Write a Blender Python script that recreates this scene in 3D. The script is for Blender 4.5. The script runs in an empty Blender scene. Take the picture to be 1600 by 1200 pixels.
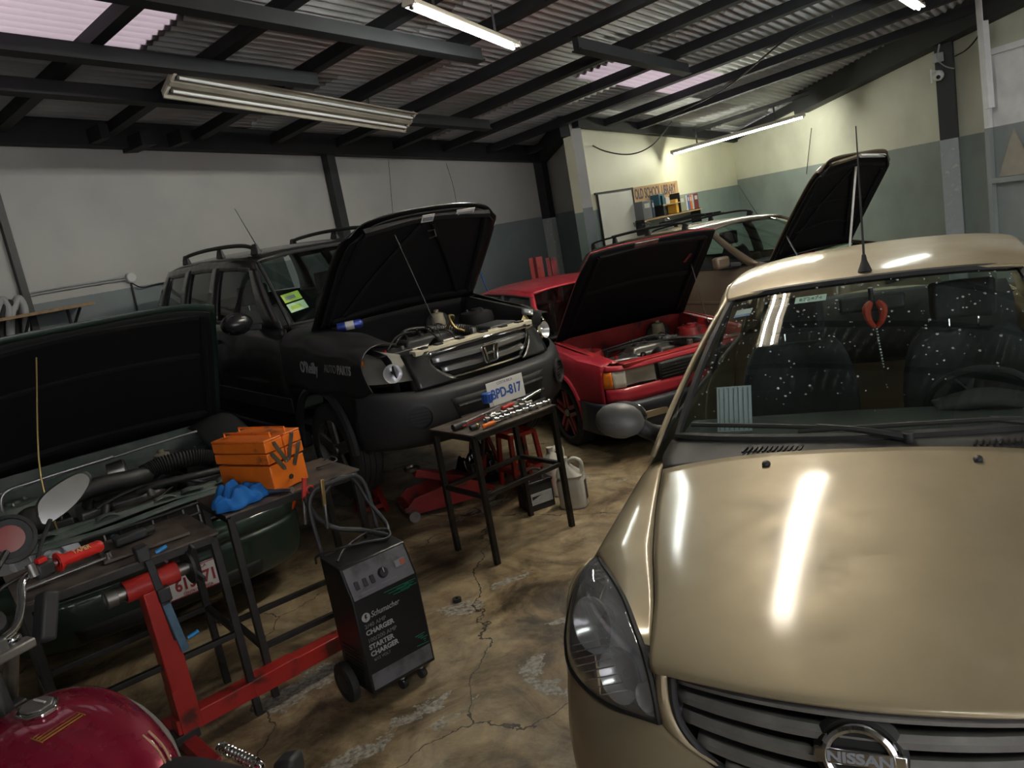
import bpy, bmesh, math, random
import numpy as np
from mathutils import Vector as V, Matrix, Euler

random.seed(7)
scene = bpy.context.scene
col = scene.collection
PI = math.pi
rad = math.radians

# ------------------------------------------------------------------ camera
CAM_F, CAM_PITCH, CAM_ROLL, CAM_H = 1240.0, rad(11.05), rad(10.2), 1.9
_fw = V((0, math.cos(CAM_PITCH), -math.sin(CAM_PITCH)))
_up = V((0, math.sin(CAM_PITCH), math.cos(CAM_PITCH)))
_rt = V((1, 0, 0))
CAM_R = math.cos(CAM_ROLL) * _rt - math.sin(CAM_ROLL) * _up
CAM_U = math.sin(CAM_ROLL) * _rt + math.cos(CAM_ROLL) * _up
CAM_D = _fw
cam_data = bpy.data.cameras.new('camera')
cam = bpy.data.objects.new('camera', cam_data)
col.objects.link(cam)
m = Matrix.Identity(4)
for i in range(3):
    m[i][0], m[i][1], m[i][2] = CAM_R[i], CAM_U[i], -CAM_D[i]
m[2][3] = CAM_H
cam.matrix_world = m
cam_data.sensor_width = 36.0
cam_data.lens = CAM_F * 36.0 / 1600.0
cam_data.clip_start = 0.05
scene.camera = cam

# ------------------------------------------------------------------ world (dull daylight outside), exposure
world = bpy.data.worlds.new('world')
scene.world = world
world.use_nodes = True
wn = world.node_tree.nodes
wn['Background'].inputs[0].default_value = (0.97, 0.95, 0.98, 1)
wn['Background'].inputs[1].default_value = 3.2
scene.view_settings.view_transform = 'Standard'
scene.view_settings.look = 'None'
scene.view_settings.gamma = 1.0
scene.view_settings.use_curve_mapping = False
scene.view_settings.exposure = 0.28
scene.cycles.use_denoising = True
scene.cycles.adaptive_threshold = 0.12
scene.cycles.adaptive_min_samples = 16
scene.cycles.max_bounces = 6
scene.cycles.diffuse_bounces = 3; scene.cycles.glossy_bounces = 3; scene.cycles.transparent_max_bounces = 14
scene.cycles.sample_clamp_indirect = 6.0
TUBE_POWER = 110.0          # emission strength of a lit fluorescent tube
# ------------------------------------------------------------------ helpers: pixels of the photograph (1600x1200) to points in the place
EYE = V((0, 0, CAM_H))
def ray(x, y):
    return CAM_D + CAM_R * ((x - 800) / CAM_F) - CAM_U * ((y - 600) / CAM_F)
def at_z(x, y, z):
    d = ray(x, y); return EYE + d * ((z - CAM_H) / d.z)
def at_plane(x, y, n, d):
    r = ray(x, y); n = V(n); return EYE + r * ((d - n.dot(EYE)) / n.dot(r))
def at_dist(x, y, t):
    d = ray(x, y); return EYE + d * (t / math.hypot(d.x, d.y))

# ------------------------------------------------------------------ helpers: objects
def obj(name, me, parent=None, loc=None, rot=None):
    o = bpy.data.objects.new(name, me); col.objects.link(o)
    if parent is not None: o.parent = parent
    if loc is not None: o.location = loc
    if rot is not None: o.rotation_euler = rot
    return o
def tag(o, label=None, cat=None, group=None, kind=None):
    if label: o['label'] = label
    if cat: o['category'] = cat
    if group: o['group'] = group
    if kind: o['kind'] = kind
    return o
def thing(name, label, cat, loc=(0, 0, 0), rz=0.0, group=None, rot=None):
    o = obj(name, None, None, loc, rot if rot else (0, 0, rz))
    o.empty_display_size = 0.1
    return tag(o, label, cat, group)
def copy_tree(o, parent=None):
    c = o.copy(); col.objects.link(c)
    if parent is not None: c.parent = parent
    for ch in list(o.children): copy_tree(ch, c)
    return c

def frame(d, up=V((0, 0, 1))):
    d = V(d).normalized(); up = V(up)
    if abs(d.dot(up)) > .98: up = V((1, 0, 0)) if abs(d.x) < .9 else V((0, 1, 0))
    s = d.cross(up).normalized(); u = s.cross(d).normalized()
    return s, u, d

class MB:
    """collects polygons; build() links them as one mesh object"""
    def __init__(s): s.v = []; s.f = []; s.mi = []; s.cur = 0
    def mat(s, i): s.cur = i; return s
    def add(s, vs, fs):
        b = len(s.v); s.v += [tuple(p) for p in vs]; s.f += [tuple(b + i for i in f) for f in fs]; s.mi += [s.cur] * len(fs); return s
    def box(s, c, size, rot=None, taper=1.0):
        c = V(c); hx, hy, hz = size[0] / 2, size[1] / 2, size[2] / 2
        R = Euler(rot).to_matrix() if rot is not None and not isinstance(rot, Matrix) else rot
        vs = []
        for z, t in ((-hz, 1.0), (hz, taper)):
            for x, y in ((-hx, -hy), (hx, -hy), (hx, hy), (-hx, hy)):
                p = V((x * t, y * t, z)); vs.append(c + (R @ p if R is not None else p))
        return s.add(vs, [(3, 2, 1, 0), (4, 5, 6, 7), (0, 1, 5, 4), (1, 2, 6, 5), (2, 3, 7, 6), (3, 0, 4, 7)])
    def bar(s, p, q, w, h, up=(0, 0, 1)):
        p, q = V(p), V(q); a, u, d = frame(q - p, up)
        vs = [e + a * (x * w / 2) + u * (y * h / 2) for e in (p, q) for x, y in ((-1, -1), (1, -1), (1, 1), (-1, 1))]
        return s.add(vs, [(0, 1, 2, 3), (7, 6, 5, 4), (4, 5, 1, 0), (5, 6, 2, 1), (6, 7, 3, 2), (7, 4, 0, 3)])
    def tube(s, pts, r, n=8, closed=False, caps=True):
        pts = [V(p) for p in pts]; k = len(pts)
        rs = r if isinstance(r, (list, tuple)) else [r] * k
        vs = []; prev = None
        for i, p in enumerate(pts):
            if closed: d = pts[(i + 1) % k] - pts[i - 1]
            else: d = pts[min(i + 1, k - 1)] - pts[max(i - 1, 0)]
            d.normalize()
            if prev is None: a, u, _ = frame(d)
            else:
                a = prev - d * prev.dot(d)
                a = a.normalized() if a.length > 1e-6 else frame(d)[0]
                u = a.cross(d).normalized()
            prev = a
            vs += [p + (a * math.cos(2 * PI * j / n) + u * math.sin(2 * PI * j / n)) * rs[i] for j in range(n)]
        fs = []
        for i in range(k if closed else k - 1):
            i2 = (i + 1) % k
            fs += [(i * n + j, i * n + (j + 1) % n, i2 * n + (j + 1) % n, i2 * n + j) for j in range(n)]
        if caps and not closed: fs += [tuple(range(n))[::-1], tuple((k - 1) * n + j for j in range(n))]
        return s.add(vs, fs)
    def lathe(s, prof, n=24, c=(0, 0, 0), axis=(0, 0, 1), closed=False):
        c = V(c); a, u, d = frame(axis)
        vs = [c + d * z + (a * math.cos(2 * PI * j / n) + u * math.sin(2 * PI * j / n)) * r for r, z in prof for j in range(n)]
        k = len(prof)
        fs = [(i * n + j, i * n + (j + 1) % n, ((i + 1) % k) * n + (j + 1) % n, ((i + 1) % k) * n + j) for i in range(k if closed else k - 1) for j in range(n)]
        return s.add(vs, fs)
    def cyl(s, p, q, r, n=12, r2=None):
        return s.tube([p, q], [r, r if r2 is None else r2], n)
    def prism(s, poly, p0, ex, ey, ez, h):
        """2-D polygon (in ex, ey) extruded by h along ez"""
        p0, ex, ey, ez = V(p0), V(ex), V(ey), V(ez); n = len(poly)
        vs = [p0 + ex * x + ey * y + ez * k for k in (0, h) for x, y in poly]
        return s.add(vs, [tuple(range(n))[::-1], tuple(range(n, 2 * n))] + [(i, (i + 1) % n, n + (i + 1) % n, n + i) for i in range(n)])
    def grid(s, P):
        nu, nv = len(P), len(P[0])
        return s.add([p for r in P for p in r], [(i * nv + j, (i + 1) * nv + j, (i + 1) * nv + j + 1, i * nv + j + 1) for i in range(nu - 1) for j in range(nv - 1)])
    def ball(s, c, r, n=12, m=8, sc=(1, 1, 1), rot=None):
        R = Euler(rot).to_matrix() if rot is not None else Matrix.Identity(3)
        vs = [V(c) + R @ V((r * sc[0] * math.sin(PI * i / m) * math.cos(2 * PI * j / n), r * sc[1] * math.sin(PI * i / m) * math.sin(2 * PI * j / n), r * sc[2] * math.cos(PI * i / m))) for i in range(m + 1) for j in range(n)]
        return s.add(vs, [(i * n + j, (i + 1) * n + j, (i + 1) * n + (j + 1) % n, i * n + (j + 1) % n) for i in range(m) for j in range(n)])
    def mesh(s, name, mats, smooth=40):
        me = bpy.data.meshes.new(name); me.from_pydata(s.v, [], s.f)
        for mm in (mats if isinstance(mats, (list, tuple)) else [mats]): me.materials.append(mm)
        if any(s.mi): me.polygons.foreach_set('material_index', s.mi)
        bm = bmesh.new(); bm.from_mesh(me); bmesh.ops.remove_doubles(bm, verts=bm.verts, dist=1e-5); bmesh.ops.recalc_face_normals(bm, faces=bm.faces); bm.to_mesh(me); bm.free()
        if smooth:
            me.polygons.foreach_set('use_smooth', [True] * len(me.polygons)); me.set_sharp_from_angle(angle=rad(smooth))
        me.update(); return me
    def build(s, name, mats, parent=None, smooth=40, bevel=0, solid=0, loc=None, rot=None, seg=2, offset=0.0):
        o = obj(name, s.mesh(name, mats, smooth), parent, loc, rot)
        if solid:
            md = o.modifiers.new('solid', 'SOLIDIFY'); md.thickness = solid; md.offset = offset
        if bevel:
            md = o.modifiers.new('bevel', 'BEVEL'); md.width = bevel; md.segments = seg; md.limit_method = 'ANGLE'; md.angle_limit = rad(35)
        return o

def cr(pts, n):
    """Catmull-Rom through the points, n samples"""
    P = np.array([tuple(p) for p in pts], float); k = len(P)
    if k == 1: return np.repeat(P, n, 0)
    if k == 2: return np.array([P[0] + (P[1] - P[0]) * t for t in np.linspace(0, 1, n)])
    Q = np.vstack([2 * P[0] - P[1], P, 2 * P[-1] - P[-2]]); out = []
    for u in np.linspace(0, k - 1, n):
        i = min(int(u), k - 2); t = u - i
        a, b, c, d = Q[i], Q[i + 1], Q[i + 2], Q[i + 3]
        out.append(.5 * (2 * b + (c - a) * t + (2 * a - 5 * b + 4 * c - d) * t * t + (3 * b - a - 3 * c + d) * t ** 3))
    return np.array(out)
def patch(rows, nu, nv):
    """smooth grid through rows of control points"""
    R = np.array([cr(r, nv) for r in rows]); return np.stack([cr(R[:, j], nu) for j in range(nv)], 1).tolist()
def lerp(a, b, t): return a + (b - a) * t
def itp(x, xs, ys): return float(np.interp(x, xs, ys))
def mir(rows): return [[(p[0], -p[1], p[2]) for p in r] for r in rows]
def full(rows):
    """rows given from the centre line (y=0) outwards: mirrored into whole rows"""
    return [[(p[0], -p[1], p[2]) for p in r[:0:-1]] + list(r) for r in rows]
def arc(c, r, a0, a1, n, ex, ey):
    c, ex, ey = V(c), V(ex), V(ey)
    return [c + ex * (r * math.cos(lerp(a0, a1, i / (n - 1)))) + ey * (r * math.sin(lerp(a0, a1, i / (n - 1)))) for i in range(n)]

def text_mesh(name, body, size, mats, parent=None, depth=.0015, loc=(0, 0, 0), rot=None, align='CENTER', shear=0.0, space=1.0, sx=1.0, bold=0.0, M=None):
    cu = bpy.data.curves.new(name, 'FONT'); cu.body = body; cu.size = size; cu.extrude = depth; cu.align_x = align; cu.align_y = 'CENTER'
    cu.shear = shear; cu.space_character = space; cu.offset = bold; cu.resolution_u = 4
    t = bpy.data.objects.new(name, cu); col.objects.link(t)
    dg = bpy.context.evaluated_depsgraph_get(); me = bpy.data.meshes.new_from_object(t.evaluated_get(dg)); bpy.data.objects.remove(t); bpy.data.curves.remove(cu)
    me.name = name; me.materials.clear(); me.materials.append(mats)
    if sx != 1.0: me.transform(Matrix.Diagonal((sx, 1, 1, 1)))
    if M is not None: me.transform(M)
    return obj(name, me, parent, None if M is not None else loc, rot)
def basis(p, ex, ey):
    """matrix that puts the local x, y axes along ex, ey at p"""
    ex, ey = V(ex).normalized(), V(ey).normalized(); ez = ex.cross(ey).normalized(); ey = ez.cross(ex)
    return Matrix(((ex.x, ey.x, ez.x, p[0]), (ex.y, ey.y, ez.y, p[1]), (ex.z, ey.z, ez.z, p[2]), (0, 0, 0, 1)))

# ------------------------------------------------------------------ helpers: materials
def nt(name):
    mt = bpy.data.materials.new(name); mt.use_nodes = True; t = mt.node_tree
    return mt, t, t.nodes['Principled BSDF'], t.nodes, t.links
def _ramp(n, stops):
    r = n.new('ShaderNodeValToRGB'); e = r.color_ramp.elements
    while len(e) > 1: e.remove(e[-1])
    e[0].position, e[0].color = stops[0][0], (*stops[0][1], 1)
    for p, c in stops[1:]:
        k = e.new(p); k.color = (*c, 1)
    return r
def mat(name, c, rough=.5, metal=0., coat=0., var=0., scale=8., bump=0., bscale=60., emit=None, estr=0., spec=.5, dirt=None, dirt_amt=.5, coat_rough=.04):
    mt, t, b, n, l = nt(name)
    b.inputs['Roughness'].default_value = rough; b.inputs['Metallic'].default_value = metal; b.inputs['Coat Weight'].default_value = coat; b.inputs['Coat Roughness'].default_value = coat_rough
    b.inputs['Specular IOR Level'].default_value = spec
    b.inputs['Base Color'].default_value = (*c, 1)
    if var or dirt:
        tc = n.new('ShaderNodeTexCoord'); nz = n.new('ShaderNodeTexNoise'); nz.inputs['Scale'].default_value = scale; nz.inputs['Detail'].default_value = 6
        l.new(tc.outputs['Object'], nz.inputs['Vector'])
        d = dirt or tuple(x * (1 - var) for x in c); lo = tuple(x * (1 - var) for x in c)
        r = _ramp(n, [(.32, d if dirt else lo), (.32 + .3 * (dirt_amt if dirt else 1), c), (.8, tuple(min(1, x * (1 + var)) for x in c))])
        l.new(nz.outputs['Fac'], r.inputs[0]); l.new(r.outputs[0], b.inputs['Base Color'])
    if bump:
        tc = n.new('ShaderNodeTexCoord'); nz = n.new('ShaderNodeTexNoise'); nz.inputs['Scale'].default_value = bscale; nz.inputs['Detail'].default_value = 4
        bp = n.new('ShaderNodeBump'); bp.inputs['Strength'].default_value = bump; bp.inputs['Distance'].default_value = .01
        l.new(tc.outputs['Object'], nz.inputs['Vector']); l.new(nz.outputs['Fac'], bp.inputs['Height']); l.new(bp.outputs[0], b.inputs['Normal'])
    if emit:
        b.inputs['Emission Color'].default_value = (*emit, 1); b.inputs['Emission Strength'].default_value = estr
    return mt
def glass(name, tint=(.9, .95, .93), ior=1.45, rough=0.0, drops=False, body=None, body_amt=0.):
    """pane glass: clear with a mirror-like film at grazing angles"""
    mt = bpy.data.materials.new(name); mt.use_nodes = True; t = mt.node_tree; n = t.nodes; l = t.links; n.clear()
    out = n.new('ShaderNodeOutputMaterial'); tr = n.new('ShaderNodeBsdfTransparent'); gl = n.new('ShaderNodeBsdfGlossy'); mx = n.new('ShaderNodeMixShader'); fr = n.new('ShaderNodeLayerWeight'); pw = n.new('ShaderNodeMath'); ma = n.new('ShaderNodeMath')
    tr.inputs[0].default_value = (*tint, 1); gl.inputs['Roughness'].default_value = rough; fr.inputs[0].default_value = .5; f0 = ((ior - 1) / (ior + 1)) ** 2
    pw.operation = 'POWER'; pw.inputs[1].default_value = 5; ma.operation = 'MULTIPLY_ADD'; ma.inputs[1].default_value = 1 - f0; ma.inputs[2].default_value = f0 * 1.6
    l.new(fr.outputs['Facing'], pw.inputs[0]); l.new(pw.outputs[0], ma.inputs[0]); l.new(ma.outputs[0], mx.inputs[0]); l.new(tr.outputs[0], mx.inputs[1]); l.new(gl.outputs[0], mx.inputs[2])
    last = mx
    if body:
        df = n.new('ShaderNodeBsdfDiffuse'); df.inputs[0].default_value = (*body, 1); m2 = n.new('ShaderNodeMixShader'); m2.inputs[0].default_value = body_amt
        l.new(mx.outputs[0], m2.inputs[1]); l.new(df.outputs[0], m2.inputs[2]); last = m2
    l.new(last.outputs[0], out.inputs[0]); return mt
# ------------------------------------------------------------------ the room: axes of the roof grid, corners
AZ = rad(41)
A = V((math.sin(AZ), math.cos(AZ), 0)); B = V((-math.cos(AZ), math.sin(AZ), 0))
def ab(a, b, z=0.0): return A * a + B * b + V((0, 0, z))
RZ0, RSA, RSB = 4.65, .07, .08
ROOF_N = V((0, 0, 1)) + A * RSA + B * RSB
def roof_z(p): return RZ0 - RSA * A.dot(V((p[0], p[1], 0))) - RSB * B.dot(V((p[0], p[1], 0)))
def on_roof(x, y, off=0.0): return at_plane(x, y, ROOF_N, RZ0 - off)
def rab(a, b, off=0.0): return A * a + B * b + V((0, 0, RZ0 - RSA * a - RSB * b - off))
W_L = 8.7; W_B = 7.05
def g0(p): return V((p.x, p.y, 0))
Q0 = ab(-7, W_L); P1 = g0(at_plane(857, 300, B, W_L)); P2 = g0(at_plane(905, 290, B, W_B)); P3 = g0(at_plane(1150, 265, B, W_B))
R1 = V((6.62, 11.65, 0)); RD = (R1 - P3).normalized(); R2 = P3 + RD * 23.5; S2 = V((-9.5, -6.2, 0)); R2.y = -6.2
RN = V((-RD.y, RD.x, 0)); RN = RN if RN.dot(-P3) > 0 else -RN       # right wall normal, into the room
def on_right(x, y, off=0.0): return at_plane(x, y, RN, RN.dot(P3) + off)
def on_left(x, y, off=0.0): return at_plane(x, y, B, W_L - off)
def on_back(x, y, off=0.0): return at_plane(x, y, B, W_B - off)
ROOM = [Q0, P1, P2, P3, R2, S2]

# ---- materials of the shell
def wall_mat(name, upper, lower, zsplit, stain):
    mt, t, b, n, l = nt(name)
    ge = n.new('ShaderNodeNewGeometry'); sp = n.new('ShaderNodeSeparateXYZ'); l.new(ge.outputs['Position'], sp.inputs[0])
    nz = n.new('ShaderNodeTexNoise'); nz.inputs['Scale'].default_value = 1.3; nz.inputs['Detail'].default_value = 8; l.new(ge.outputs['Position'], nz.inputs['Vector'])
    n2 = n.new('ShaderNodeTexNoise'); n2.inputs['Scale'].default_value = 40; l.new(ge.outputs['Position'], n2.inputs['Vector'])
    ad = n.new('ShaderNodeMath'); ad.operation = 'MULTIPLY_ADD'; ad.inputs[1].default_value = .012; l.new(n2.outputs['Fac'], ad.inputs[0]); l.new(sp.outputs['Z'], ad.inputs[2])
    gt = n.new('ShaderNodeMath'); gt.operation = 'GREATER_THAN'; gt.inputs[1].default_value = zsplit; l.new(ad.outputs[0], gt.inputs[0])
    up = _ramp(n, [(.3, tuple(c * stain for c in upper)), (.55, upper), (.8, tuple(min(1, c * 1.05) for c in upper))]); l.new(nz.outputs['Fac'], up.inputs[0])
    lo = _ramp(n, [(.3, tuple(c * stain * .92 for c in lower)), (.55, lower), (.8, tuple(c * 1.1 for c in lower))]); l.new(nz.outputs['Fac'], lo.inputs[0])
    mx = n.new('ShaderNodeMix'); mx.data_type = 'RGBA'; l.new(gt.outputs[0], mx.inputs['Factor']); l.new(lo.outputs[0], mx.inputs['A']); l.new(up.outputs[0], mx.inputs['B'])
    l.new(mx.outputs['Result'], b.inputs['Base Color']); b.inputs['Roughness'].default_value = .55
    bp = n.new('ShaderNodeBump'); bp.inputs['Strength'].default_value = .12; bp.inputs['Distance'].default_value = .02; l.new(nz.outputs['Fac'], bp.inputs['Height']); l.new(bp.outputs[0], b.inputs['Normal'])
    return mt
M = {}
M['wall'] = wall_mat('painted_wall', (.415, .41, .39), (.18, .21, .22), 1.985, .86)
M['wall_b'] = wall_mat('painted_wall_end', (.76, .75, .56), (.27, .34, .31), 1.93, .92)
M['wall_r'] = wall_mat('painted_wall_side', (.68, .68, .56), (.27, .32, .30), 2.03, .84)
M['wall_f'] = mat('painted_wall_front', (.50, .49, .46), .7, var=.1, scale=2)

WORN = [(480, 1070, .24, .085, .75), (718, 952, .12, .07, .1), (835, 1040, .09, .05, 1.2), (855, 1070, .10, .05, -.5), (660, 1110, .16, .035, .7), (800, 905, .13, .03, .4), (560, 1180, .16, .05, .6), (880, 968, .06, .035, 0.), (740, 800, .3, .05, .6), (625, 880, .10, .03, .5)]
def floor_mat():
    mt, t, b, n, l = nt('stained_concrete')
    ge = n.new('ShaderNodeNewGeometry')
    def noise(sc, det=6, dist=0., ro=.55):
        z = n.new('ShaderNodeTexNoise'); z.inputs['Scale'].default_value = sc; z.inputs['Detail'].default_value = det; z.inputs['Distortion'].default_value = dist; z.inputs['Roughness'].default_value = ro
        l.new(ge.outputs['Position'], z.inputs['Vector']); return z
    big = noise(1.5, 12, 1.0, .70); mid = noise(5.5, 10, .5, .72); fine = noise(45, 4)
    c1 = _ramp(n, [(.28, (.020, .015, .011)), (.38, (.085, .060, .035)), (.47, (.25, .185, .11)), (.56, (.38, .30, .19)), (.70, (.48, .41, .30))]); l.new(big.outputs['Fac'], c1.inputs[0])
    c2 = _ramp(n, [(.32, (.28, .25, .21)), (.5, (.85, .82, .78)), (.66, (1.25, 1.2, 1.1))]); l.new(mid.outputs['Fac'], c2.inputs[0])
    mu = n.new('ShaderNodeMix'); mu.data_type = 'RGBA'; mu.blend_type = 'MULTIPLY'; mu.inputs['Factor'].default_value = .85; l.new(c1.outputs[0], mu.inputs['A']); l.new(c2.outputs[0], mu.inputs['B'])
    # worn patches of bare aggregate
    w = noise(.75, 9, 1.2, .7); wr = n.new('ShaderNodeMath'); wr.operation = 'GREATER_THAN'; wr.inputs[1].default_value = .625; l.new(w.outputs['Fac'], wr.inputs[0])
    fr = _ramp(n, [(.35, (.14, .12, .10)), (.6, (.42, .39, .34))]); l.new(fine.outputs['Fac'], fr.inputs[0])
    sp = n.new('ShaderNodeSeparateXYZ'); pd = noise(7, 6, .6, .7); pv = n.new('ShaderNodeVectorMath'); pv.operation = 'MULTIPLY_ADD'; pv.inputs[1].default_value = (.30, .30, 0); l.new(pd.outputs['Color'], pv.inputs[0]); l.new(ge.outputs['Position'], pv.inputs[2]); l.new(pv.outputs[0], sp.inputs[0])
    last = wr.outputs[0]
    for (px_, py_, rx, ry, an) in WORN:                            # places where the top coat has broken away
        c_ = at_z(px_, py_, 0) + V((.15, .15, 0)); vec = n.new('ShaderNodeVectorMath'); vec.operation = 'SUBTRACT'; vec.inputs[1].default_value = (c_.x, c_.y, 0); l.new(pv.outputs[0], vec.inputs[0])
        ro = n.new('ShaderNodeVectorRotate'); ro.rotation_type = 'Z_AXIS'; ro.inputs['Angle'].default_value = -an; l.new(vec.outputs[0], ro.inputs['Vector'])
        sc = n.new('ShaderNodeVectorMath'); sc.operation = 'MULTIPLY'; sc.inputs[1].default_value = (1 / rx, 1 / ry, 0); l.new(ro.outputs[0], sc.inputs[0])
        ln = n.new('ShaderNodeVectorMath'); ln.operation = 'LENGTH'; l.new(sc.outputs[0], ln.inputs[0])
        lt = n.new('ShaderNodeMath'); lt.operation = 'LESS_THAN'; lt.inputs[1].default_value = 1.0; l.new(ln.outputs['Value'], lt.inputs[0])
        mxm = n.new('ShaderNodeMath'); mxm.operation = 'MAXIMUM'; l.new(last, mxm.inputs[0]); l.new(lt.outputs[0], mxm.inputs[1]); last = mxm.outputs[0]
    m2 = n.new('ShaderNodeMix'); m2.data_type = 'RGBA'; l.new(last, m2.inputs['Factor']); l.new(mu.outputs['Result'], m2.inputs['A']); l.new(fr.outputs[0], m2.inputs['B'])
    # fine cracks
    vo = n.new('ShaderNodeTexVoronoi'); vo.feature = 'DISTANCE_TO_EDGE'; vo.inputs['Scale'].default_value = .55
    dz = noise(2.2, 6); va = n.new('ShaderNodeVectorMath'); va.operation = 'MULTIPLY_ADD'; va.inputs[1].default_value = (.55, .55, 0); l.new(dz.outputs['Color'], va.inputs[0]); l.new(ge.outputs['Position'], va.inputs[2]); l.new(va.outputs[0], vo.inputs['Vector'])
    ck = n.new('ShaderNodeMath'); ck.operation = 'LESS_THAN'; ck.inputs[1].default_value = .0022; l.new(vo.outputs['Distance'], ck.inputs[0])
    m3 = n.new('ShaderNodeMix'); m3.data_type = 'RGBA'; l.new(ck.outputs[0], m3.inputs['Factor']); l.new(m2.outputs['Result'], m3.inputs['A']); m3.inputs['B'].default_value = (.055, .043, .03, 1)
    l.new(m3.outputs['Result'], b.inputs['Base Color'])
    rr = _ramp(n, [(.35, (.28, .28, .28)), (.65, (.62, .62, .62))]); l.new(mid.outputs['Fac'], rr.inputs[0]); l.new(rr.outputs[0], b.inputs['Roughness'])
    hm = n.new('ShaderNodeMath'); hm.operation = 'SUBTRACT'; l.new(mid.outputs['Fac'], hm.inputs[0]); l.new(ck.outputs[0], hm.inputs[1])
    bp = n.new('ShaderNodeBump'); bp.inputs['Strength'].default_value = .35; bp.inputs['Distance'].default_value = .02; l.new(hm.outputs[0], bp.inputs['Height']); l.new(bp.outputs[0], b.inputs['Normal'])
    return mt
M['floor'] = floor_mat()
M['steel_black'] = mat('black_painted_steel', (.018, .019, .022), .45, var=.3, scale=5)
M['steel_dark'] = mat('dark_roof_steel', (.013, .014, .017), .65, var=.35, scale=3)
M['zinc'] = mat('corrugated_zinc', (.58, .59, .60), .5, .12, var=.22, scale=1.5)
M['grey_pillar'] = mat('peeling_grey_paint', (.34, .37, .38), .6, var=.15, scale=9, dirt=(.50, .50, .46), dirt_amt=.35)

def translucent(name, c):
    mt = bpy.data.materials.new(name); mt.use_nodes = True; t = mt.node_tree; n = t.nodes; n.clear()
    o = n.new('ShaderNodeOutputMaterial'); tl = n.new('ShaderNodeBsdfTranslucent'); df = n.new('ShaderNodeBsdfDiffuse'); mx = n.new('ShaderNodeMixShader'); mx.inputs[0].default_value = .2
    tl.inputs[0].default_value = (*c, 1); df.inputs[0].default_value = (*c, 1)
    t.links.new(tl.outputs[0], mx.inputs[1]); t.links.new(df.outputs[0], mx.inputs[2]); t.links.new(mx.outputs[0], o.inputs[0]); return mt
M['skylight'] = translucent('translucent_roof_sheet', (.54, .49, .51))

# ---- floor
f = MB(); c = V((0, 4, 0)); poly = [p + (p - c).normalized() * .4 for p in ROOM]
f.add([(p.x, p.y, 0) for p in poly] + [(p.x, p.y, -.15) for p in poly], [tuple(range(6))[::-1], tuple(range(6, 12))] + [(i, (i + 1) % 6, 6 + (i + 1) % 6, 6 + i) for i in range(6)])
o = f.build('floor', M['floor'], smooth=0); tag(o, 'oil stained cracked concrete workshop floor', 'floor', kind='structure')

# ---- walls, each a slab up to the roof
def wall(name, p, q, m, label, t=.16, z0=0.):
    d = (q - p).normalized(); nrm = V((d.y, -d.x, 0)); ctr = V((0, 4, 0))
    if nrm.dot(ctr - p) > 0: nrm = -nrm
    w = MB(); vs = []
    for e in (p, q):
        for o_ in (V((0, 0, 0)), nrm * t):
            z = roof_z(e + o_) + .02
            vs += [V((e.x + o_.x, e.y + o_.y, z0)), V((e.x + o_.x, e.y + o_.y, z))]
    w.add(vs, [(0, 1, 5, 4), (2, 6, 7, 3), (1, 3, 7, 5), (0, 4, 6, 2), (0, 2, 3, 1), (4, 5, 7, 6)])
    o = w.build(name, m, smooth=0); return tag(o, label, 'wall', kind='structure')
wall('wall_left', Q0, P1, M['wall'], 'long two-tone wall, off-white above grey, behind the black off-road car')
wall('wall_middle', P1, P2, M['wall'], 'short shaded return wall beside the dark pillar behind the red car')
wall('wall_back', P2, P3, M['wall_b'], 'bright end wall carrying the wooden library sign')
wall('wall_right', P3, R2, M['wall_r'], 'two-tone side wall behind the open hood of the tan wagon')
E1, E2 = V((9.6, -6.2, 0)), V((.6, -6.2, 0))                      # the open vehicle entrance behind the photographer
wall('wall_front', E2, S2, M['wall_f'], 'plain wall behind the photographer, beside the entrance')
wall('wall_entrance', R2, E1, M['wall_f'], 'short wall between the entrance and the side wall')
wall('wall_lintel', E1, E2, M['wall_f'], 'wall strip over the open entrance', z0=3.5)
wall('wall_side', S2, Q0, M['wall_f'], 'plain wall beyond the motorcycle')

# ---- roof: corrugated sheets, translucent sheets, purlins, beams
ceil = obj('ceiling', None); ceil.empty_display_size = .2
tag(ceil, 'dark corrugated metal roof on steel purlins with translucent sheets', 'roof', kind='structure')
SW, SL, PITCH = .85, 3.12, .10625
def sheet_mesh(name, m):
    s = MB(); nb = int(round((SW + .02) / PITCH * 6)); P = []
    for i in range(nb + 1):
        b_ = -.01 + i * (SW + .02) / nb; h = .021 * math.cos(2 * PI * b_ / PITCH)
        P.append([ab(a_, b_) + V((0, 0, -RSA * a_ - RSB * b_ + h)) for a_ in (0, SL + .06)])
    s.grid(P); return s.mesh(name, m, 60)
ms_z, ms_s = sheet_mesh('roof_sheet', M['zinc']), sheet_mesh('skylight_sheet', M['skylight'])
def inside(p, grow=1.2):
    x, y = p.x, p.y; res = False; n = len(ROOM)
    for i in range(n):
        p1, p2 = ROOM[i], ROOM[(i + 1) % n]
        if (p1.y > y) != (p2.y > y) and x < (p2.x - p1.x) * (y - p1.y) / (p2.y - p1.y) + p1.x: res = not res
        e = p2 - p1; t = max(0, min(1, (V((x, y, 0)) - p1).dot(e) / e.length_squared)); 
        if (p1 + e * t - V((x, y, 0))).length < grow: return True
    return res
B_ORG = 5.02 - 14 * SW; A_ORG = 8.95 - 6 * SL
sky = {(6, 14), (3, 15)}                                        # one clear sheet over the far bay, one over the left bay
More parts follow.
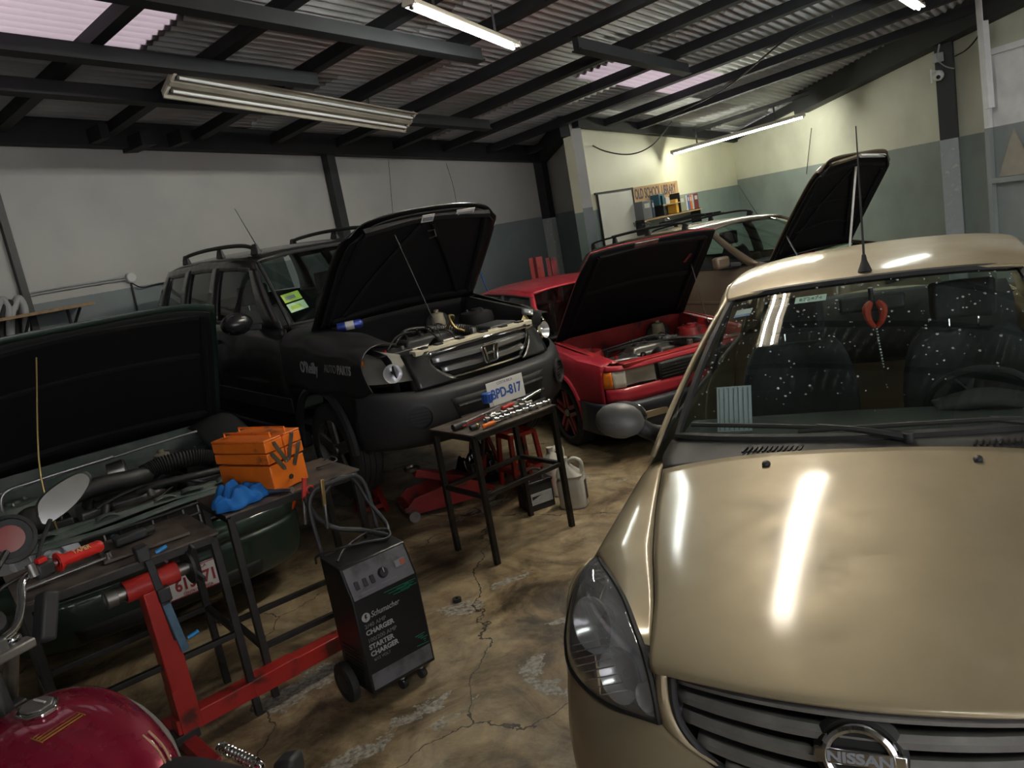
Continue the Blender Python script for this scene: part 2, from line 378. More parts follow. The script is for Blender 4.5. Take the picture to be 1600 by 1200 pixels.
for ia in range(-1, 9):
    for ib in range(-6, 20):
        a0, b0 = A_ORG + ia * SL + (1.02 if ib == 15 else 0), B_ORG + ib * SW
        if not inside(ab(a0 + SL / 2, b0 + SW / 2), 1.9): continue
        is_s = (ia, ib) in sky
        o = obj('skylight_sheet' if is_s else 'roof_sheet', ms_s if is_s else ms_z, ceil, rab(a0, b0) + V((0, 0, .004 * ((ia + ib) % 2) + .05)))
        md = o.modifiers.new('solid', 'SOLIDIFY'); md.thickness = .002
def purlin(a0, b0, b1, h=.11, w=.055, off=.035):
    s = MB(); s.bar(rab(a0, b0, off + h / 2), rab(a0, b1, off + h / 2), w, h, ROOF_N)
    s.bar(rab(a0 + w * .9, b0, off + h - .006), rab(a0 + w * .9, b1, off + h - .006), w * .9, .012, ROOF_N)
    s.build('purlin', M['steel_dark'], ceil, smooth=0)
def b_range(a_):
    bs = [b_ / 4 for b_ in range(-56, 40) if inside(ab(a_, b_ / 4), .05)]
    return (min(bs), max(bs) + .2) if bs else None
for k in range(-12, 12):
    a_ = 5.17 + 1.01 * k
    r = b_range(a_)
    if r and a_ < 12.5: purlin(a_, r[0], r[1])
for a_ in (14.3,):
    r = b_range(a_); purlin(a_, r[0], r[1], .06, .04)
def beam(b_, a0, a1, h=.12, w=.07, off=.15):
    s = MB(); s.bar(rab(a0, b_, off + h / 2), rab(a1, b_, off + h / 2), w, h, ROOF_N)
    s.bar(rab(a0, b_, off + h), rab(a1, b_, off + h), w + .05, .014, ROOF_N)
    s.build('roof_beam', M['steel_dark'], ceil, smooth=0)
for b_, a0, a1 in ((6.28, -4, 5.2), (7.08, -4, 8.6), (5.22, -2, 6.4), (4.62, 7.2, 9.6), (2.2, -8, 3.0), (0.2, -10, 3), (-3.5, -10, 13)): beam(b_, a0, a1)
# eave beam along the left wall, ties along the other walls
def edge_beam(p, q, inn, h, w, drop):
    d = (q - p).normalized(); nrm = V((-d.y, d.x, 0)); nrm = nrm if nrm.dot(V((0, 4, 0)) - p) > 0 else -nrm
    s = MB(); a_, b_ = p + nrm * inn, q + nrm * inn
    s.bar(V((a_.x, a_.y, roof_z(a_) - drop)), V((b_.x, b_.y, roof_z(b_) - drop)), w, h); s.build('eave_beam', M['steel_dark'], ceil, smooth=0)
edge_beam(Q0, P1, .10, .26, .16, .10)
edge_beam(P1, P2, .09, .30, .15, .12)
edge_beam(P2, P3, .10, .16, .12, .10)
edge_beam(P3, P3 + RD * 4.2, .05, .14, .08, .08)
edge_beam(P3 + RD * 2.6, R2, .16, .34, .28, .12)
# stub ends of rafters sticking out over the left wall
for x, y, wd in ((140, 216, .09), (208, 226, .16), (264, 222, .09)):
    p = on_left(x, y, .12); s = MB(); s.bar(p + B * .1, p - B * .35, wd, .14); s.build('rafter_end', M['steel_dark'], ceil, smooth=0)

# ---- steel pillars
def pillar(name, p, z0, z1, w, m, label, d=None):
    s = MB(); s.box((p.x, p.y, (z0 + z1) / 2), (w, d or w, z1 - z0), (0, 0, -AZ))
    return s
def vpillar(n, x, y, wall_fn, w, label, split=None, off=.08):
    p = wall_fn(x, y, off); z1 = roof_z(p); root = obj(n, None)
    root.location = (p.x, p.y, 0); tag(root, label, 'pillar', kind='structure')
    def seg(nm, z0, z1, m, ww):
        s = MB(); s.box((0, 0, (z0 + z1) / 2), (ww, w, z1 - z0), (0, 0, -AZ)); s.build(nm, m, root, smooth=0, bevel=.004)
    if split: seg('shaft', split, z1, M['steel_black'], w); seg('lower_shaft', 0, split, M['grey_pillar'], w * 1.05)
    else: seg('shaft', 0, z1, M['steel_black'], w)
vpillar('trim_1', 524, 300, on_left, .13, 'dark steel pillar rising behind the raised hood of the black off-road car')
vpillar('trim_2', 853, 310, on_left, .20, 'dark pillar with pale lower part in the far corner', 1.93)
vpillar('trim_3', 1484, 200, on_right, .22, 'black steel pillar with peeling grey lower part and security camera', 2.02)
vpillar('trim_4', 18, 390, on_left, .07, 'slim dark post on the long wall above the coiled hoses', off=.03)

# ---- white steel gate against the right wall
gate = obj('door_1', None); tag(gate, 'white and grey steel framed sliding gate leaf on the side wall', 'gate', kind='structure')
M['gate_white'] = mat('gate_white_paint', (.90, .90, .91), .5, var=.12, scale=4); M['gate_grey'] = mat('gate_grey_paint', (.33, .37, .37), .5, var=.12, scale=4); M['gate_tan'] = mat('gate_primer', (.42, .38, .32), .6, var=.1)
gp = on_right(1545, 200, .16); gp.z = 0; GD = RD
def gpt(u, z, o_=0.): return gp + GD * u + RN * o_ + V((0, 0, z))
s = MB(); s.bar(gpt(0, .5), gpt(0, 2.06), .07, .07, RN); s.build('lower_stile', M['gate_grey'], gate, smooth=0)
s = MB(); s.bar(gpt(0, 2.06), gpt(0, 3.0), .07, .07, RN); s.build('upper_stile', M['gate_white'], gate, smooth=0)
for u in (.75, 1.5, 2.25, 3.0):
    s = MB(); s.bar(gpt(u, .3), gpt(u, 2.06), .05, .06, RN); s.build('lower_stile', M['gate_grey'], gate, smooth=0)
    s = MB(); s.bar(gpt(u, 2.06), gpt(u, 3.75), .05, .06, RN); s.build('upper_stile', M['gate_white'], gate, smooth=0)
for z, mm in ((.55, 'gate_grey'), (1.38, 'gate_grey'), (2.98, 'gate_white')):
    s = MB(); s.bar(gpt(0, z), gpt(3.0, z), .07, .08, RN); s.build('rail', M[mm], gate, smooth=0)
for u in (0, .75, 1.5, 2.25):
    s = MB(); s.bar(gpt(u + .375, 2.06, -.05), gpt(u + .375, 2.96, -.05), .70, .012, RN); s.build('upper_panel', M['gate_white'], gate, smooth=0)
    s = MB(); s.bar(gpt(u + .375, .58, -.05), gpt(u + .375, 2.06, -.05), .70, .012, RN); s.build('lower_panel', M['gate_grey'], gate, smooth=0)
    s = MB(); s.prism([(.10, 1.42), (.62, 1.42), (.36, 2.0)], gpt(u, 0, -.03), GD, V((0, 0, 1)), RN, .02); s.build('gusset', M['gate_tan'], gate, smooth=0)
s = MB(); s.bar(gpt(.14, 2.3, .12), gpt(.10, 4.0, .12), .09, .09, RN); s.build('hanger_post', M['gate_white'], gate, smooth=0)
# ------------------------------------------------------------------ fluorescent lamps
def tube_mat(name, c, e): return mat(name, (.9, .9, .88), .3, emit=c, estr=e)
M['tube_on'] = tube_mat('lit_tube_cool', (.93, 1.0, .93), TUBE_POWER)
M['tube_far'] = tube_mat('lit_tube_greenish', (1.0, 1.0, .84), TUBE_POWER * 1.15)
M['tube_warm'] = tube_mat('lit_tube_warm', (1.0, .93, .80), TUBE_POWER)
M['tube_off'] = mat('unlit_tube', (.78, .78, .78), .25)
M['fixture'] = mat('fixture_enamel', (.62, .58, .50), .45, var=.12, scale=3)
M['fixture_old'] = mat('yellowed_enamel', (.34, .31, .25), .5, var=.2, scale=4)
M['fixture_dark'] = mat('fixture_end_dark', (.05, .05, .05), .5)
def strip_lamp(p, q, label, m_tube, wide=.16, tubes=1, pan=None, tilt=0., group='fluorescent strip lamps'):
    """p, q: tube ends. A pan above, end caps and lamp holders, one or two tubes"""
    p, q = V(p), V(q); d = (q - p).normalized(); side = d.cross(V((0, 0, 1))).normalized(); up = side.cross(d); side, up = side * math.cos(tilt) + up * math.sin(tilt), up * math.cos(tilt) - side * math.sin(tilt)
    o = thing('fluorescent_lamp', label, 'lamp', p, 0, group); L = (q - p).length
    def P(u, s_, h): return d * u + side * s_ + up * h
    w = wide / 2; prof = [(-w, -.005), (-w * .80, .03), (-w * .25, .03), (-w * .16, .0), (w * .16, .0), (w * .25, .03), (w * .80, .03), (w, -.005), (w + .012, .0), (w * .85, .06), (-w * .85, .06), (-w - .012, .0)] if tilt else [(-w, .015), (-w * .55, .055), (w * .55, .055), (w, .015), (w, .027), (w * .5, .07), (-w * .5, .07), (-w, .027)]
    s = MB(); s.prism(prof, P(-.04, 0, 0), side, up, d, L + .08); s.build('pan', pan or M['fixture'], o, smooth=0)
    offs = [0] if tubes == 1 else [-w * .5, w * .5]
    for k in (-.035, L + .012):
        s = MB(); s.box(P(k + .012, 0, .035), (.03, wide * .9, .05), Matrix((tuple(d), tuple(side), tuple(up))).transposed()); s.build('end_cap', M['fixture'], o, smooth=0)
    for sd in offs:
        s = MB(); s.cyl(P(0, sd, 0), P(L, sd, 0), .014, 12); s.build('tube', m_tube, o, smooth=50)
        for u in (0, L):
            s = MB(); s.cyl(P(u - .012, sd, 0), P(u + .012, sd, 0), .016, 10); s.box(P(u, sd, .03), (.02, .03, .05), Matrix((tuple(d), tuple(side), tuple(up))).transposed()); s.build('lamp_holder', M['fixture_dark'], o, smooth=0)
    for k in (.2, .8):
        s = MB(); s.bar(P(L * k, 0, .06), P(L * k, 0, .06) + V((0, 0, .25)), .02, .02); s.build('hanger', M['steel_black'], o, smooth=0)
    return o
def rp(x, y, off=.36): return on_roof(x, y, off)
strip_lamp(rp(272, 132, .34), rp(640, 192, .34), 'long unlit twin fluorescent fixture over the black off-road car', M['tube_off'], .27, 2, pan=M['fixture_old'], tilt=rad(38))
strip_lamp(rp(643, 12), rp(803, 76), 'lit fluorescent tube over the middle of the workshop, nearest the unlit fixture', M['tube_on'], .12)
strip_lamp(rp(1052, 241, .54), rp(1255, 183, .50), 'lit fluorescent tube hanging before the end wall above the library sign', M['tube_far'], .06)
strip_lamp(rp(1436, 14), rp(1436, 14) - A * 2.0 + V((0, 0, .14)), 'lit fluorescent tube at the top edge, beside the black pillar', M['tube_on'], .12)
strip_lamp(V((.5, -.7, 3.7)), V((1.3, -2.0, 3.75)), 'lit twin fluorescent fixture behind the photographer near the entrance', M['tube_on'], .26, 2)
# the twin lamp over the tan car (mirrored in its hood and windscreen) and one over the entrance
strip_lamp(V((.80, 4.10, 3.79)), V((2.3, 6.45, 3.62)), 'lit twin fluorescent fixture hanging over the nose of the tan sedan', M['tube_warm'], .26, 2)
# ------------------------------------------------------------------ shared car building: all in car space, x forward from the nose, y to the car's left, z up
M['tyre'] = mat('tyre_rubber', (.022, .022, .023), .8, bump=.2, bscale=90)
M['plastic'] = mat('black_trim_plastic', (.025, .025, .027), .55)
M['plastic_gloss'] = mat('black_gloss_plastic', (.015, .015, .017), .25)
M['rubber'] = mat('black_rubber', (.018, .018, .018), .7)
M['under'] = mat('dark_underbody', (.012, .012, .012), .9)
M['chrome'] = mat('chrome', (.75, .76, .78), .08, 1.)
M['steel'] = mat('bare_steel', (.42, .41, .40), .35, 1., var=.3, scale=14)
M['alu'] = mat('cast_aluminium', (.36, .35, .33), .45, .9, var=.35, scale=12)
M['seat'] = mat('grey_seat_cloth', (.055, .057, .06), .9, var=.2, scale=20)
M['dash'] = mat('dark_dashboard', (.035, .036, .037), .7)
M['glass'] = glass('clear_pane_glass', (.80, .88, .85), 1.5)
M['glass_dark'] = glass('tinted_pane_glass', (.26, .30, .29), 1.5)
M['lens'] = glass('lamp_lens', (.95, .95, .95), 1.45)
M['amber'] = mat('amber_lens', (.75, .20, .02), .2, coat=.5)
M['red_lens'] = mat('red_lens', (.5, .02, .02), .2, coat=.5)
M['reflector'] = mat('lamp_reflector', (.78, .79, .82), .22, .55)
M['white_plate'] = mat('plate_white', (.78, .78, .76), .4)
M['old_plastic'] = mat('yellowed_plastic', (.30, .27, .20), .5)
M['hose'] = mat('rubber_hose', (.02, .02, .021), .5)
M['brass'] = mat('dull_brass', (.35, .25, .10), .4, .9)
M['dusty'] = mat('dusty_black_engine', (.035, .033, .030), .65, var=.5, scale=9)

def wheel(root, x, y, r, w, rim_m, spokes=5, rim_r=None, face=1, style='spoke', label=None):
    """tyre (part) with its rim, spokes and cap as sub-parts; face=+1 shows to the car's left"""
    rr = rim_r or r * .66
    s = MB(); prof = [(rr, -w / 2 + .01), (rr + .015, -w / 2), (r - .035, -w / 2 + .004), (r - .008, -w / 2 + .025), (r, -w / 2 + .045)]
    for g in (-.3, -.1, .1, .3): prof += [(r, g * w - .008), (r - .007, g * w - .006), (r - .007, g * w + .006), (r, g * w + .008)]
    prof += [(r, w / 2 - .045), (r - .008, w / 2 - .025), (r - .035, w / 2 - .004), (rr + .015, w / 2), (rr, w / 2 - .01)]
    s.lathe(prof, 40, (0, 0, 0), (0, 1, 0)); t = s.build('wheel', M['tyre'], root, loc=(x, y, r))
    fo = face * (w / 2 - .02)
    s = MB(); s.lathe([(rr + .004, -w / 2 + .01), (rr + .004, w / 2 - .012), (rr - .012, w / 2 - .002), (rr - .022, w / 2 - .02), (rr - .03, -w / 2 + .05)], 40, (0, 0, 0), (0, 1, 0)); s.build('rim', rim_m, t)
    s = MB(); s.lathe([(0, 0), (rr - .02, 0), (rr - .02, .01), (0, .01)], 24, (0, fo - face * .09, 0), (0, face, 0)); s.build('brake_disc', M['under'], t)
    for k in range(spokes):
        a = 2 * PI * k / spokes + .3
        for off in ((-.03, .03) if style == 'double' else (0,)):
            ca, sa = math.cos(a), math.sin(a); tx, tz = -sa * off, ca * off
            s = MB(); s.bar((ca * .04 + tx, fo - face * .012, sa * .04 + tz), (ca * (rr - .012) + tx, fo - face * .006, sa * (rr - .012) + tz), .035 if style == 'double' else rr * .36, .022, (0, 1, 0)); s.build('spoke', rim_m, t, bevel=.004)
    s = MB(); s.lathe([(.0, .0), (.032, .0), (.03, .012), (.0, .016)], 20, (0, fo - face * .004, 0), (0, face, 0)); s.build('centre_cap', M['alu'], t)
    return t

def seat(root, x, y, z, m, name='front_seat', w=.50, back=.62, head=True):
    o = obj(name, None, root); o.location = (x, y, z)
    s = MB(); s.grid(patch([[(.28, -w / 2, .02), (.30, 0, .06), (.28, w / 2, .02)], [(.22, -w / 2, .12), (.2, 0, .10), (.22, w / 2, .12)], [(-.2, -w / 2, .10), (-.2, 0, .07), (-.2, w / 2, .10)]], 8, 9)); s.build('cushion', m, o, solid=.10)
    rows = []
    for h, hw, dx in ((.05, .46, 0), (.2, .5, -.02), (.4, .5, -.05), (.55, .42, -.085), (back, .30, -.10)):
        rows.append([(-.22 + dx + .03, -w * hw, h), (-.22 + dx + .05, -w * hw * .7, h), (-.22 + dx, 0, h), (-.22 + dx + .05, w * hw * .7, h), (-.22 + dx + .03, w * hw, h)])
    s = MB(); s.grid(patch(rows, 12, 11)); s.build('backrest', m, o, solid=.11)
    if head:
        s = MB(); s.grid(patch([[(-.34 + .03 * abs(k) , k * .13, back + .05 + j) for k in (-1, -.5, 0, .5, 1)] for j in (0, .06, .13, .17)], 8, 11)); s.build('headrest', m, o, solid=.09, bevel=.02)
        for k in (-.06, .06):
            s = MB(); s.cyl((-.33, k, back - .04), (-.34, k, back + .07), .006, 8); s.build('headrest_post', M['chrome'], o)
    return o

def steering(root, x, y, z, r=.185):
    o = obj('steering_wheel', None, root); ax = V((-.88, 0, .45)).normalized(); c = V((x, y, z)); a, u, d = frame(ax)
    s = MB(); s.tube([c + a * (r * math.cos(2 * PI * i / 32)) + u * (r * math.sin(2 * PI * i / 32)) for i in range(32)], .014, 8, closed=True); s.build('steering_rim', M['dash'], o)
    s = MB(); s.lathe([(0, .02), (.06, .015), (.075, -.02), (0, -.03)], 16, c, ax); s.build('steering_hub', M['dash'], o)
    for k in (0, 2.2, 4.1):
        s = MB(); s.bar(c, c + (a * math.cos(k) + u * math.sin(k)) * r, .03, .015, ax); s.build('steering_spoke', M['dash'], o)
    s = MB(); s.cyl(c, c - ax * .3, .03, 10); s.build('steering_column', M['dash'], o)

def side_panel(name, root, m, x0, x1, prof, low, n=14, sides=(-1, 1), nz=9):
    """prof(x) -> list of (y, z) from top to sill (y>0); low(x) -> lowest z allowed (wheel arch)"""
    for sd in sides:
        rows = []
        for i in range(n + 1):
            x = lerp(x0, x1, i / n); pr = cr([(p[0], p[1], 0) for p in prof(x)], 24); zl = low(x)
            ys, zs = pr[:, 0], pr[:, 1]; o_ = np.argsort(zs); zt = zs.max()
            rows.append([(x, sd * float(np.interp(z, zs[o_], ys[o_])), z) for z in np.linspace(zt, min(zl, zt - .03), nz)])
        s = MB(); s.grid(rows); s.build(name, m, root, solid=.006)
def arch(xc, zc, r, sill):
    def f(x):
        d = r * r - (x - xc) ** 2
        return max(sill, zc + math.sqrt(d)) if d > 0 else sill
    return f

def greenhouse(root, belt, rail, pillars, m_body, m_glass, frame_m, names, tmax=.90, bulge=.03, skip=(), sides=(-1, 1)):
    """belt(x), rail(x) -> (y, z); pillars: (belt front x, belt rear x, rail front x, rail rear x); windows fill the gaps between them"""
    def pt(sd, xb, xt, t, inn=0.):
        yb, zb = belt(xb); yr, zr = rail(xt); bu = bulge * 4 * t * (1 - t)
        return (lerp(xb, xt, t), sd * (lerp(yb, yr, t) + bu - inn), lerp(zb, zr, t))
    for sd in sides:
        for k, (b0, b1, r0, r1) in enumerate(pillars):
            s = MB(); s.grid([[pt(sd, lerp(b0, b1, u), lerp(r0, r1, u), t) for u in (0, .5, 1)] for t in np.linspace(0, 1, 9)]); s.build(names[k], m_body if k in (0, len(pillars) - 1) else frame_m, root, solid=.02)
        for k in range(len(pillars) - 1):
            b0, b1, r0, r1 = pillars[k][1], pillars[k + 1][0], pillars[k][3], pillars[k + 1][2]
            if k in skip: continue
            s = MB(); s.grid([[pt(sd, lerp(b0, b1, u), lerp(r0, r1, u), t, .012) for u in np.linspace(0, 1, 6)] for t in np.linspace(0, tmax, 8)]); s.build('side_window', m_glass, root)
            s = MB(); ring = [pt(sd, lerp(b0, b1, u), lerp(r0, r1, u), t, .002) for u, t in [(j / 8, .01) for j in range(9)] + [(1, j / 8 * tmax) for j in range(1, 9)] + [(1 - j / 8, tmax) for j in range(1, 9)] + [(0, tmax * (1 - j / 8)) for j in range(1, 8)]]
            s.tube(ring, .011, 6, closed=True); s.build('window_seal', frame_m, root)
        xs = np.linspace(pillars[0][2], pillars[-1][3], 20)
        s = MB(); s.grid([[pt(sd, x_b, x_t, t) for t in np.linspace(tmax, 1, 4)] for x_t, x_b in [(x, lerp(pillars[0][0], pillars[-1][1], i / 19)) for i, x in enumerate(xs)]]); s.build('roof_rail_panel', m_body, root, solid=.02)

def hinge(o, piv, ang):
    """turn a part about the car's cross axis through piv (hood opening)"""
    R = Matrix.Translation(V(piv)) @ Matrix.Rotation(-ang, 4, 'Y') @ Matrix.Translation(-V(piv)); o.data.transform(R); o.data.update(); return R

def hose(root, pts, r, m=None, name='hose', ribs=False, n=10):
    P = cr(pts, max(10, len(pts) * 6)); s = MB()
    if ribs:
        P = cr(pts, 60); s.tube(P, [r * (1.0 if i % 2 else .86) for i in range(60)], n)
    else: s.tube(P, r, n)
    return s.build(name, m or M['hose'], root)

def engine_bay(root, w, x0, x1, zt, body_m, seed, cover_m, floor_z=.45, zrear=None, tower=True):
    """firewall, inner fenders, strut towers, engine with cover, hoses, battery, air box, radiator and its support; x0 front (near the nose), x1 rear"""
    rd = random.Random(seed); L = x0 - x1; zr = zrear or zt + .12
    s = MB(); s.box((x1 + .02, 0, (floor_z + zr) / 2), (.03, w * 2, zr - floor_z)); s.build('firewall', body_m, root, smooth=0)
    for sd in (-1, 1):
        s = MB(); s.grid(patch([[(lerp(x0, x1, u), sd * (w + .02), lerp(zt, zr, u) - .01) for u in (0, .5, 1)], [(lerp(x0, x1, u), sd * (w - .06), lerp(zt, zr, u) - .05) for u in (0, .5, 1)], [(lerp(x0, x1, u), sd * (w - .10), floor_z) for u in (0, .5, 1)]], 7, 9)); s.build('inner_fender', body_m, root, solid=.004)
        if tower:
            s = MB(); s.lathe([(.17, floor_z), (.15, lerp(zt, zr, .6) - .10), (.13, lerp(zt, zr, .6) - .06), (.05, lerp(zt, zr, .6) - .05), (.045, lerp(zt, zr, .6) - .035), (0, lerp(zt, zr, .6) - .03)], 20, (lerp(x0, x1, .68), sd * (w - .12), 0)); tw = s.build('strut_tower', body_m, root)
            for k in range(3):
                s = MB(); s.cyl((lerp(x0, x1, .68) + .075 * math.cos(k * 2.1), sd * (w - .12) + .075 * math.sin(k * 2.1), lerp(zt, zr, .6) - .07), (lerp(x0, x1, .68) + .075 * math.cos(k * 2.1), sd * (w - .12) + .075 * math.sin(k * 2.1), lerp(zt, zr, .6) - .035), .009, 6); s.build('bolt', M['steel'], tw)
    s = MB(); s.box((lerp(x0, x1, .5), 0, floor_z), (L, w * 1.9, .02)); s.build('bay_floor', M['under'], root, smooth=0)
    s = MB(); s.box((x0 - .07, 0, (floor_z + zt) / 2 - .03), (.05, w * 1.25, zt - floor_z - .05)); s.build('radiator', M['dusty'], root, bevel=.006)
    s = MB(); s.cyl((x0 - .07, .08, zt - .03), (x0 - .07, .08, zt + .012), .022, 12); s.build('radiator_cap', M['alu'], root)
    c = V((lerp(x0, x1, .52), rd.uniform(-.06, .06), floor_z))
    s = MB(); s.box((c.x, c.y, floor_z + .13), (.32, .62, .26)); s.build('engine_block', M['dusty'], root, bevel=.02)
    eh = zt - floor_z - .06
    s = MB(); s.box((c.x, c.y, floor_z + eh * .72), (.24, .56, eh * .5)); s.build('cylinder_head', M['alu'], root, bevel=.015)
    s = MB(); s.box((c.x, c.y, floor_z + eh), (.18, .52, .07), taper=.86); cv = s.build('valve_cover', cover_m, root, bevel=.018)
    for k in range(4):
        s = MB(); s.cyl((c.x, c.y - .18 + .12 * k, floor_z + eh + .03), (c.x, c.y - .18 + .12 * k, floor_z + eh + .05), .018, 10); s.build('plug_boot', M['hose'], cv)
        hose(root, [(c.x, c.y - .18 + .12 * k, floor_z + eh + .05), (c.x - .08, c.y - .15 + .1 * k, floor_z + eh + .08), (c.x - .16, c.y + .05 * k, floor_z + eh + .03), (c.x - .2, c.y + .2, floor_z + eh - .08)], .006, name='spark_lead')
        s = MB(); s.tube(cr([(c.x - .10, c.y - .18 + .12 * k, floor_z + eh - .06), (c.x - .19, c.y - .18 + .12 * k, floor_z + eh - .02), (c.x - .25, c.y - .18 + .12 * k, floor_z + eh - .10)], 8), .024, 10); s.build('intake_runner', M['alu'], root)
    s = MB(); s.cyl((c.x + .03, c.y + .2, floor_z + eh + .03), (c.x + .03, c.y + .2, floor_z + eh + .055), .03, 14); s.build('oil_cap', M['plastic'], cv)
    bx = lerp(x0, x1, .30)
    s = MB(); s.box((bx, -w + .24, zt - .14), (.18, .24, .20)); bt = s.build('battery', M['plastic'], root, bevel=.008)
    for k, mm in ((-.07, 'red_lens'), (.07, 'steel')):
        s = MB(); s.cyl((bx + .04, -w + .24 + k, zt - .04), (bx + .04, -w + .24 + k, zt - .015), .012, 10); s.build('terminal', M[mm], bt)
    s = MB(); s.box((bx, w - .26, zt - .12), (.24, .26, .17)); ab_ = s.build('air_box', M['plastic'], root, bevel=.02)
    hose(root, [(bx - .04, w - .34, zt - .10), (bx - .12, w - .48, zt - .04), (c.x - .12, .10, zt - .03)], .045, ribs=True, name='intake_hose')
    hose(root, [(x0 - .08, -.18, zt - .07), (x0 - .2, -.14, zt - .03), (c.x + .14, c.y - .12, zt - .12)], .024, name='radiator_hose')
    hose(root, [(x0 - .09, .22, zt - .2), (x0 - .2, .24, zt - .16), (c.x + .14, c.y + .2, zt - .2)], .022, name='radiator_hose')
    s = MB(); s.lathe([(0, 0), (.055, 0), (.06, .05), (.05, .12), (.02, .13), (.02, .15), (0, .155)], 16, (lerp(x0, x1, .85), w * .45, zt - .06)); s.build('brake_reservoir', M['old_plastic'], root)
    s = MB(); s.lathe([(0, 0), (.11, .01), (.12, .05), (.08, .10), (0, .11)], 20, (x1 + .05, w * .5, zt - .05), (1, 0, 0)); s.build('brake_booster', M['plastic'], root)
    s = MB(); s.lathe([(0, -.06), (.055, -.055), (.06, 0), (.055, .055), (0, .06)], 16, (c.x + .18, c.y + .22, floor_z + eh * .55), (0, 1, 0)); s.build('alternator', M['alu'], root)
    for k in range(9):
        y0, y1 = rd.uniform(-w * .8, w * .8), rd.uniform(-w * .8, w * .8); xa, xb = rd.uniform(x1 + .1, x0 - .15), rd.uniform(x1 + .05, x0 - .1); zz = zt - rd.uniform(.02, .14)
        hose(root, [(xa, y0, zz), (lerp(xa, xb, .3) + rd.uniform(-.06, .06), lerp(y0, y1, .3), zz + rd.uniform(.0, .06)), (lerp(xa, xb, .7), lerp(y0, y1, .7), zz + rd.uniform(-.03, .05)), (xb, y1, zz - .06)], rd.choice((.006, .008, .011, .014)), name='wiring_hose')

def plate(root, c, ex, ey, w, h, face_m, text, text_m, top=None, top_m=None, bot=None, edge_m=None, tsize=.095, sx=.78):
    """number plate: c centre, ex to the reader's right, ey up"""
    c, ex, ey = V(c), V(ex).normalized(), V(ey).normalized(); ez = ex.cross(ey)
    s = MB(); s.prism([(-w / 2, -h / 2), (w / 2, -h / 2), (w / 2, h / 2), (-w / 2, h / 2)], c - ez * .003, ex, ey, ez, .004); o = s.build('number_plate', face_m, root, smooth=0, bevel=.0015)
    text_mesh('plate_number', text, tsize, text_m, o, .0008, M=basis(c + ez * .0018 - ey * .008, ex, ey), sx=sx, bold=.0025)
    if top: text_mesh('plate_heading', top, .026, top_m or text_m, o, .0008, M=basis(c + ez * .0018 + ey * (h / 2 - .02), ex, ey), sx=.9)
    if bot: text_mesh('plate_footing', bot, .022, top_m or text_m, o, .0008, M=basis(c + ez * .0018 - ey * (h / 2 - .016), ex, ey), sx=.9)
    if edge_m:
        for u0, v0, u1, v1 in ((-1, -1, 1, -1), (-1, 1, 1, 1), (-1, -1, -1, 1), (1, -1, 1, 1)):
            s = MB(); s.bar(c + ex * u0 * (w / 2 - .004) + ey * v0 * (h / 2 - .004) + ez * .002, c + ex * u1 * (w / 2 - .004) + ey * v1 * (h / 2 - .004) + ez * .002, .005, .002, ez); s.build('plate_border', edge_m, o, smooth=0)
    return o
# ------------------------------------------------------------------ tan sedan in the foreground
def paint(name, c, metal=.55, rough=.38, coat=.8, dust=None, coat_rough=.06):
    mt, t, b, n, l = nt(name)
    b.inputs['Metallic'].default_value = metal; b.inputs['Roughness'].default_value = rough; b.inputs['Coat Weight'].default_value = coat; b.inputs['Coat Roughness'].default_value = coat_rough
    tc = n.new('ShaderNodeTexCoord'); nz = n.new('ShaderNodeTexNoise'); nz.inputs['Scale'].default_value = 2.2; nz.inputs['Detail'].default_value = 8; l.new(tc.outputs['Object'], nz.inputs['Vector'])
    r = _ramp(n, [(.3, tuple(x * .88 for x in c)), (.55, c), (.75, tuple(min(1, x * 1.07) for x in c))]); l.new(nz.outputs['Fac'], r.inputs[0])
    out = r.outputs[0]
    n2 = n.new('ShaderNodeTexNoise'); n2.inputs['Scale'].default_value = 7; n2.inputs['Detail'].default_value = 10; n2.inputs['Roughness'].default_value = .7; l.new(tc.outputs['Object'], n2.inputs['Vector'])
    if dust:
        dr = _ramp(n, [(.52, (0, 0, 0)), (.72, (.5, .5, .5))]); l.new(n2.outputs['Fac'], dr.inputs[0])
        mx = n.new('ShaderNodeMix'); mx.data_type = 'RGBA'; l.new(dr.outputs[0], mx.inputs['Factor']); l.new(out, mx.inputs['A']); mx.inputs['B'].default_value = (*dust, 1); out = mx.outputs['Result']
    l.new(out, b.inputs['Base Color'])
    rr = _ramp(n, [(.4, (rough,) * 3), (.75, (min(1, rough + .2),) * 3)]); l.new(n2.outputs['Fac'], rr.inputs[0]); l.new(rr.outputs[0], b.inputs['Roughness'])
    return mt
M['tan'] = paint('tan_metallic_paint', (.40, .325, .205), .40, .45, .7, dust=(.42, .36, .25), coat_rough=.13)
M['grille_grey'] = mat('grille_satin_grey', (.22, .21, .20), .42, .2, var=.25, scale=14)
M['grille_black'] = mat('grille_black', (.010, .010, .010), .6)
M['cowl'] = mat('cowl_grey_plastic', (.055, .053, .050), .6, var=.25, scale=12)
M['paper'] = mat('paper_white', (.74, .73, .76), .7)
M['ink_grey'] = mat('ink_grey', (.25, .26, .29), .7)
M['lens_hazy'] = glass('hazy_lamp_lens', (.95, .95, .95), 1.45, body=(.55, .56, .60), body_amt=.10)
M['water'] = glass('water_drop', (.97, .97, .97), 1.33, body=(.8, .82, .84), body_amt=.25)

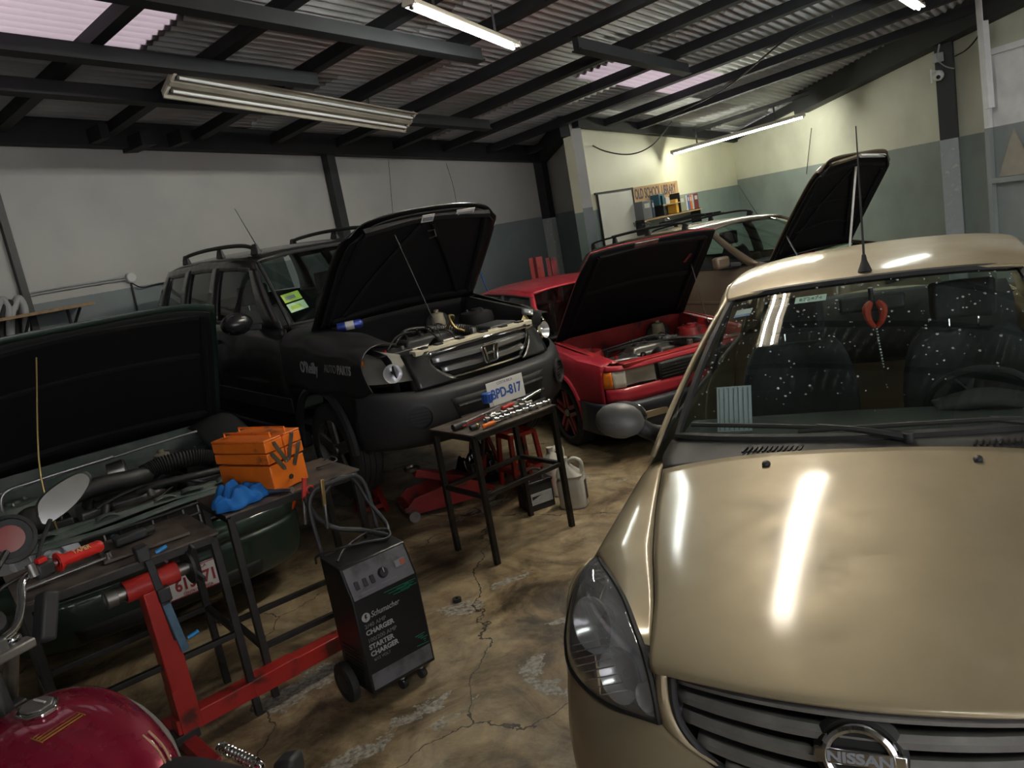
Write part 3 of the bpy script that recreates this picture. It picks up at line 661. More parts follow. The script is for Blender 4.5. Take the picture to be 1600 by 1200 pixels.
sed = thing('sedan', 'tan metallic sedan with wet windscreen, whole hood facing the camera', 'car', (.5617, 1.417, 0), rad(-117.517))
def sedan():
    R = sed; tan = M['tan']
    # hood: centre line and seam, front to rear
    cen = [(-.012, 0, .835), (-.05, 0, .850), (-.30, 0, .902), (-.60, 0, .952), (-.90, 0, .992), (-1.13, 0, 1.012)]
    edg = [(-.118, -.455, .802), (-.150, -.470, .822), (-.352, -.508, .858), (-.584, -.571, .888), (-.833, -.627, .919), (-1.13, -.680, .955)]
    rows = []
    for c, e in zip(cen, edg):
        rw = []
        for t in (0, .2, .4, .6, .78, .9, 1):
            y = e[1] * t; x = lerp(c[0], e[0], t ** 2.1); z = lerp(c[2], e[2], t ** 2.6); rw.append((x, y, z))
        rows.append(rw)
    s = MB(); s.grid(patch(full(rows), 34, 41)); s.build('hood', tan, R, solid=.010, smooth=60)
    for sd in (-1, 1):                                              # washer nozzles
        s = MB(); s.ball((-1.03, sd * .30, 1.006), .014, 10, 6, (1.3, 1, .8)); s.box((-1.03, sd * .30, .998), (.03, .022, .012)); s.build('washer_nozzle', M['plastic'], R)
    # lip strip of black rubber under the front edge
    inner = [(-.641, -.772, .847), (-.575, -.735, .852), (-.491, -.677, .855), (-.37, -.600, .853), (-.239, -.530, .843), (-.145, -.480, .825), (-.118, -.462, .745), (-.116, -.46, .67)]
    outer = [(-.641, -.772, .847), (-.590, -.789, .838), (-.520, -.806, .805), (-.457, -.818, .749), (-.405, -.820, .676), (-.330, -.775, .634), (-.225, -.645, .628), (-.116, -.46, .67)]
    for sd in (-1, 1):
        fl = (lambda p: p) if sd < 0 else (lambda p: (p[0], -p[1], p[2]))
        I, O = cr(inner, 30), cr(outer, 30)
        def lens(dep, shr=0.0):
            P = []
            for i in range(30):
                rw = []
                for j in range(13):
                    t = lerp(shr, 1 - shr, j / 12); q = I[i] * (1 - t) + O[i] * t
                    bu = 4 * t * (1 - t) * math.sin(PI * min(1, max(0, i / 29))) ** .8
                    nn = np.array([.62, -.55, .42]); q = q + nn * (.055 * bu - dep)
                    rw.append(fl(tuple(q)))
                P.append(rw)
            return P
        hd = obj('headlamp', None, R)
        s = MB(); s.grid(lens(0)); s.build('lamp_lens', M['lens_hazy'], hd, smooth=60, solid=.003)
        s = MB(); s.grid(lens(.105, .04)); s.build('lamp_housing', mat('housing_grey', (.66, .67, .70), .35, .1) if sd < 0 else bpy.data.materials['housing_grey'], hd, smooth=60)
        s = MB(); s.tube([fl(tuple(p)) for p in list(I) + list(O[-2:0:-1])], .008, 6, closed=True); s.build('lamp_seal', M['rubber'], hd)
        ax = V(fl((.80, -.42, .22))).normalized()
        def bowl(c, r, d, nm='reflector_bowl', m_=None):
            s = MB(); c = V(fl(c)); s.lathe([(r * .18, -d), (r * .55, -d * .78), (r * .85, -d * .38), (r, 0), (r * 1.04, .004), (r * 1.02, -.006)], 26, c, ax); b_ = s.build(nm, m_ or M['reflector'], hd)
            s = MB(); s.ball(c - ax * d * .55, r * .20, 10, 6); s.build('bulb', M['lens'], b_)
        bowl((-.385, -.715, .760), .078, .07); bowl((-.245, -.600, .700), .072, .06); bowl((-.165, -.500, .700), .036, .04); bowl((-.165, -.49, .645), .026, .03)
        # flutes of the parking lamp towards the tip
        for k in range(9):
            t = .07 + .2 * k / 8; i0 = int(t * 29); a, b = V(fl(tuple(I[i0]))), V(fl(tuple(O[i0]))); nn = V(fl((.62, -.55, .42)))
            s = MB(); s.bar(a.lerp(b, .12) - nn * .028, a.lerp(b, .88) - nn * .028, .004, .004); s.build('lens_flute', M['reflector'], hd)
        for k in range(11):
            t = .60 + .25 * k / 10; i0 = int(t * 29); a, b = V(fl(tuple(I[i0]))), V(fl(tuple(O[i0]))); nn = V(fl((.62, -.55, .42)))
            s = MB(); s.bar(a.lerp(b, .35) + nn * .012, a.lerp(b, .85) + nn * .012, .003, .003); s.build('lens_flute', M['reflector'], hd)
        # fender: strip between hood seam and lamp, then the side back to the door
        seam = [(-.155, -.474, .822), (-.352, -.513, .856), (-.584, -.576, .886), (-.833, -.632, .917), (-1.15, -.690, .952)]
        sm = cr(seam, 25)
        def seam_at(x): return [float(np.interp(-x, -sm[:, 0], sm[:, k])) for k in (1, 2)]
        def in_at(x):
            k = np.array([p for p in I if p[2] > .80]); k = k[np.argsort(-k[:, 0])]
            return [float(np.interp(-x, -k[:, 0], k[:, q])) for q in (1, 2)]
        ar = arch(-.87, .30, .345, .20)
        def fprof(x):
            a = seam_at(x); zt = a[1]
            return [(-a[0], zt), (lerp(-a[0], .782, .6), zt - .008), (.782, zt - .045), (.828, zt - .13), (.843, zt - .24), (.846, .5), (.84, .35), (.82, .2)]
        rows = []
        for x in np.linspace(-.638, -1.24, 22):
            pr = cr([(p[0], p[1], 0) for p in fprof(x)], 40); zl = ar(x); out = []
            
            k = [q for q in pr if q[1] >= zl]; k = np.array(k if len(k) > 3 else pr[:4])
            k = cr(k, 18)
            rows.append([fl((x, -q[0], q[1])) for q in k])
        f0 = [(abs(p[1]), p[2]) for p in rows[0]]; k = [q for q in f0 if q[0] <= .776]; ys0, zs0, ys1, zs1 = k[0][0], k[0][1], k[-1][0], k[-1][1]; strip = []
        for x in np.linspace(-.19, -.638, 14):
            a, b = seam_at(x), in_at(x); strip.append([fl((x, lerp(a[0], b[0], (y - ys0) / (ys1 - ys0)), lerp(a[1], b[1], lerp((y - ys0) / (ys1 - ys0), (zs0 - z) / (zs0 - zs1), min(1, (-.19 - x) / .4))))) for y, z in k])
        strip[-1] = rows[0][:len(k)]
        s = MB(); s.grid(rows); s.grid(strip); s.build('fender', tan, R, solid=.006, smooth=60)
    # bumper: lower skin, wraps from the nose to the front arch; the upper edge runs under grille and lamps
    top = [(.0, 0, .560), (-.012, -.12, .563), (-.045, -.22, .575), (-.088, -.31, .600), (-.108, -.40, .640), (-.122, -.465, .664), (-.215, -.62, .625), (-.325, -.765, .628), (-.405, -.822, .668), (-.47, -.836, .72), (-.55, -.838, .80), (-.645, -.800, .84)]
    def lvl(z, grow, under=0.):
        pl = [(.03, 0), (.02, -.14), (-.005, -.28), (-.045, -.42), (-.10, -.55), (-.175, -.67), (-.26, -.76), (-.345, -.815), (-.43, -.838), (-.49, -.844), (-.56, -.847), (-.645, -.846)]
        return [(x + grow - under, y * (1 + grow * .3), z) for x, y in pl]
    rows = [top, [(lerp(a[0], b[0], .75), lerp(a[1], b[1], .75), lerp(a[2], .50, .55)) for a, b in zip(top, lvl(.5, 0))], lvl(.46, .008), lvl(.36, .012), lvl(.26, .0), lvl(.19, -.03)]
    rows[1][-1] = (-.645, -.842, .66)
    rows = [[p for p in r] for r in rows]
    s = MB(); s.grid(patch(full(rows), 22, 61)); s.build('front_bumper', tan, R, solid=.008, smooth=60)
    s = MB(); s.box((-.30, 0, .28), (.5, 1.5, .1)); s.build('bumper_core', M['under'], R, smooth=0)
    # strips between grille and lamps
    for sd in (-1, 1):
        fl = (lambda p: p) if sd < 0 else (lambda p: (p[0], -p[1], p[2]))
        gi = [(-.125, -.418, .806), (-.118, -.420, .75), (-.112, -.405, .68), (-.098, -.365, .630), (-.075, -.29, .596)]
        go = [(-.128, -.452, .806), (-.116, -.455, .745), (-.114, -.452, .69), (-.112, -.44, .655), (-.10, -.36, .612)]
        s = MB(); s.grid(patch([[fl(p) for p in gi], [fl((lerp(a[0], b[0], .5) + .012, lerp(a[1], b[1], .5), lerp(a[2], b[2], .5))) for a, b in zip(gi, go)], [fl(p) for p in go]], 7, 20)); s.build('bumper_strip', tan, R, solid=.006)
    # grille: black well, surround, three pairs of bars, uprights, badge
    s = MB(); gw = [(-.40, .80), (-.41, .72), (-.38, .64), (-.30, .585), (.0, .545), (.30, .585), (.38, .64), (.41, .72), (.40, .80), (.0, .83)]
    s.prism(gw, (-.17, 0, 0), V((0, 1, 0)), V((0, 0, 1)), V((1, 0, 0)), .02); g = s.build('grille', M['grille_black'], R, smooth=0)
    s = MB(); edge = cr([(-.115, -.41, .80), (-.11, -.412, .73), (-.105, -.395, .665), (-.085, -.33, .605), (-.04, -.2, .572), (-.015, 0, .56)], 24); s.tube([tuple(p) for p in edge] + [(p[0], -p[1], p[2]) for p in edge[-2::-1]], .010, 8); s.build('grille_surround', M['plastic'], g)
    def gbar(zc, ze, w, h, xo=0., yl=.405, nm='grille_bar'):
        ys = np.linspace(-yl, yl, 25); rows = []
        for y in ys:
            t = abs(y) / .42; x = lerp(-.018, -.128, t ** 2) + xo; z = lerp(zc, ze, t ** 2)
            rows.append([(x - .05, y, z + h * .35), (x - .012, y, z + h * .5), (x, y, z + h * .2), (x, y, z - h * .3), (x - .02, y, z - h * .5)])
        s = MB(); s.grid(rows); return s.build(nm, M['grille_grey'], g, solid=.005)
    gbar(.812, .782, .02, .012, -.004); gbar(.760, .742, .03, .027, yl=.408); gbar(.702, .692, .03, .027, yl=.40); gbar(.640, .640, .03, .027, yl=.365); gbar(.590, .605, .03, .03, yl=.30)
    for y in (-.30, -.18, .18, .30):
        s = MB(); s.box((-.125 - .3 * (abs(y) - .18), y, .70), (.03, .004, .21)); s.build('grille_upright', M['grille_grey'], g, smooth=0)
    bd = obj('badge', None, R); c = V((-.012, 0, .728)); ax = V((1, 0, .18)).normalized(); up = V((-.18, 0, 1)).normalized(); sx_ = V((0, 1, 0))
    s = MB(); s.lathe([(0, -.03), (.088, -.03), (.092, -.012), (.08, .0), (0, .004)], 36, c, ax); s.build('badge_plinth', M['grille_black'], bd)
    s = MB(); s.tube([c + sx_ * (.066 * math.cos(2 * PI * i / 40)) + up * (.062 * math.sin(2 * PI * i / 40)) + ax * .006 for i in range(40)], .0105, 8, closed=True); s.build('badge_ring', M['chrome'], bd)
    s = MB(); s.prism([(-.088, -.016), (.088, -.016), (.088, .016), (-.088, .016)], c + ax * .006, sx_, up, ax, .010); s.build('badge_bar', M['chrome'], bd, bevel=.003)
    text_mesh('badge_lettering', 'NISSAN', .030, M['ink_grey'], bd, .001, M=basis(c + ax * .0168, sx_, up), sx=1.25, bold=.001)
    # cowl with vent slots
    s = MB(); s.grid(patch(full([[(-1.135, 0, 1.000), (-1.14, -.35, .995), (-1.145, -.68, .955)], [(-1.19, 0, .998), (-1.20, -.35, .995), (-1.22, -.70, .975)], [(-1.27, 0, 1.012), (-1.285, -.35, 1.012), (-1.33, -.69, 1.005)]]), 9, 31)); cw = s.build('cowl', M['cowl'], R, solid=.008)
    for y0 in (-.30, .40):
        for k in range(12):
            s = MB(); s.bar((-1.165, y0 - .10 + .017 * k, 1.003), (-1.215, y0 - .09 + .017 * k, 1.004), .006, .006); s.build('vent_slot', M['grille_black'], cw, smooth=0)
    # windscreen with black border
    wb = [(-1.25, 0, 1.015), (-1.262, -.25, 1.016), (-1.29, -.48, 1.018), (-1.335, -.668, 1.020)]
    wt = [(-1.955, 0, 1.452), (-1.955, -.2, 1.450), (-1.965, -.38, 1.442), (-1.985, -.53, 1.425)]
    rows = []
    for t in (0, .25, .5, .75, 1):
        rows.append([(lerp(a[0], b[0], t) + .02 * math.sin(PI * t), lerp(a[1], b[1], t), lerp(a[2], b[2], t) + .03 * math.sin(PI * t)) for a, b in zip(wb, wt)])
    W = patch(full(rows), 20, 31); s = MB(); s.grid(W); ws = s.build('windscreen', M['glass_ws'], R, smooth=60)
    def wp(u, v, o_=0.):            # point on the windscreen: u across 0..1 (car right to left), v up 0..1
        i = min(int(v * 19), 18); j = min(int(u * 30), 29); fi, fj = v * 19 - i, u * 30 - j
        q = [V(W[i + a][j + b]) for a in (0, 1) for b in (0, 1)]; p = q[0].lerp(q[1], fj).lerp(q[2].lerp(q[3], fj), fi)
        return p + V((.53, 0, .85)).normalized() * o_
    for nm, ring in (('windscreen_seal', [wp(0, t / 10) for t in range(11)] + [wp(t / 20, 1) for t in range(1, 21)] + [wp(1, 1 - t / 10) for t in range(1, 11)] + [wp(1 - t / 20, 0) for t in range(1, 20)]),):
        s = MB(); s.tube(ring, .016, 6, closed=True); s.build(nm, M['rubber'], R)
    # raindrops on glass, roof edge and hood (nobody could count them)
    s = MB(); rd = random.Random(3)
    for k in range(520):
        u, v = 1 - rd.random() ** 1.4, rd.random() ** .7
        if rd.random() > .35 + .65 * v: continue
        p = wp(u, v, .0015); r = rd.choice((.0018, .0025, .0035, .005)) * rd.uniform(.7, 1.2)
        s.ball(p, r, 6, 4, (1, 1, .55), (0, .55, 0))
    dr = s.build('windscreen_drops', M['water'], ws); dr['kind'] = 'stuff'
    # roof, its front edge and rails
    rr = []
    for x, zc, ze, ye in ((-1.955, 1.456, 1.428, .545), (-2.05, 1.474, 1.440, .565), (-2.25, 1.494, 1.452, .585), (-2.6, 1.505, 1.458, .595), (-2.95, 1.497, 1.448, .59), (-3.25, 1.465, 1.415, .57)):
        rr.append([(x, 0, zc), (x, -ye * .35, zc - .004), (x - .0, -ye * .7, lerp(zc, ze, .35)), (x, -ye * .92, lerp(zc, ze, .75)), (x, -ye, ze)])
    s = MB(); s.grid(patch(full(rr), 22, 29)); rf = s.build('roof', tan, R, solid=.01, smooth=60)
    s = MB(); 
    for k in range(160):
        x, y = -2.0 - abs(rd.gauss(0, .16)), rd.uniform(-.35, .5); z = 1.468 + .03 * min(1, (-2.0 - x) / .3) - .03 * (y / .58) ** 2
        s.ball((x, y, z), rd.choice((.003, .004, .006)), 6, 4, (1, 1, .5))
    dr = s.build('roof_drops', M['water'], rf); dr['kind'] = 'stuff'
    # aerial
    ae = obj('aerial', None, R); s = MB(); s.lathe([(0, 0), (.028, 0), (.026, .012), (.012, .05), (.008, .075), (0, .078)], 16, (-2.02, .0, 1.468), (-.35, 0, 1)); s.build('aerial_base', M['plastic'], ae)
    s = MB(); s.tube([(-2.05, 0, 1.54), (-2.36, 0, 2.06)], [.005, .0025], 6); s.build('aerial_rod', M['plastic'], ae)
    # pillars, doors, tail
    belt = lambda x: (itp(-x, (1.2, 1.6, 3.4, 4.3), (.735, .775, .775, .70)), itp(-x, (1.2, 1.7, 3.4, 4.3), (.985, .985, 1.02, 1.02)))
    rail = lambda x: (itp(-x, (1.95, 2.25, 3.0, 3.4), (.548, .588, .594, .56)), itp(-x, (1.95, 2.25, 2.8, 3.4), (1.425, 1.452, 1.45, 1.38)))
    greenhouse(R, belt, rail, [(-1.20, -1.345, -1.95, -2.04), (-2.45, -2.55, -2.55, -2.63), (-3.38, -3.95, -3.2, -3.4)], tan, M['glass'], M['plastic'], ['a_pillar', 'b_pillar', 'c_pillar'], bulge=.02)
    def prof(x):
        yb, zb = belt(x); g_ = itp(-x, (1.2, 3.6, 4.2, 4.43), (.845, .85, .81, .72)); return [(yb, zb), (yb + .035, zb - .06), (g_, zb - .25), (g_, .5), (g_ - .01, .35), (g_ - .04, .19)]
    low2 = arch(-3.405, .30, .345, .19)
    side_panel('front_door', R, tan, -1.245, -2.50, prof, lambda x: .22); side_panel('rear_door', R, tan, -2.505, -3.36, prof, low2); side_panel('rear_quarter', R, tan, -3.365, -4.38, prof, low2)
    s = MB(); s.grid(patch(full([[(-3.25, 0, 1.468), (-3.25, -.55, 1.42)], [(-3.9, 0, 1.10), (-3.9, -.62, 1.08)]]), 6, 9)); s.build('rear_window', M['glass'], R)
    s = MB(); s.grid(patch(full([[(-3.9, 0, 1.09), (-3.9, -.70, 1.03)], [(-4.36, 0, 1.06), (-4.36, -.66, 1.0)], [(-4.43, 0, .8), (-4.40, -.70, .8)], [(-4.45, 0, .5), (-4.42, -.74, .5)], [(-4.40, 0, .2), (-4.36, -.72, .2)]]), 14, 13)); s.build('tail', tan, R, solid=.008)
    s = MB(); s.box((-2.2, 0, .22), (3.9, 1.5, .06)); s.build('floor_pan', M['under'], R, smooth=0)
    for x in (-.87, -3.405):
        for sd in (-1, 1): wheel(R, x, sd * .745, .30, .185, M['alu'], 7, face=sd)
    # door mirrors
    for sd in (-1, 1):
        mo = obj('door_mirror', None, R); s = MB()
        rows = []
        for u, (sc, ln) in enumerate(((.35, 0.), (.85, .02), (1., .055), (.92, .09), (.55, .125), (.1, .135), (.0, .136))):
            rows.append([(-1.37 + ln + .02, sd * (.872 + .098 * sc * math.cos(a)) , 1.105 + .070 * sc * math.sin(a) + .006 * math.cos(a)) for a in [2 * PI * k / 14 for k in range(15)]])
        s.grid(rows); s.build('mirror_shell', mat('mirror_shell_grey', (.10, .095, .09), .45) if sd < 0 else bpy.data.materials['mirror_shell_grey'], mo, smooth=70)
        s = MB(); s.lathe([(0, 0), (.9, 0), (0, .001)], 4, (0, 0, 0)); 
        s = MB(); s.prism([(.09 * math.cos(2 * PI * k / 20), .060 * math.sin(2 * PI * k / 20)) for k in range(20)], (-1.352, sd * .872, 1.105), V((0, 1, 0)), V((0, 0, 1)), V((-1, 0, 0)), .006); s.build('mirror_glass', M['chrome'], mo)
        s = MB(); s.tube(cr([(-1.33, sd * .815, 1.07), (-1.36, sd * .785, 1.035), (-1.40, sd * .755, 1.005)], 6), [.035, .035, .034, .034, .036, .042], 10); s.build('mirror_arm', M['plastic'], mo)
    # wipers
    for p0, p1, p2 in (((-1.215, .12, 1.02), (-1.26, -.16, 1.045), (-1.30, -.60, 1.072)), ((-1.215, .62, 1.01), (-1.245, .35, 1.05), (-1.25, -.22, 1.045))):
        w = obj('wiper', None, R); p0, p1, p2 = V(p0), V(p1), V(p2)
        s = MB(); s.tube(cr([p0, p0.lerp(p1, .5) + V((0, 0, .012)), p1 + V((0, 0, .012))], 8), [.015, .014, .013, .012, .011, .010, .010, .010], 6); s.build('wiper_arm', M['plastic'], w)
        d = (p2 - p1).normalized(); a = p1 - d * .26; b = p2 if True else p2
        s = MB(); s.tube(cr([a, p1 + V((.006, 0, .010)), b], 12), .0085, 6); s.build('wiper_blade', M['rubber'], w)
        s = MB(); s.cyl(p0 - V((0, 0, .02)), p0 + V((0, 0, .016)), .018, 10); s.build('wiper_cap', M['plastic'], w)
    # inside: dashboard, wheel, seats, rear bench, mirror, stickers, sheet of paper
    s = MB(); s.grid(patch(full([[(-1.30, 0, .985), (-1.33, -.66, .985)], [(-1.55, 0, .985), (-1.55, -.68, .98)], [(-1.72, 0, .95), (-1.72, -.69, .94)], [(-1.76, 0, .70), (-1.76, -.69, .70)]]), 10, 13)); s.build('dashboard', M['dash'], R, solid=.02)
    s = MB(); s.grid(patch([[(-1.60, .22, .985), (-1.58, .37, 1.01), (-1.60, .52, .985)], [(-1.72, .20, .99), (-1.72, .37, 1.03), (-1.72, .54, .99)]], 5, 9)); s.build('instrument_hood', M['dash'], R, solid=.02)
    steering(R, -1.86, .37, .93)
    for y in (-.37, .37): seat(R, -2.35, y, .46, M['seat'])
    s = MB(); s.grid(patch([[(-3.05, -.62, .9), (-3.03, 0, .88), (-3.05, .62, .9)], [(-3.2, -.62, 1.08), (-3.18, 0, 1.10), (-3.2, .62, 1.08)], [(-3.3, -.6, 1.16), (-3.28, 0, 1.17), (-3.3, .6, 1.16)]], 8, 13)); s.build('rear_bench', M['seat'], R, solid=.1)
    im = obj('inside_mirror', None, R); s = MB(); s.box((-1.90, .02, 1.36), (.03, .24, .065), (0, -.15, 0)); s.build('mirror_body', M['plastic'], im, bevel=.012)
    s = MB(); s.cyl((-1.89, .02, 1.36), (-1.88, .02, 1.425), .01, 8); s.build('mirror_stem', M['plastic'], im)
    # sticker cards and sheet lie against the glass inside
    def card(nm, u, v, w, h, m_, tilt=0.):
        p = wp(u, v, -.012); a = (wp(u - .05, v, -.012) - wp(u + .05, v, -.012)).normalized(); b = (wp(u, v + .05, -.012) - wp(u, v - .05, -.012)).normalized()
        s = MB(); n_ = a.cross(b); s.prism([(-w / 2, -h / 2), (w / 2, -h / 2), (w / 2, h / 2), (-w / 2, h / 2)], p, a, b, n_, .001); return s.build(nm, m_, ws, smooth=0), p, a, b, n_
    c1 = card('inspection_sticker', .915, .86, .07, .055, M['paper']); s = MB(); s.bar(c1[1] - c1[2] * .035 - c1[3] * .02 + c1[4] * .0015, c1[1] + c1[2] * .035 - c1[3] * .02 + c1[4] * .0015, .016, .001, c1[4]); s.build('sticker_band', mat('sticker_blue', (.05, .12, .42), .5), ws, smooth=0)
    c2 = card('number_sticker', .665, .90, .12, .045, mat('sticker_green', (.55, .70, .62), .5)); text_mesh('sticker_number', '672474', .03, M['ink_grey'], ws, .0005, M=basis(c2[1] + c2[4] * .0016, c2[2], c2[3]))
sedan_fn = sedan
M['glass_ws'] = glass('wet_windscreen_glass', (.70, .80, .77), 1.5)
sedan_fn()
# a white ruled sheet on the dashboard and a beaded charm on the inside mirror are things of their own
def in_car(car, p): return car.matrix_basis @ V(p)
sh = thing('paper_sheet', 'white ruled sheet standing behind the windscreen of the tan sedan', 'paper', in_car(sed, (-1.42, -.47, 1.0)), rad(-117.5))
s = MB(); s.prism([(-.065, 0), (.065, 0), (.065, .175), (-.065, .175)], (0, 0, .002), V((0, 1, 0)), V((-.45, 0, .9)).normalized(), V((.9, 0, .45)).normalized(), .001); pg = s.build('page', M['paper'], sh, smooth=0)
for k in range(7):
    s = MB(); e = V((-.45, 0, .9)).normalized(); nn = V((.9, 0, .45)).normalized(); y = -.055 + .018 * k; s.bar(V((0, y, .006)) + nn * .0015, V((0, y, .006)) + e * .165 + nn * .0015, .003, .0006, nn); s.build('ruled_line', M['ink_grey'], sh, smooth=0)
ch = thing('hanging_charm', 'red ribbon charm with a silver bead string on the inside mirror of the tan sedan', 'charm', in_car(sed, (-1.87, .03, 1.37)), rad(-117.5))
M['ribbon'] = mat('red_ribbon', (.55, .06, .03), .6)
for sd in (-1, 1):
    s = MB(); s.tube(cr([(0, sd * .012, .0), (.01, sd * .030, -.03), (.01, sd * .022, -.075), (.005, sd * .004, -.10)], 8), [.010, .016, .018, .016, .014, .012, .010, .008], 8); s.build('ribbon_loop', M['ribbon'], ch)
for k in range(14):
    s = MB(); s.ball((.005, .001 * k, -.108 - .012 * k), .0055, 8, 5); s.build('bead', M['chrome'], ch)
# ------------------------------------------------------------------ black compact off-roader on jack stands, hood open
M['black_paint'] = paint('black_metallic_paint', (.012, .0118, .012), .2, .40, .7)
M['bumper_grey'] = mat('grey_bumper_plastic', (.022, .023, .026), .55, var=.2, scale=6)
M['cream'] = mat('cream_primer', (.62, .57, .42), .6, var=.15, scale=9)
M['black_panel'] = mat('black_underhood_paint', (.010, .010, .011), .7, spec=.2)
M['label_white'] = mat('label_white', (.55, .54, .52), .5)
M['blue_ink'] = mat('plate_blue', (.05, .12, .42), .5)
M['red_ink'] = mat('plate_red', (.38, .03, .05), .5)
M['lamp_silver'] = mat('aged_silver_lamp', (.34, .33, .29), .3, .3)
M['amber_dull'] = mat('aged_lamp_plastic', (.55, .46, .24), .25, coat=.6)
jeep = thing('offroad_car', 'black compact off-road car on stands with its hood raised and roof rails', 'car', (-.085, 5.20, .25), rot=(0, rad(1.72), rad(-52.28)))
def jeep_fn():
    R = jeep; bp = M['black_paint']; gp_ = M['bumper_grey']
    belt = lambda x: (itp(-x, (1.3, 1.7, 3.8, 4.5), (.80, .845, .845, .80)), itp(-x, (1.3, 1.7, 4.5), (1.17, 1.20, 1.27)))
    rail = lambda x: (itp(-x, (2.1, 2.5, 4.0, 4.35), (.635, .665, .665, .64)), itp(-x, (2.1, 2.4, 3.2, 4.35), (1.665, 1.70, 1.715, 1.67)))
    greenhouse(R, belt, rail, [(-1.40, -1.64, -2.08, -2.20), (-2.66, -2.86, -2.72, -2.88), (-3.44, -3.62, -3.46, -3.62), (-4.20, -4.50, -4.12, -4.30)], bp, M['glass_dark'], bp, ['a_pillar', 'b_pillar', 'c_pillar', 'd_pillar'], bulge=.02, tmax=.86)
    zw = .39
    fa, ra = arch(-.88, zw, .39, .36), arch(-3.50, zw, .39, .36)
    def prof(x):
        yb, zb = belt(x); g_ = itp(-x, (1.3, 3.8, 4.4, 4.55), (.885, .89, .86, .78)); return [(yb, zb), (yb + .02, zb - .08), (g_, zb - .32), (g_, .72), (g_ - .01, .50), (g_ - .05, .33)]
    def fprof(x):
        zt = itp(-x, (.3, .55, .8, 1.3), (.985, 1.04, 1.07, 1.165)); w = itp(-x, (.3, .45, .6, 1.3), (.80, .85, .878, .89)); return [(w - .13, zt), (w - .07, zt - .012), (w - .025, zt - .07), (w, zt - .22), (w, .7), (w - .01, .5), (w - .03, .36)]
    side_panel('front_fender', R, bp, -.42, -1.36, fprof, fa, 18, nz=14); side_panel('front_door', R, bp, -1.365, -2.76, prof, lambda x: .36); side_panel('rear_door', R, bp, -2.765, -3.52, prof, ra, 16); side_panel('rear_quarter', R, bp, -3.525, -4.53, prof, ra, 18)
    for sd in (-1, 1):                                             # plastic arch flares, side moulding, handles
        for xc in (-.88, -3.50):
            s = MB(); s.tube([(xc + .40 * math.cos(a), sd * .895, zw + .40 * math.sin(a)) for a in np.linspace(-.05, PI + .05, 20)], .028, 6); s.build('arch_flare', gp_, R)
        s = MB(); s.bar((-1.33, sd * .895, .62), (-3.05, sd * .90, .62), .012, .12); s.build('side_moulding', gp_, R, bevel=.005)
        s = MB(); s.bar((-1.30, sd * .85, .36), (-3.10, sd * .85, .36), .08, .12); s.build('sill', gp_, R, bevel=.02)
        for x in (-2.60, -3.42):
            s = MB(); s.bar((x, sd * .90, 1.06), (x - .17, sd * .90, 1.065), .03, .035); s.build('door_handle', bp, R, bevel=.01)
        mo = obj('door_mirror', None, R)
        s = MB(); s.grid([[(-1.80 + ln, sd * (1.0 + .12 * sc * math.cos(a)), 1.25 + .085 * sc * math.sin(a)) for a in [2 * PI * k / 14 for k in range(15)]] for sc, ln in ((.9, -.03), (1, 0), (.95, .05), (.6, .09), (.1, .10), (0, .101))]); s.build('mirror_shell', M['plastic_gloss'], mo, smooth=70)
        s = MB(); s.prism([(.105 * math.cos(2 * PI * k / 16), .072 * math.sin(2 * PI * k / 16)) for k in range(16)], (-1.825, sd * 1.0, 1.25), V((0, 1, 0)), V((0, 0, 1)), V((-1, 0, 0)), .004); s.build('mirror_glass', M['chrome'], mo)
        s = MB(); s.bar((-1.78, sd * .92, 1.21), (-1.72, sd * .83, 1.20), .05, .05); s.build('mirror_arm', M['plastic'], mo, bevel=.01)
        rl = obj('roof_bar', None, R); s = MB(); s.tube(cr([(-4.0, sd * .57, 1.76), (-3.85, sd * .57, 1.80), (-3.2, sd * .57, 1.825), (-2.45, sd * .565, 1.81), (-2.15, sd * .55, 1.745)], 24), .017, 8); s.build('bar_tube', M['plastic'], rl)
        for x in (-3.95, -3.0, -2.2):
            s = MB(); s.box((x, sd * .565, 1.765), (.16, .05, .09), taper=.5); s.build('bar_foot', M['plastic'], rl, bevel=.012)
    rr = []
    for x, zc, ze, ye in ((-2.10, 1.70, 1.665, .62), (-2.3, 1.73, 1.695, .65), (-2.8, 1.75, 1.715, .665), (-3.6, 1.75, 1.712, .665), (-4.15, 1.725, 1.68, .65), (-4.35, 1.69, 1.64, .62)):
        rr.append([(x, 0, zc), (x, -ye * .5, zc - .004), (x, -ye * .85, lerp(zc, ze, .5)), (x, -ye, ze)])
    s = MB(); s.grid(patch(full(rr), 18, 21)); s.build('roof', bp, R, solid=.02, smooth=60)
    wb = [(-1.30, 0, 1.19), (-1.33, -.4, 1.19), (-1.44, -.74, 1.19)]; wt = [(-2.09, 0, 1.70), (-2.10, -.35, 1.695), (-2.12, -.60, 1.665)]
    rows = [[(lerp(a[0], b[0], t), lerp(a[1], b[1], t), lerp(a[2], b[2], t) + .02 * math.sin(PI * t)) for a, b in zip(wb, wt)] for t in (0, .33, .66, 1)]
    W = patch(full(rows), 10, 21); s = MB(); s.grid(W); ws = s.build('windscreen', M['glass'], R)
    s = MB(); ring = [W[0][j] for j in range(21)] + [W[i][20] for i in range(1, 10)] + [W[9][j] for j in range(19, -1, -1)] + [W[i][0] for i in range(8, 0, -1)]; s.tube(ring, .014, 6, closed=True); s.build('windscreen_seal', M['rubber'], R)
    # two inspection stickers low on the car's right-hand side of the glass
    M['sticker_y'] = mat('sticker_yellow_green', (.42, .62, .10), .5); M['sticker_g'] = mat('sticker_pale_green', (.50, .72, .48), .5)
    ex, ey = V((-.06, .99, .1)).normalized(), V((-.82, .12, .52)).normalized(); ez = ex.cross(ey)
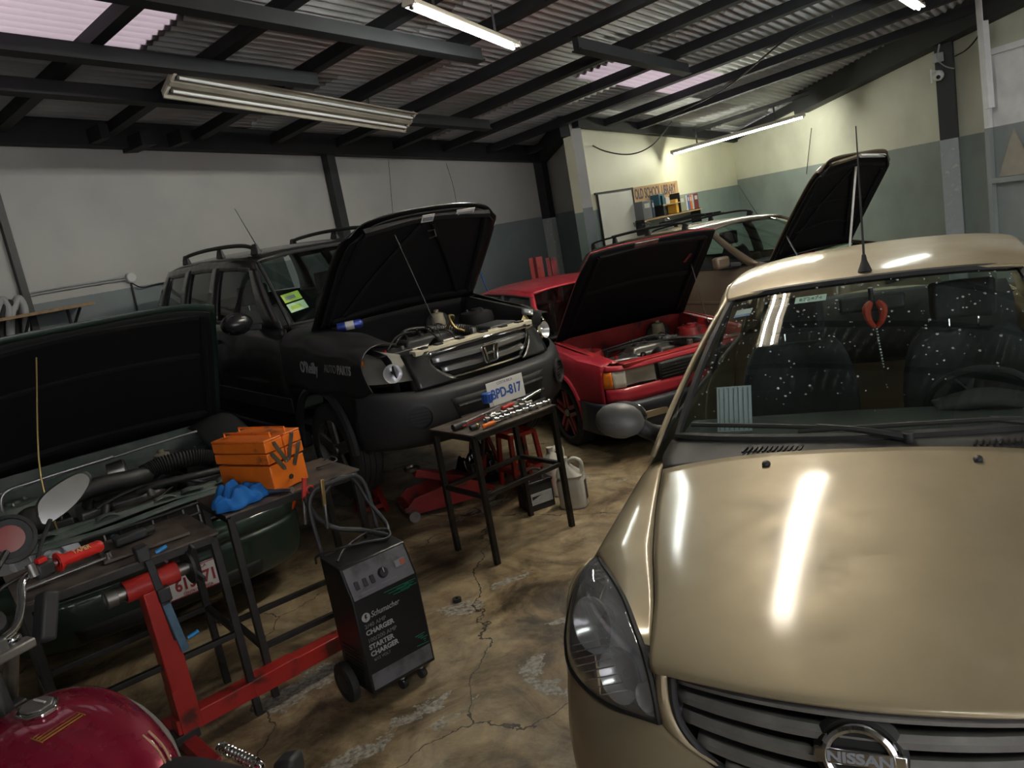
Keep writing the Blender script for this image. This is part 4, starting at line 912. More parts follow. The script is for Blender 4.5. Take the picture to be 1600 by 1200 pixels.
    for k, (mm, dz) in enumerate((('sticker_g', .0), ('sticker_y', .13))):
        p = V((-1.56, -.60, 1.29)) + ey * dz + ez * .02
        s = MB(); s.prism([(-.075, -.055), (.075, -.055), (.075, .055), (-.075, .055)], p, ex, ey, ez, .001); s.build('inspection_sticker', M[mm], ws, smooth=0)
        s = MB(); s.prism([(-.055, -.025), (.03, -.025), (.03, .02), (-.055, .02)], p + ez * .001, ex, ey, ez, .0008); s.build('sticker_print', M['ink_grey'] if k else M['sticker_y'], ws, smooth=0)
    s = MB(); s.grid(patch(full([[(-1.22, 0, 1.16), (-1.25, -.5, 1.16), (-1.30, -.74, 1.14)], [(-1.33, 0, 1.185), (-1.36, -.5, 1.185), (-1.46, -.75, 1.185)]]), 4, 15)); s.build('cowl', M['plastic'], R, solid=.01)
    s = MB(); s.grid(patch(full([[(-4.35, 0, 1.68), (-4.35, -.6, 1.64)], [(-4.52, 0, 1.30), (-4.50, -.72, 1.28)]]), 6, 11)); s.build('rear_window', M['glass_dark'], R)
    s = MB(); s.grid(patch(full([[(-4.52, 0, 1.30), (-4.50, -.78, 1.26)], [(-4.57, 0, .9), (-4.53, -.80, .9)], [(-4.58, 0, .5), (-4.54, -.8, .5)]]), 8, 11)); s.build('tailgate', bp, R, solid=.02)
    s = MB(); s.box((-4.55, 0, .45), (.16, 1.68, .22)); s.build('rear_bumper', gp_, R, bevel=.03)
    s = MB(); s.box((-2.5, 0, .42), (3.6, 1.62, .08)); s.build('floor_pan', M['under'], R, smooth=0)
    s = MB(); s.box((-.75, 0, .40), (.9, 1.1, .06)); s.build('engine_undertray', M['under'], R, smooth=0)
    for x in (-.88, -3.50):
        for sd in (-1, 1): wheel(R, x, sd * .76, .345, .215, M['alu'], 5, face=sd).location.z = zw - .06
    # front end: painted fascia, grille, lamps, plastic bumper
    def ring(z, pts): return [(x, y, z) for x, y in pts]
    plan = [(0, 0), (-.01, -.2), (-.04, -.40), (-.10, -.56), (-.20, -.70), (-.33, -.80), (-.46, -.85)]
    up = [(x - .10, y) for x, y in plan]
    for sd in (-1, 1):
        fl = (lambda p: (p[0], p[1] * -sd * -1, p[2])) if sd > 0 else (lambda p: p)
        fl = (lambda p: p) if sd < 0 else (lambda p: (p[0], -p[1], p[2]))
        # painted corner piece between grille and lamp
        a = [(-.165, -.40, .965), (-.14, -.415, .88), (-.10, -.34, .80), (-.075, -.27, .755)]; b = [(-.27, -.56, .965), (-.21, -.56, .88), (-.155, -.56, .80), (-.13, -.56, .745)]
        s = MB(); s.grid(patch([[fl(p) for p in a], [fl((lerp(p[0], q[0], .5) + .012, lerp(p[1], q[1], .5), lerp(p[2], q[2], .5))) for p, q in zip(a, b)], [fl(p) for p in b]], 8, 12)); s.build('fascia_corner', bp, R, solid=.006)
        # lamp
        hd = obj('headlamp', None, R)
        i_ = [(-.27, -.565, .965), (-.21, -.565, .88), (-.155, -.565, .80)]; o_ = [(-.60, -.745, 1.06), (-.52, -.835, .95), (-.45, -.852, .82)]
        rows = [[fl(p) for p in i_], [fl((lerp(p[0], q[0], .4) + .055, lerp(p[1], q[1], .4) - .03, lerp(p[2], q[2], .4))) for p, q in zip(i_, o_)], [fl((lerp(p[0], q[0], .75) + .05, lerp(p[1], q[1], .75) - .035, lerp(p[2], q[2], .75))) for p, q in zip(i_, o_)], [fl(p) for p in o_]]
        P = patch(rows, 14, 10); s = MB(); s.grid(P); s.build('lamp_lens', M['lens'], hd)
        s = MB(); s.grid([[(p[0] - .06, p[1] * .93, p[2]) for p in r] for r in P]); s.build('lamp_housing', M['amber_dull'] if sd > 0 else M['lamp_silver'], hd)
        s = MB(); s.lathe([(.012, -.05), (.04, -.035), (.058, 0), (.062, .004)], 20, fl((-.235, -.655, .875)), fl((1, -.35, .1))); s.build('reflector_bowl', M['reflector'], hd)
        s = MB(); s.ball(fl((-.43, -.765, .965)), .04, 10, 6, (1, .6, 1)); s.build('turn_bulb', M['amber'], hd)
        # round fog lamp set into the plastic bumper
        fg = obj('fog_lamp', None, R); s = MB(); s.lathe([(.088, .0), (.094, .014), (.078, .018), (.07, -.03), (0, -.035)], 24, fl((-.095, -.60, .585)), fl((1, -.55, 0))); s.build('fog_bezel', gp_, fg)
        for k in range(5):
            h = -.045 + .0225 * k; w_ = math.sqrt(max(0, .068 ** 2 - h * h)); e = V(fl((-.55, -1, 0))).normalized(); c = V(fl((-.095, -.60, .585 + h))); s = MB(); s.bar(c - e * w_, c + e * w_, .010, .008); s.build('fog_louvre', gp_, fg, smooth=0)
    # plastic bumper with shoulder, lower lip and intake
    rows = [[(x - .055, y, z) for (x, y), z in zip(plan, (.735, .735, .735, .742, .755, .775, .80))], [(x + .005, y * 1.0, z) for (x, y), z in zip(plan, (.70, .70, .70, .70, .71, .73, .75))], [(x + .012, y * 1.02, .62) for x, y in plan], [(x + .0, y * 1.02, .50) for x, y in plan], [(x - .02, y * 1.0, .41) for x, y in plan], [(x - .09, y * .97, .37) for x, y in plan]]
    s = MB(); s.grid(patch(full(rows), 20, 41)); s.build('front_bumper', gp_, R, solid=.008, smooth=60)
    s = MB(); s.grid(patch(full([[(.024, 0, .655), (.015, -.2, .655), (-.018, -.40, .655)], [(.018, 0, .44), (.008, -.18, .44), (-.02, -.33, .44)]]), 6, 15)); it = s.build('lower_intake', M['grille_black'], R, solid=.004)
    for z in (.60, .52, .45):
        s = MB(); s.tube(cr([(.0, -.36, z), (.034, 0, z), (.0, .36, z)], 12), .012, 6); s.build('intake_bar', gp_, it)
    # grille
    gx = lambda y: -.085 - .45 * y * y
    out = [(-.40, .950), (.40, .950), (.425, .925), (.40, .85), (.30, .775), (.26, .765), (-.26, .765), (-.30, .775), (-.40, .85), (-.425, .925)]
    s = MB(); s.prism(out, (-.20, 0, 0), V((0, 1, 0)), V((0, 0, 1)), V((1, 0, 0)), .015); g = s.build('grille', M['grille_black'], R, smooth=0)
    rim = cr([(gx(y) , y, z) for y, z in out + out[:1]], 60); s = MB(); s.tube(rim[:-1], .011, 8, closed=True); s.build('grille_rim', M['chrome'], g)
    M['silver'] = mat('silver_bar', (.42, .43, .44), .3, .8)
    for z, yl in ((.895, .40), (.825, .35)):
        s = MB(); s.grid([[(gx(y) - .03, y, z + .028), (gx(y) + .003, y, z + .012), (gx(y) + .003, y, z - .012), (gx(y) - .03, y, z - .026)] for y in np.linspace(-yl, yl, 17)]); s.build('grille_bar', M['silver'], g, solid=.004)
    bd = obj('badge', None, R); c = V((-.065, 0, .865)); 
    ol = [(-.062, .058), (.062, .058), (.068, .045), (.052, -.05), (.042, -.058), (-.042, -.058), (-.052, -.05), (-.068, .045)]
    s = MB(); s.tube([c + V((.006, y, z)) for y, z in ol], .0075, 8, closed=True); s.build('badge_ring', M['chrome'], bd)
    s = MB(); s.prism([(y * .92, z * .92) for y, z in ol], c - V((.012, 0, 0)), V((0, 1, 0)), V((0, 0, 1)), V((1, 0, 0)), .01); s.build('badge_plinth', M['grille_black'], bd, smooth=0)
    for sd in (-1, 1):
        s = MB(); s.bar(c + V((.004, sd * .040, .045)), c + V((.004, sd * .026, -.046)), .013, .010, (1, 0, 0)); s.build('badge_stroke', M['chrome'], bd, bevel=.002)
    s = MB(); s.bar(c + V((.004, -.030, .0)), c + V((.004, .030, .0)), .014, .010, (1, 0, 0)); s.build('badge_stroke', M['chrome'], bd, bevel=.002)
    plate(R, (.045, 0, .615), (0, 1, 0), (-.06, 0, 1), .31, .158, M['white_plate'], 'BPD-817', M['blue_ink'], 'COSTA RICA', M['ink_grey'], tsize=.088, sx=.80)
    # engine bay
    s = MB(); s.box((-.215, 0, .965), (.075, 1.0, .035)); s.build('radiator_support', M['cream'], R, bevel=.006)
    for y in (-.42, -.3, -.12, .08, .25, .4):
        s = MB(); s.box((-.205, y, .986), (.05, .05, .012)); s.build('support_clip', M['plastic'], R, smooth=0)
    engine_bay(R, .70, -.25, -1.24, 1.0, M['black_panel'], 11, M['plastic'], floor_z=.5, zrear=1.14)
    hose(R, [(-.62, .06, 1.0), (-.56, .10, 1.08), (-.50, .02, 1.10), (-.42, .0, 1.03), (-.40, .06, .99)], .011, M['brass'], 'looped_tube')
    s = MB(); s.grid(patch([[(-.30, .62, .99), (-.34, .66, 1.02)], [(-.40, .60, 1.0), (-.44, .64, 1.03)]], 4, 4)); s.build('lamp_bracket', M['silver'], R, solid=.01)
    # open hood: skin, inner frame, labels, latch, prop
    hrows = []
    for u, (x, zc, yw, ze) in enumerate(((-.20, 1.000, .60, .975), (-.30, 1.03, .655, 1.0), (-.55, 1.075, .69, 1.04), (-.85, 1.12, .71, 1.085), (-1.16, 1.165, .725, 1.135))):
        hrows.append([(x - (.0 if u else 0), 0, zc), (x - .01, -yw * .5, zc - .004), (x - .05 * (1 if u < 2 else .3), -yw * .85, lerp(zc, ze, .5)), (x - (.13 if u == 0 else .08 if u == 1 else .02), -yw, ze)])
    piv, ang = (-1.16, 0, 1.16), rad(56)
    s = MB(); s.grid(patch(full(hrows), 16, 25)); hd = s.build('hood', bp, R, solid=.006, smooth=60); RM = hinge(hd, piv, ang)
    inner = [[(p[0] * .96 - .03, p[1] * .93, p[2] - .028) for p in r] for r in hrows]
    s = MB(); s.grid(patch(full(inner), 16, 25)); hi = s.build('hood_liner', M['black_panel'], R, solid=.008, smooth=60); hinge(hi, piv, ang)
    def rib(pts, r=.022, m_=None):
        s = MB(); s.tube(cr(pts, 14), r, 6); o = s.build('hood_rib', m_ or M['black_panel'], hi); hinge(o, piv, ang); return o
    rib([(-.30, -.52, .955), (-.27, 0, .985), (-.30, .52, .955)], .03); rib([(-.30, -.5, .96), (-.6, -.56, 1.01), (-1.08, -.62, 1.09)]); rib([(-.30, .5, .96), (-.6, .56, 1.01), (-1.08, .62, 1.09)]); rib([(-1.08, -.6, 1.085), (-1.06, 0, 1.11), (-1.08, .6, 1.085)])
    rib([(-.32, -.05, .975), (-.7, -.3, 1.04), (-1.05, -.5, 1.085)], .016); rib([(-.32, .05, .975), (-.7, .3, 1.04), (-1.05, .5, 1.085)], .016)
    for y, w_ in ((-.02, .10), (.30, .16)):
        s = MB(); s.box((-.26, y, .953), (.06, w_, .004), (0, .1, 0)); o = s.build('hood_label', M['label_white'], hi, smooth=0); hinge(o, piv, ang)
        s = MB(); s.box((-.262, y, .9495), (.03, w_ * .8, .003), (0, .1, 0)); o = s.build('label_print', M['ink_grey'], hi, smooth=0); hinge(o, piv, ang)
    s = MB(); s.tube([(-.36, .0, .95), (-.33, .02, .91), (-.37, .03, .89), (-.40, .0, .92)], .006, 6); o = s.build('hood_latch', M['steel'], hi); hinge(o, piv, ang)
    top = RM @ V((-.34, -.28, .94)); s = MB(); s.tube([(-.26, -.22, .985), top], .0035, 6); s.build('hood_prop', M['plastic'], R)
    # aerial, seats, dash
    s = MB(); s.tube([(-2.25, -.50, 1.72), (-2.55, -.52, 2.12)], [.005, .0025], 6); s.build('aerial', M['plastic'], R)
    s = MB(); s.grid(patch(full([[(-1.42, 0, 1.15), (-1.46, -.7, 1.15)], [(-1.75, 0, 1.15), (-1.75, -.75, 1.14)], [(-1.85, 0, .8), (-1.85, -.75, .8)]]), 8, 9)); s.build('dashboard', M['dash'], R, solid=.02)
    steering(R, -1.98, .37, 1.08)
    for y in (-.38, .38): seat(R, -2.6, y, .62, M['seat'])
    s = MB(); s.box((-3.4, 0, .95), (.16, 1.3, .7), (0, -.2, 0)); s.build('rear_bench', M['seat'], R, bevel=.05)
jeep_fn()
# jack stands carry the car
M['red_tool'] = mat('red_tool_paint', (.30, .018, .02), .4, coat=.3, var=.25, scale=10, dirt=(.06, .02, .018), dirt_amt=.4)
M['red_bright'] = mat('red_stand_paint', (.42, .022, .018), .42, coat=.3, var=.2, scale=8, dirt=(.10, .02, .015), dirt_amt=.35)
def jack_stand(p, h, label):
    o = thing('jack_stand', label, 'jack stand', (p.x, p.y, 0), .4, 'jack stands under the black off-road car')
    for k in range(4):
        a = PI / 4 + k * PI / 2; s = MB(); s.bar((.14 * math.cos(a), .14 * math.sin(a), 0.0), (.035 * math.cos(a), .035 * math.sin(a), h * .62), .05, .012); s.build('leg', M['red_tool'], o, smooth=0)
        b = a + PI / 2; s = MB(); s.bar((.125 * math.cos(a), .125 * math.sin(a), .05), (.125 * math.cos(b), .125 * math.sin(b), .05), .012, .03); s.build('brace', M['red_tool'], o, smooth=0)
    s = MB(); s.box((0, 0, h * .62), (.1, .1, .05)); s.build('collar', M['red_tool'], o, bevel=.008)
    s = MB(); s.box((0, 0, h * .65), (.035, .035, h * .66)); s.build('ratchet_post', M['steel'], o, smooth=0)
    s = MB(); s.box((0, 0, h - .015), (.05, .12, .03)); s.box((0, .055, h + .002), (.05, .012, .03)); s.box((0, -.055, h + .002), (.05, .012, .03)); s.build('saddle', M['steel'], o, smooth=0)
for lx, ly, lb in ((-1.15, -.55, 'red jack stand below the fender cover side of the black car'), (-1.15, .55, 'red jack stand below the black car, on the red car side'), (-3.2, -.55, 'red jack stand under the tail of the black car, nearest the green car'), (-3.2, .55, 'red jack stand under the tail of the black car, nearest the wall')):
    w = jeep.matrix_basis @ V((lx, ly, .375)); jack_stand(w, w.z - .012, lb)
# ------------------------------------------------------------------ red sedan, hood open
M['red_paint'] = paint('faded_red_paint', (.40, .018, .035), .05, .40, .5)
M['red_bay'] = mat('red_bay_paint', (.36, .018, .022), .45, coat=.3, var=.3, scale=6, dirt=(.06, .012, .012), dirt_amt=.45)
M['matte_black'] = mat('matte_black_liner', (.010, .010, .011), .85, spec=.1)
M['red_tool_dark'] = mat('dark_red_label', (.12, .02, .02), .6)
M['rim_red'] = mat('black_rim', (.012, .012, .012), .35)
M['spoke_red'] = mat('red_spoke', (.20, .012, .018), .4)
redc = thing('red_sedan', 'old red sedan with raised black hood and red spoked wheel', 'car', (1.489, 6.113, 0), rad(-69.94))
def red_fn():
    R = redc; rp_ = M['red_paint']; Y0 = -.05
    def sh(rows): return [[(p[0], p[1] + Y0, p[2]) for p in r] for r in rows]
    belt = lambda x: (itp(-x, (1.2, 1.6, 3.4, 4.1), (.70, .74, .74, .68)), itp(-x, (1.2, 1.7, 3.4, 4.1), (.86, .87, .89, .90)))
    rail = lambda x: (itp(-x, (1.8, 2.2, 2.9, 3.3), (.50, .54, .54, .50)), itp(-x, (1.8, 2.2, 2.9, 3.3), (1.24, 1.265, 1.265, 1.22)))
    sub = obj('body_shell', None, R); sub.location = (0, Y0, 0)
    greenhouse(sub, belt, rail, [(-1.18, -1.30, -1.80, -1.88), (-2.35, -2.45, -2.42, -2.50), (-3.3, -3.75, -3.0, -3.3)], rp_, M['glass_dark'], M['plastic'], ['a_pillar', 'b_pillar', 'c_pillar'], bulge=.015)
    zw = .285; fa, ra = arch(-.80, zw, .335, .19), arch(-3.23, zw, .335, .19)
    def fprof(x):
        zt = itp(-x, (.02, .2, .6, 1.2), (.755, .775, .80, .86)); w = itp(-x, (.02, .12, .5, 1.2), (.735, .765, .795, .81)); return [(w - .10, zt), (w - .05, zt - .006), (w - .02, zt - .04), (w, zt - .12), (w + .005, .56), (w, .40), (w - .03, .2)]
    def prof(x):
        yb, zb = belt(x); g_ = itp(-x, (1.2, 3.6, 4.0, 4.17), (.81, .815, .78, .70)); return [(yb, zb), (yb + .03, zb - .05), (g_, zb - .2), (g_, .5), (g_ - .01, .35), (g_ - .04, .19)]
    side_panel('front_fender', sub, rp_, -.11, -1.2, fprof, lambda x: max(fa(x), .43 if x > -.55 else .19), 20, nz=12)
    side_panel('front_door', sub, rp_, -1.205, -2.40, prof, lambda x: .2); side_panel('rear_door', sub, rp_, -2.405, -3.2, prof, ra); side_panel('rear_quarter', sub, rp_, -3.205, -4.12, prof, ra)
    for sd in (-1, 1):
        s = MB(); s.tube([(-.80 + .342 * math.cos(a), sd * .812, zw + .342 * math.sin(a)) for a in np.linspace(.02, PI - .02, 18)], .018, 6); s.build('arch_lip', rp_, sub)
    rr = [[(x, 0, zc), (x, -ye * .6, lerp(zc, ze, .3)), (x, -ye, ze)] for x, zc, ze, ye in ((-1.80, 1.265, 1.24, .50), (-2.0, 1.285, 1.255, .53), (-2.6, 1.295, 1.265, .545), (-3.1, 1.275, 1.24, .52), (-3.3, 1.25, 1.21, .50))]
    s = MB(); s.grid(patch(full(rr), 14, 15)); s.build('roof', rp_, sub, solid=.02)
    rows = [[(-1.20, 0, .885), (-1.23, -.4, .885), (-1.31, -.68, .88)], [(-1.5, 0, 1.08), (-1.52, -.35, 1.08), (-1.58, -.59, 1.07)], [(-1.79, 0, 1.26), (-1.79, -.3, 1.255), (-1.82, -.49, 1.235)]]
    s = MB(); s.grid(patch(full(rows), 8, 15)); s.build('windscreen', M['glass_dark'], sub)
    s = MB(); s.grid(patch(full([[(-3.3, 0, 1.25), (-3.3, -.48, 1.21)], [(-3.75, 0, .92), (-3.72, -.60, .91)]]), 5, 9)); s.build('rear_window', M['glass_dark'], sub)
    s = MB(); s.grid(patch(full([[(-3.74, 0, .92), (-3.72, -.66, .90)], [(-4.10, 0, .90), (-4.08, -.64, .88)], [(-4.17, 0, .6), (-4.14, -.70, .6)], [(-4.17, 0, .25), (-4.12, -.70, .25)]]), 10, 11)); s.build('tail', rp_, sub, solid=.01)
    s = MB(); s.box((-2.4, 0, .22), (2.9, 1.45, .06)); s.build('floor_pan', M['under'], sub, smooth=0)
    # nose: lamps, grille, bumper
    s = MB(); s.grid(patch(full([[(.0, 0, .735), (-.005, -.4, .735), (-.03, -.62, .735), (-.12, -.735, .745)], [(.02, 0, .70), (.015, -.4, .70), (-.01, -.63, .70), (-.105, -.745, .70)]]), 4, 25)); s.build('lamp_header', rp_, sub, solid=.008)
    s = MB(); s.grid(patch(full([[(.03, 0, .565), (.025, -.4, .565), (.0, -.64, .565), (-.10, -.755, .565)], [(.05, 0, .46), (.045, -.4, .46), (.02, -.65, .46), (-.09, -.765, .46)]]), 4, 25)); s.build('lower_valance', rp_, sub, solid=.008)
    s = MB(); s.grid(patch(full([[(.02, 0, .70), (.018, -.34, .70)], [(.035, 0, .565), (.03, -.34, .565)]]), 4, 9)); g = s.build('grille', M['grille_black'], sub, solid=.01)
    for k in range(5):
        s = MB(); s.bar((.036, -.33, .585 + .024 * k), (.036, .33, .585 + .024 * k), .008, .008); s.build('grille_bar', M['plastic'], g, smooth=0)
    for sd in (-1, 1):
        hd = obj('headlamp', None, sub); fl = lambda p: (p[0], p[1] * -sd * -1 if sd < 0 else -p[1], p[2])
        fl = (lambda p: p) if sd < 0 else (lambda p: (p[0], -p[1], p[2]))
        s = MB(); s.grid(patch([[fl((.018, -.35, .695)), fl((.03, -.35, .57))], [fl((.012, -.50, .695)), fl((.024, -.50, .57))], [fl((-.012, -.61, .695)), fl((.0, -.62, .57))]], 8, 5)); s.build('lamp_lens', M['lens'], hd, solid=.003)
        s = MB(); s.grid(patch([[fl((-.022, -.355, .695)), fl((-.012, -.355, .57))], [fl((-.045, -.50, .69)), fl((-.04, -.50, .575))], [fl((-.055, -.61, .695)), fl((-.045, -.615, .57))]], 8, 5)); s.build('reflector', mat('old_lamp_reflector', (.78, .76, .68), .35, .05) if sd < 0 else bpy.data.materials['old_lamp_reflector'], hd)
        s = MB(); s.grid(patch([[fl((-.014, -.615, .695)), fl((-.002, -.625, .57))], [fl((-.06, -.70, .695)), fl((-.048, -.71, .57))]], 5, 4)); s.build('corner_lens', mat('corner_lens_clear', (.75, .72, .64), .2, coat=.6) if sd < 0 else bpy.data.materials['corner_lens_clear'], hd, solid=.006)
        s = MB(); s.grid(patch([[fl((-.061, -.702, .695)), fl((-.049, -.712, .57))], [fl((-.13, -.760, .695)), fl((-.12, -.768, .57))]], 4, 4)); s.build('side_marker', M['amber'], hd, solid=.006)
    plan = [(.10, 0), (.095, -.35), (.07, -.60), (-.01, -.76), (-.14, -.815), (-.42, -.835)]
    s = MB(); s.grid(patch(full([[(x - .05, y, .455) for x, y in plan], [(x, y, .44) for x, y in plan], [(x, y, .36) for x, y in plan], [(x - .01, y, .25) for x, y in plan], [(x - .08, y * .98, .20) for x, y in plan]]), 12, 31)); bm_ = s.build('front_bumper', mat('navy_bumper', (.022, .028, .040), .5, var=.2), sub, solid=.01)
    for sd in (-1, 1):
        s = MB(); s.box((.085, sd * .45, .345), (.03, .2, .055)); s.build('bumper_lamp', mat('bumper_lamp_lens', (.30, .24, .16), .2, coat=.5) if sd < 0 else bpy.data.materials['bumper_lamp_lens'], sub, bevel=.005)
    for x in (-.80, -3.23):
        for sd in (-1, 1): wheel(sub, x, sd * .72, .285, .19, M['rim_red'], 5, .205, face=sd, style='double')
    for t in [c for c in sub.children if c.name.startswith('wheel')]:
        for c in t.children:
            if c.name.startswith('spoke'): c.data.materials[0] = M['spoke_red']
    # bay and hood
    s = MB(); s.box((-.05, 0, .735), (.10, 1.25, .03)); s.build('radiator_support', M['red_bay'], sub, bevel=.006)
    engine_bay(sub, .66, -.08, -1.12, .765, M['red_bay'], 5, M['alu'], floor_z=.32, zrear=.86)
    s = MB(); s.box((-.42, -.02, .55), (.40, .9, .05)); s.build('undertray', M['red_bay'], sub, smooth=0)
    hose(sub, [(-.30, -.62, .70), (-.24, -.56, .73), (-.18, -.45, .735), (-.12, -.40, .73)], .016, M['steel'], 'power_pipe')
    hr = [[(x, 0, zc), (x, -yw * .6, zc - .004), (x - .02, -yw, ze)] for x, zc, yw, ze in ((-.05, .765, .58, .755), (-.35, .81, .62, .795), (-.75, .85, .64, .83), (-1.12, .875, .66, .85))]
    piv, an = (-1.12, 0, .87), rad(49.5)
    s = MB(); s.grid(patch(full(hr), 10, 17)); h_ = s.build('hood', rp_, sub, solid=.006); RM = hinge(h_, piv, an)
    s = MB(); s.grid(patch(full([[(p[0] * 1.004, p[1] * 1.006, p[2] - .016) for p in r] for r in hr]), 10, 17)); h2 = s.build('hood_liner', M['matte_black'], sub, solid=.018); hinge(h2, piv, an)
    for pts in ([(-.12, -.5, .735), (-.1, 0, .745), (-.12, .5, .735)], [(-.12, -.5, .735), (-1.05, -.56, .83)], [(-.12, .5, .735), (-1.05, .56, .83)], [(-.55, -.5, .79), (-.53, 0, .80), (-.55, .5, .79)]):
        s = MB(); s.tube(cr(pts, 10), .02, 6); o = s.build('hood_rib', M['black_panel'], h2); hinge(o, piv, an)
    s = MB(); s.box((-.07, -.08, .738), (.05, .22, .006)); o = s.build('latch_plate', M['steel'], h2, smooth=0); hinge(o, piv, an)
    s = MB(); s.box((-.35, .42, .763), (.10, .03, .004), (0, .1, .3)); o = s.build('hood_label', M['red_tool_dark'], h2, smooth=0); hinge(o, piv, an)
    s = MB(); s.tube([(-.62, .60, .79), RM @ V((-.45, .50, .78))], .004, 6); s.build('hood_prop', M['steel'], sub)
    s = MB(); s.grid(patch(full([[(-1.25, 0, .86), (-1.28, -.62, .86)], [(-1.55, 0, .85), (-1.55, -.66, .85)], [(-1.62, 0, .6), (-1.62, -.66, .6)]]), 7, 7)); s.build('dashboard', M['dash'], sub, solid=.02)
    for y in (-.35, .35): seat(sub, -2.15, y, .36, M['seat'], back=.55)
    return R
red_fn()

# ------------------------------------------------------------------ tan minivan behind, hood open
M['van_paint'] = paint('brown_tan_metallic_paint', (.215, .165, .115), .4, .42, .7)
van = thing('minivan', 'brown minivan with roof rack and tall raised hood at the end wall', 'car', (4.1965, 8.085, 0), rad(-60.4))
def van_fn():
    R = van; vp = M['van_paint']
    belt = lambda x: (itp(-x, (1.1, 1.5, 4.0, 4.6), (.78, .82, .82, .78)), itp(-x, (1.1, 1.6, 4.6), (1.03, .995, 1.0)))
    rail = lambda x: (itp(-x, (2.0, 2.4, 4.2, 4.6), (.60, .64, .64, .60)), itp(-x, (2.0, 2.4, 3.2, 4.3, 4.6), (1.44, 1.475, 1.46, 1.38, 1.30)))
    greenhouse(R, belt, rail, [(-1.18, -1.34, -2.02, -2.12), (-2.55, -2.70, -2.58, -2.72), (-3.60, -3.72, -3.60, -3.72), (-4.42, -4.62, -4.40, -4.58)], vp, M['glass'], M['plastic'], ['a_pillar', 'b_pillar', 'c_pillar', 'd_pillar'], bulge=.03)
    zw = .31; fa, ra = arch(-.90, zw, .36, .22), arch(-3.75, zw, .36, .22)
    def fprof(x):
        zt = itp(-x, (.05, .4, 1.2), (.85, .93, 1.05)); w = itp(-x, (.05, .3, 1.2), (.80, .86, .90)); return [(w - .12, zt), (w - .06, zt - .01), (w - .02, zt - .08), (w, zt - .2), (w, .55), (w - .03, .22)]
    def prof(x):
        yb, zb = belt(x); g_ = itp(-x, (1.2, 4.0, 4.5, 4.7), (.90, .905, .87, .78)); return [(yb, zb), (yb + .03, zb - .06), (g_, zb - .25), (g_, .55), (g_ - .01, .4), (g_ - .04, .22)]
    side_panel('front_fender', R, vp, -.2, -1.22, fprof, fa, 16); side_panel('front_door', R, vp, -1.225, -2.62, prof, lambda x: .25); side_panel('sliding_door', R, vp, -2.625, -3.66, prof, ra); side_panel('rear_quarter', R, vp, -3.665, -4.66, prof, ra)
    for sd in (-1, 1):
        s = MB(); s.bar((-1.24, sd * .912, .62), (-4.3, sd * .912, .64), .012, .03); s.build('side_moulding', vp, R, bevel=.004)
        s = MB(); s.bar((-2.36, sd * .905, .84), (-2.54, sd * .905, .84), .03, .04); s.build('door_handle', vp, R, bevel=.01)
        mo = obj('door_mirror', None, R); s = MB(); s.box((-1.54, sd * 1.02, 1.10), (.10, .20, .13)); s.build('mirror_shell', vp, mo, bevel=.03, seg=3)
        s = MB(); s.box((-1.595, sd * 1.02, 1.10), (.006, .17, .10)); s.build('mirror_glass', M['chrome'], mo, smooth=0)
        s = MB(); s.bar((-1.52, sd * .92, 1.06), (-1.46, sd * .80, 1.04), .06, .05); s.build('mirror_arm', M['plastic'], mo, bevel=.01)
        rk = obj('roof_rack', None, R); s = MB(); s.tube(cr([(-4.45, sd * .58, 1.40), (-4.3, sd * .58, 1.475), (-3.2, sd * .58, 1.56), (-2.6, sd * .58, 1.575), (-2.45, sd * .58, 1.53)], 20), .014, 6); s.build('rack_rail', M['plastic'], rk)
        for x, z in ((-4.40, 1.38), (-3.9, 1.44), (-3.2, 1.49), (-2.5, 1.50)):
            s = MB(); s.box((x, sd * .58, z + .02), (.10, .04, .09), taper=.6); s.build('rack_foot', M['plastic'], rk, bevel=.008)
    for x, z in ((-3.95, 1.52), (-2.95, 1.58)):
        s = MB(); s.tube(cr([(x, -.58, z), (x, 0, z + .02), (x, .58, z)], 9), .014, 6); s.build('rack_crossbar', M['plastic'], R)
    rr = [[(x, 0, zc), (x, -ye * .6, lerp(zc, ze, .3)), (x, -ye, ze)] for x, zc, ze, ye in ((-2.02, 1.475, 1.44, .60), (-2.25, 1.51, 1.47, .63), (-3.2, 1.50, 1.46, .64), (-4.2, 1.42, 1.38, .63), (-4.58, 1.34, 1.30, .60))]
    s = MB(); s.grid(patch(full(rr), 16, 17)); s.build('roof', vp, R, solid=.02)
    rows = [[(-1.10, 0, 1.07), (-1.15, -.4, 1.07), (-1.26, -.72, 1.06)], [(-1.58, 0, 1.30), (-1.6, -.36, 1.295), (-1.66, -.66, 1.28)], [(-2.01, 0, 1.475), (-2.02, -.34, 1.47), (-2.05, -.59, 1.44)]]
    s = MB(); s.grid(patch(full(rows), 9, 17)); s.build('windscreen', M['glass'], R)
    s = MB(); s.grid(patch(full([[(-4.58, 0, 1.34), (-4.56, -.56, 1.30)], [(-4.70, 0, .98), (-4.66, -.72, .97)]]), 5, 9)); s.build('rear_window', M['glass_dark'], R)
    s = MB(); s.grid(patch(full([[(-4.70, 0, .98), (-4.64, -.78, .97)], [(-4.74, 0, .6), (-4.68, -.78, .6)], [(-4.74, 0, .25), (-4.68, -.78, .25)]]), 8, 9)); s.build('tailgate', vp, R, solid=.02)
    plan = [(.0, 0), (-.02, -.4), (-.08, -.62), (-.22, -.78), (-.42, -.86)]
    s = MB(); s.grid(patch(full([[(x - .06, y, .86) for x, y in plan], [(x - .02, y, .72) for x, y in plan], [(x + .05, y, .56) for x, y in plan], [(x + .05, y, .35) for x, y in plan], [(x - .02, y, .22) for x, y in plan]]), 14, 25)); s.build('front_bumper', vp, R, solid=.01)
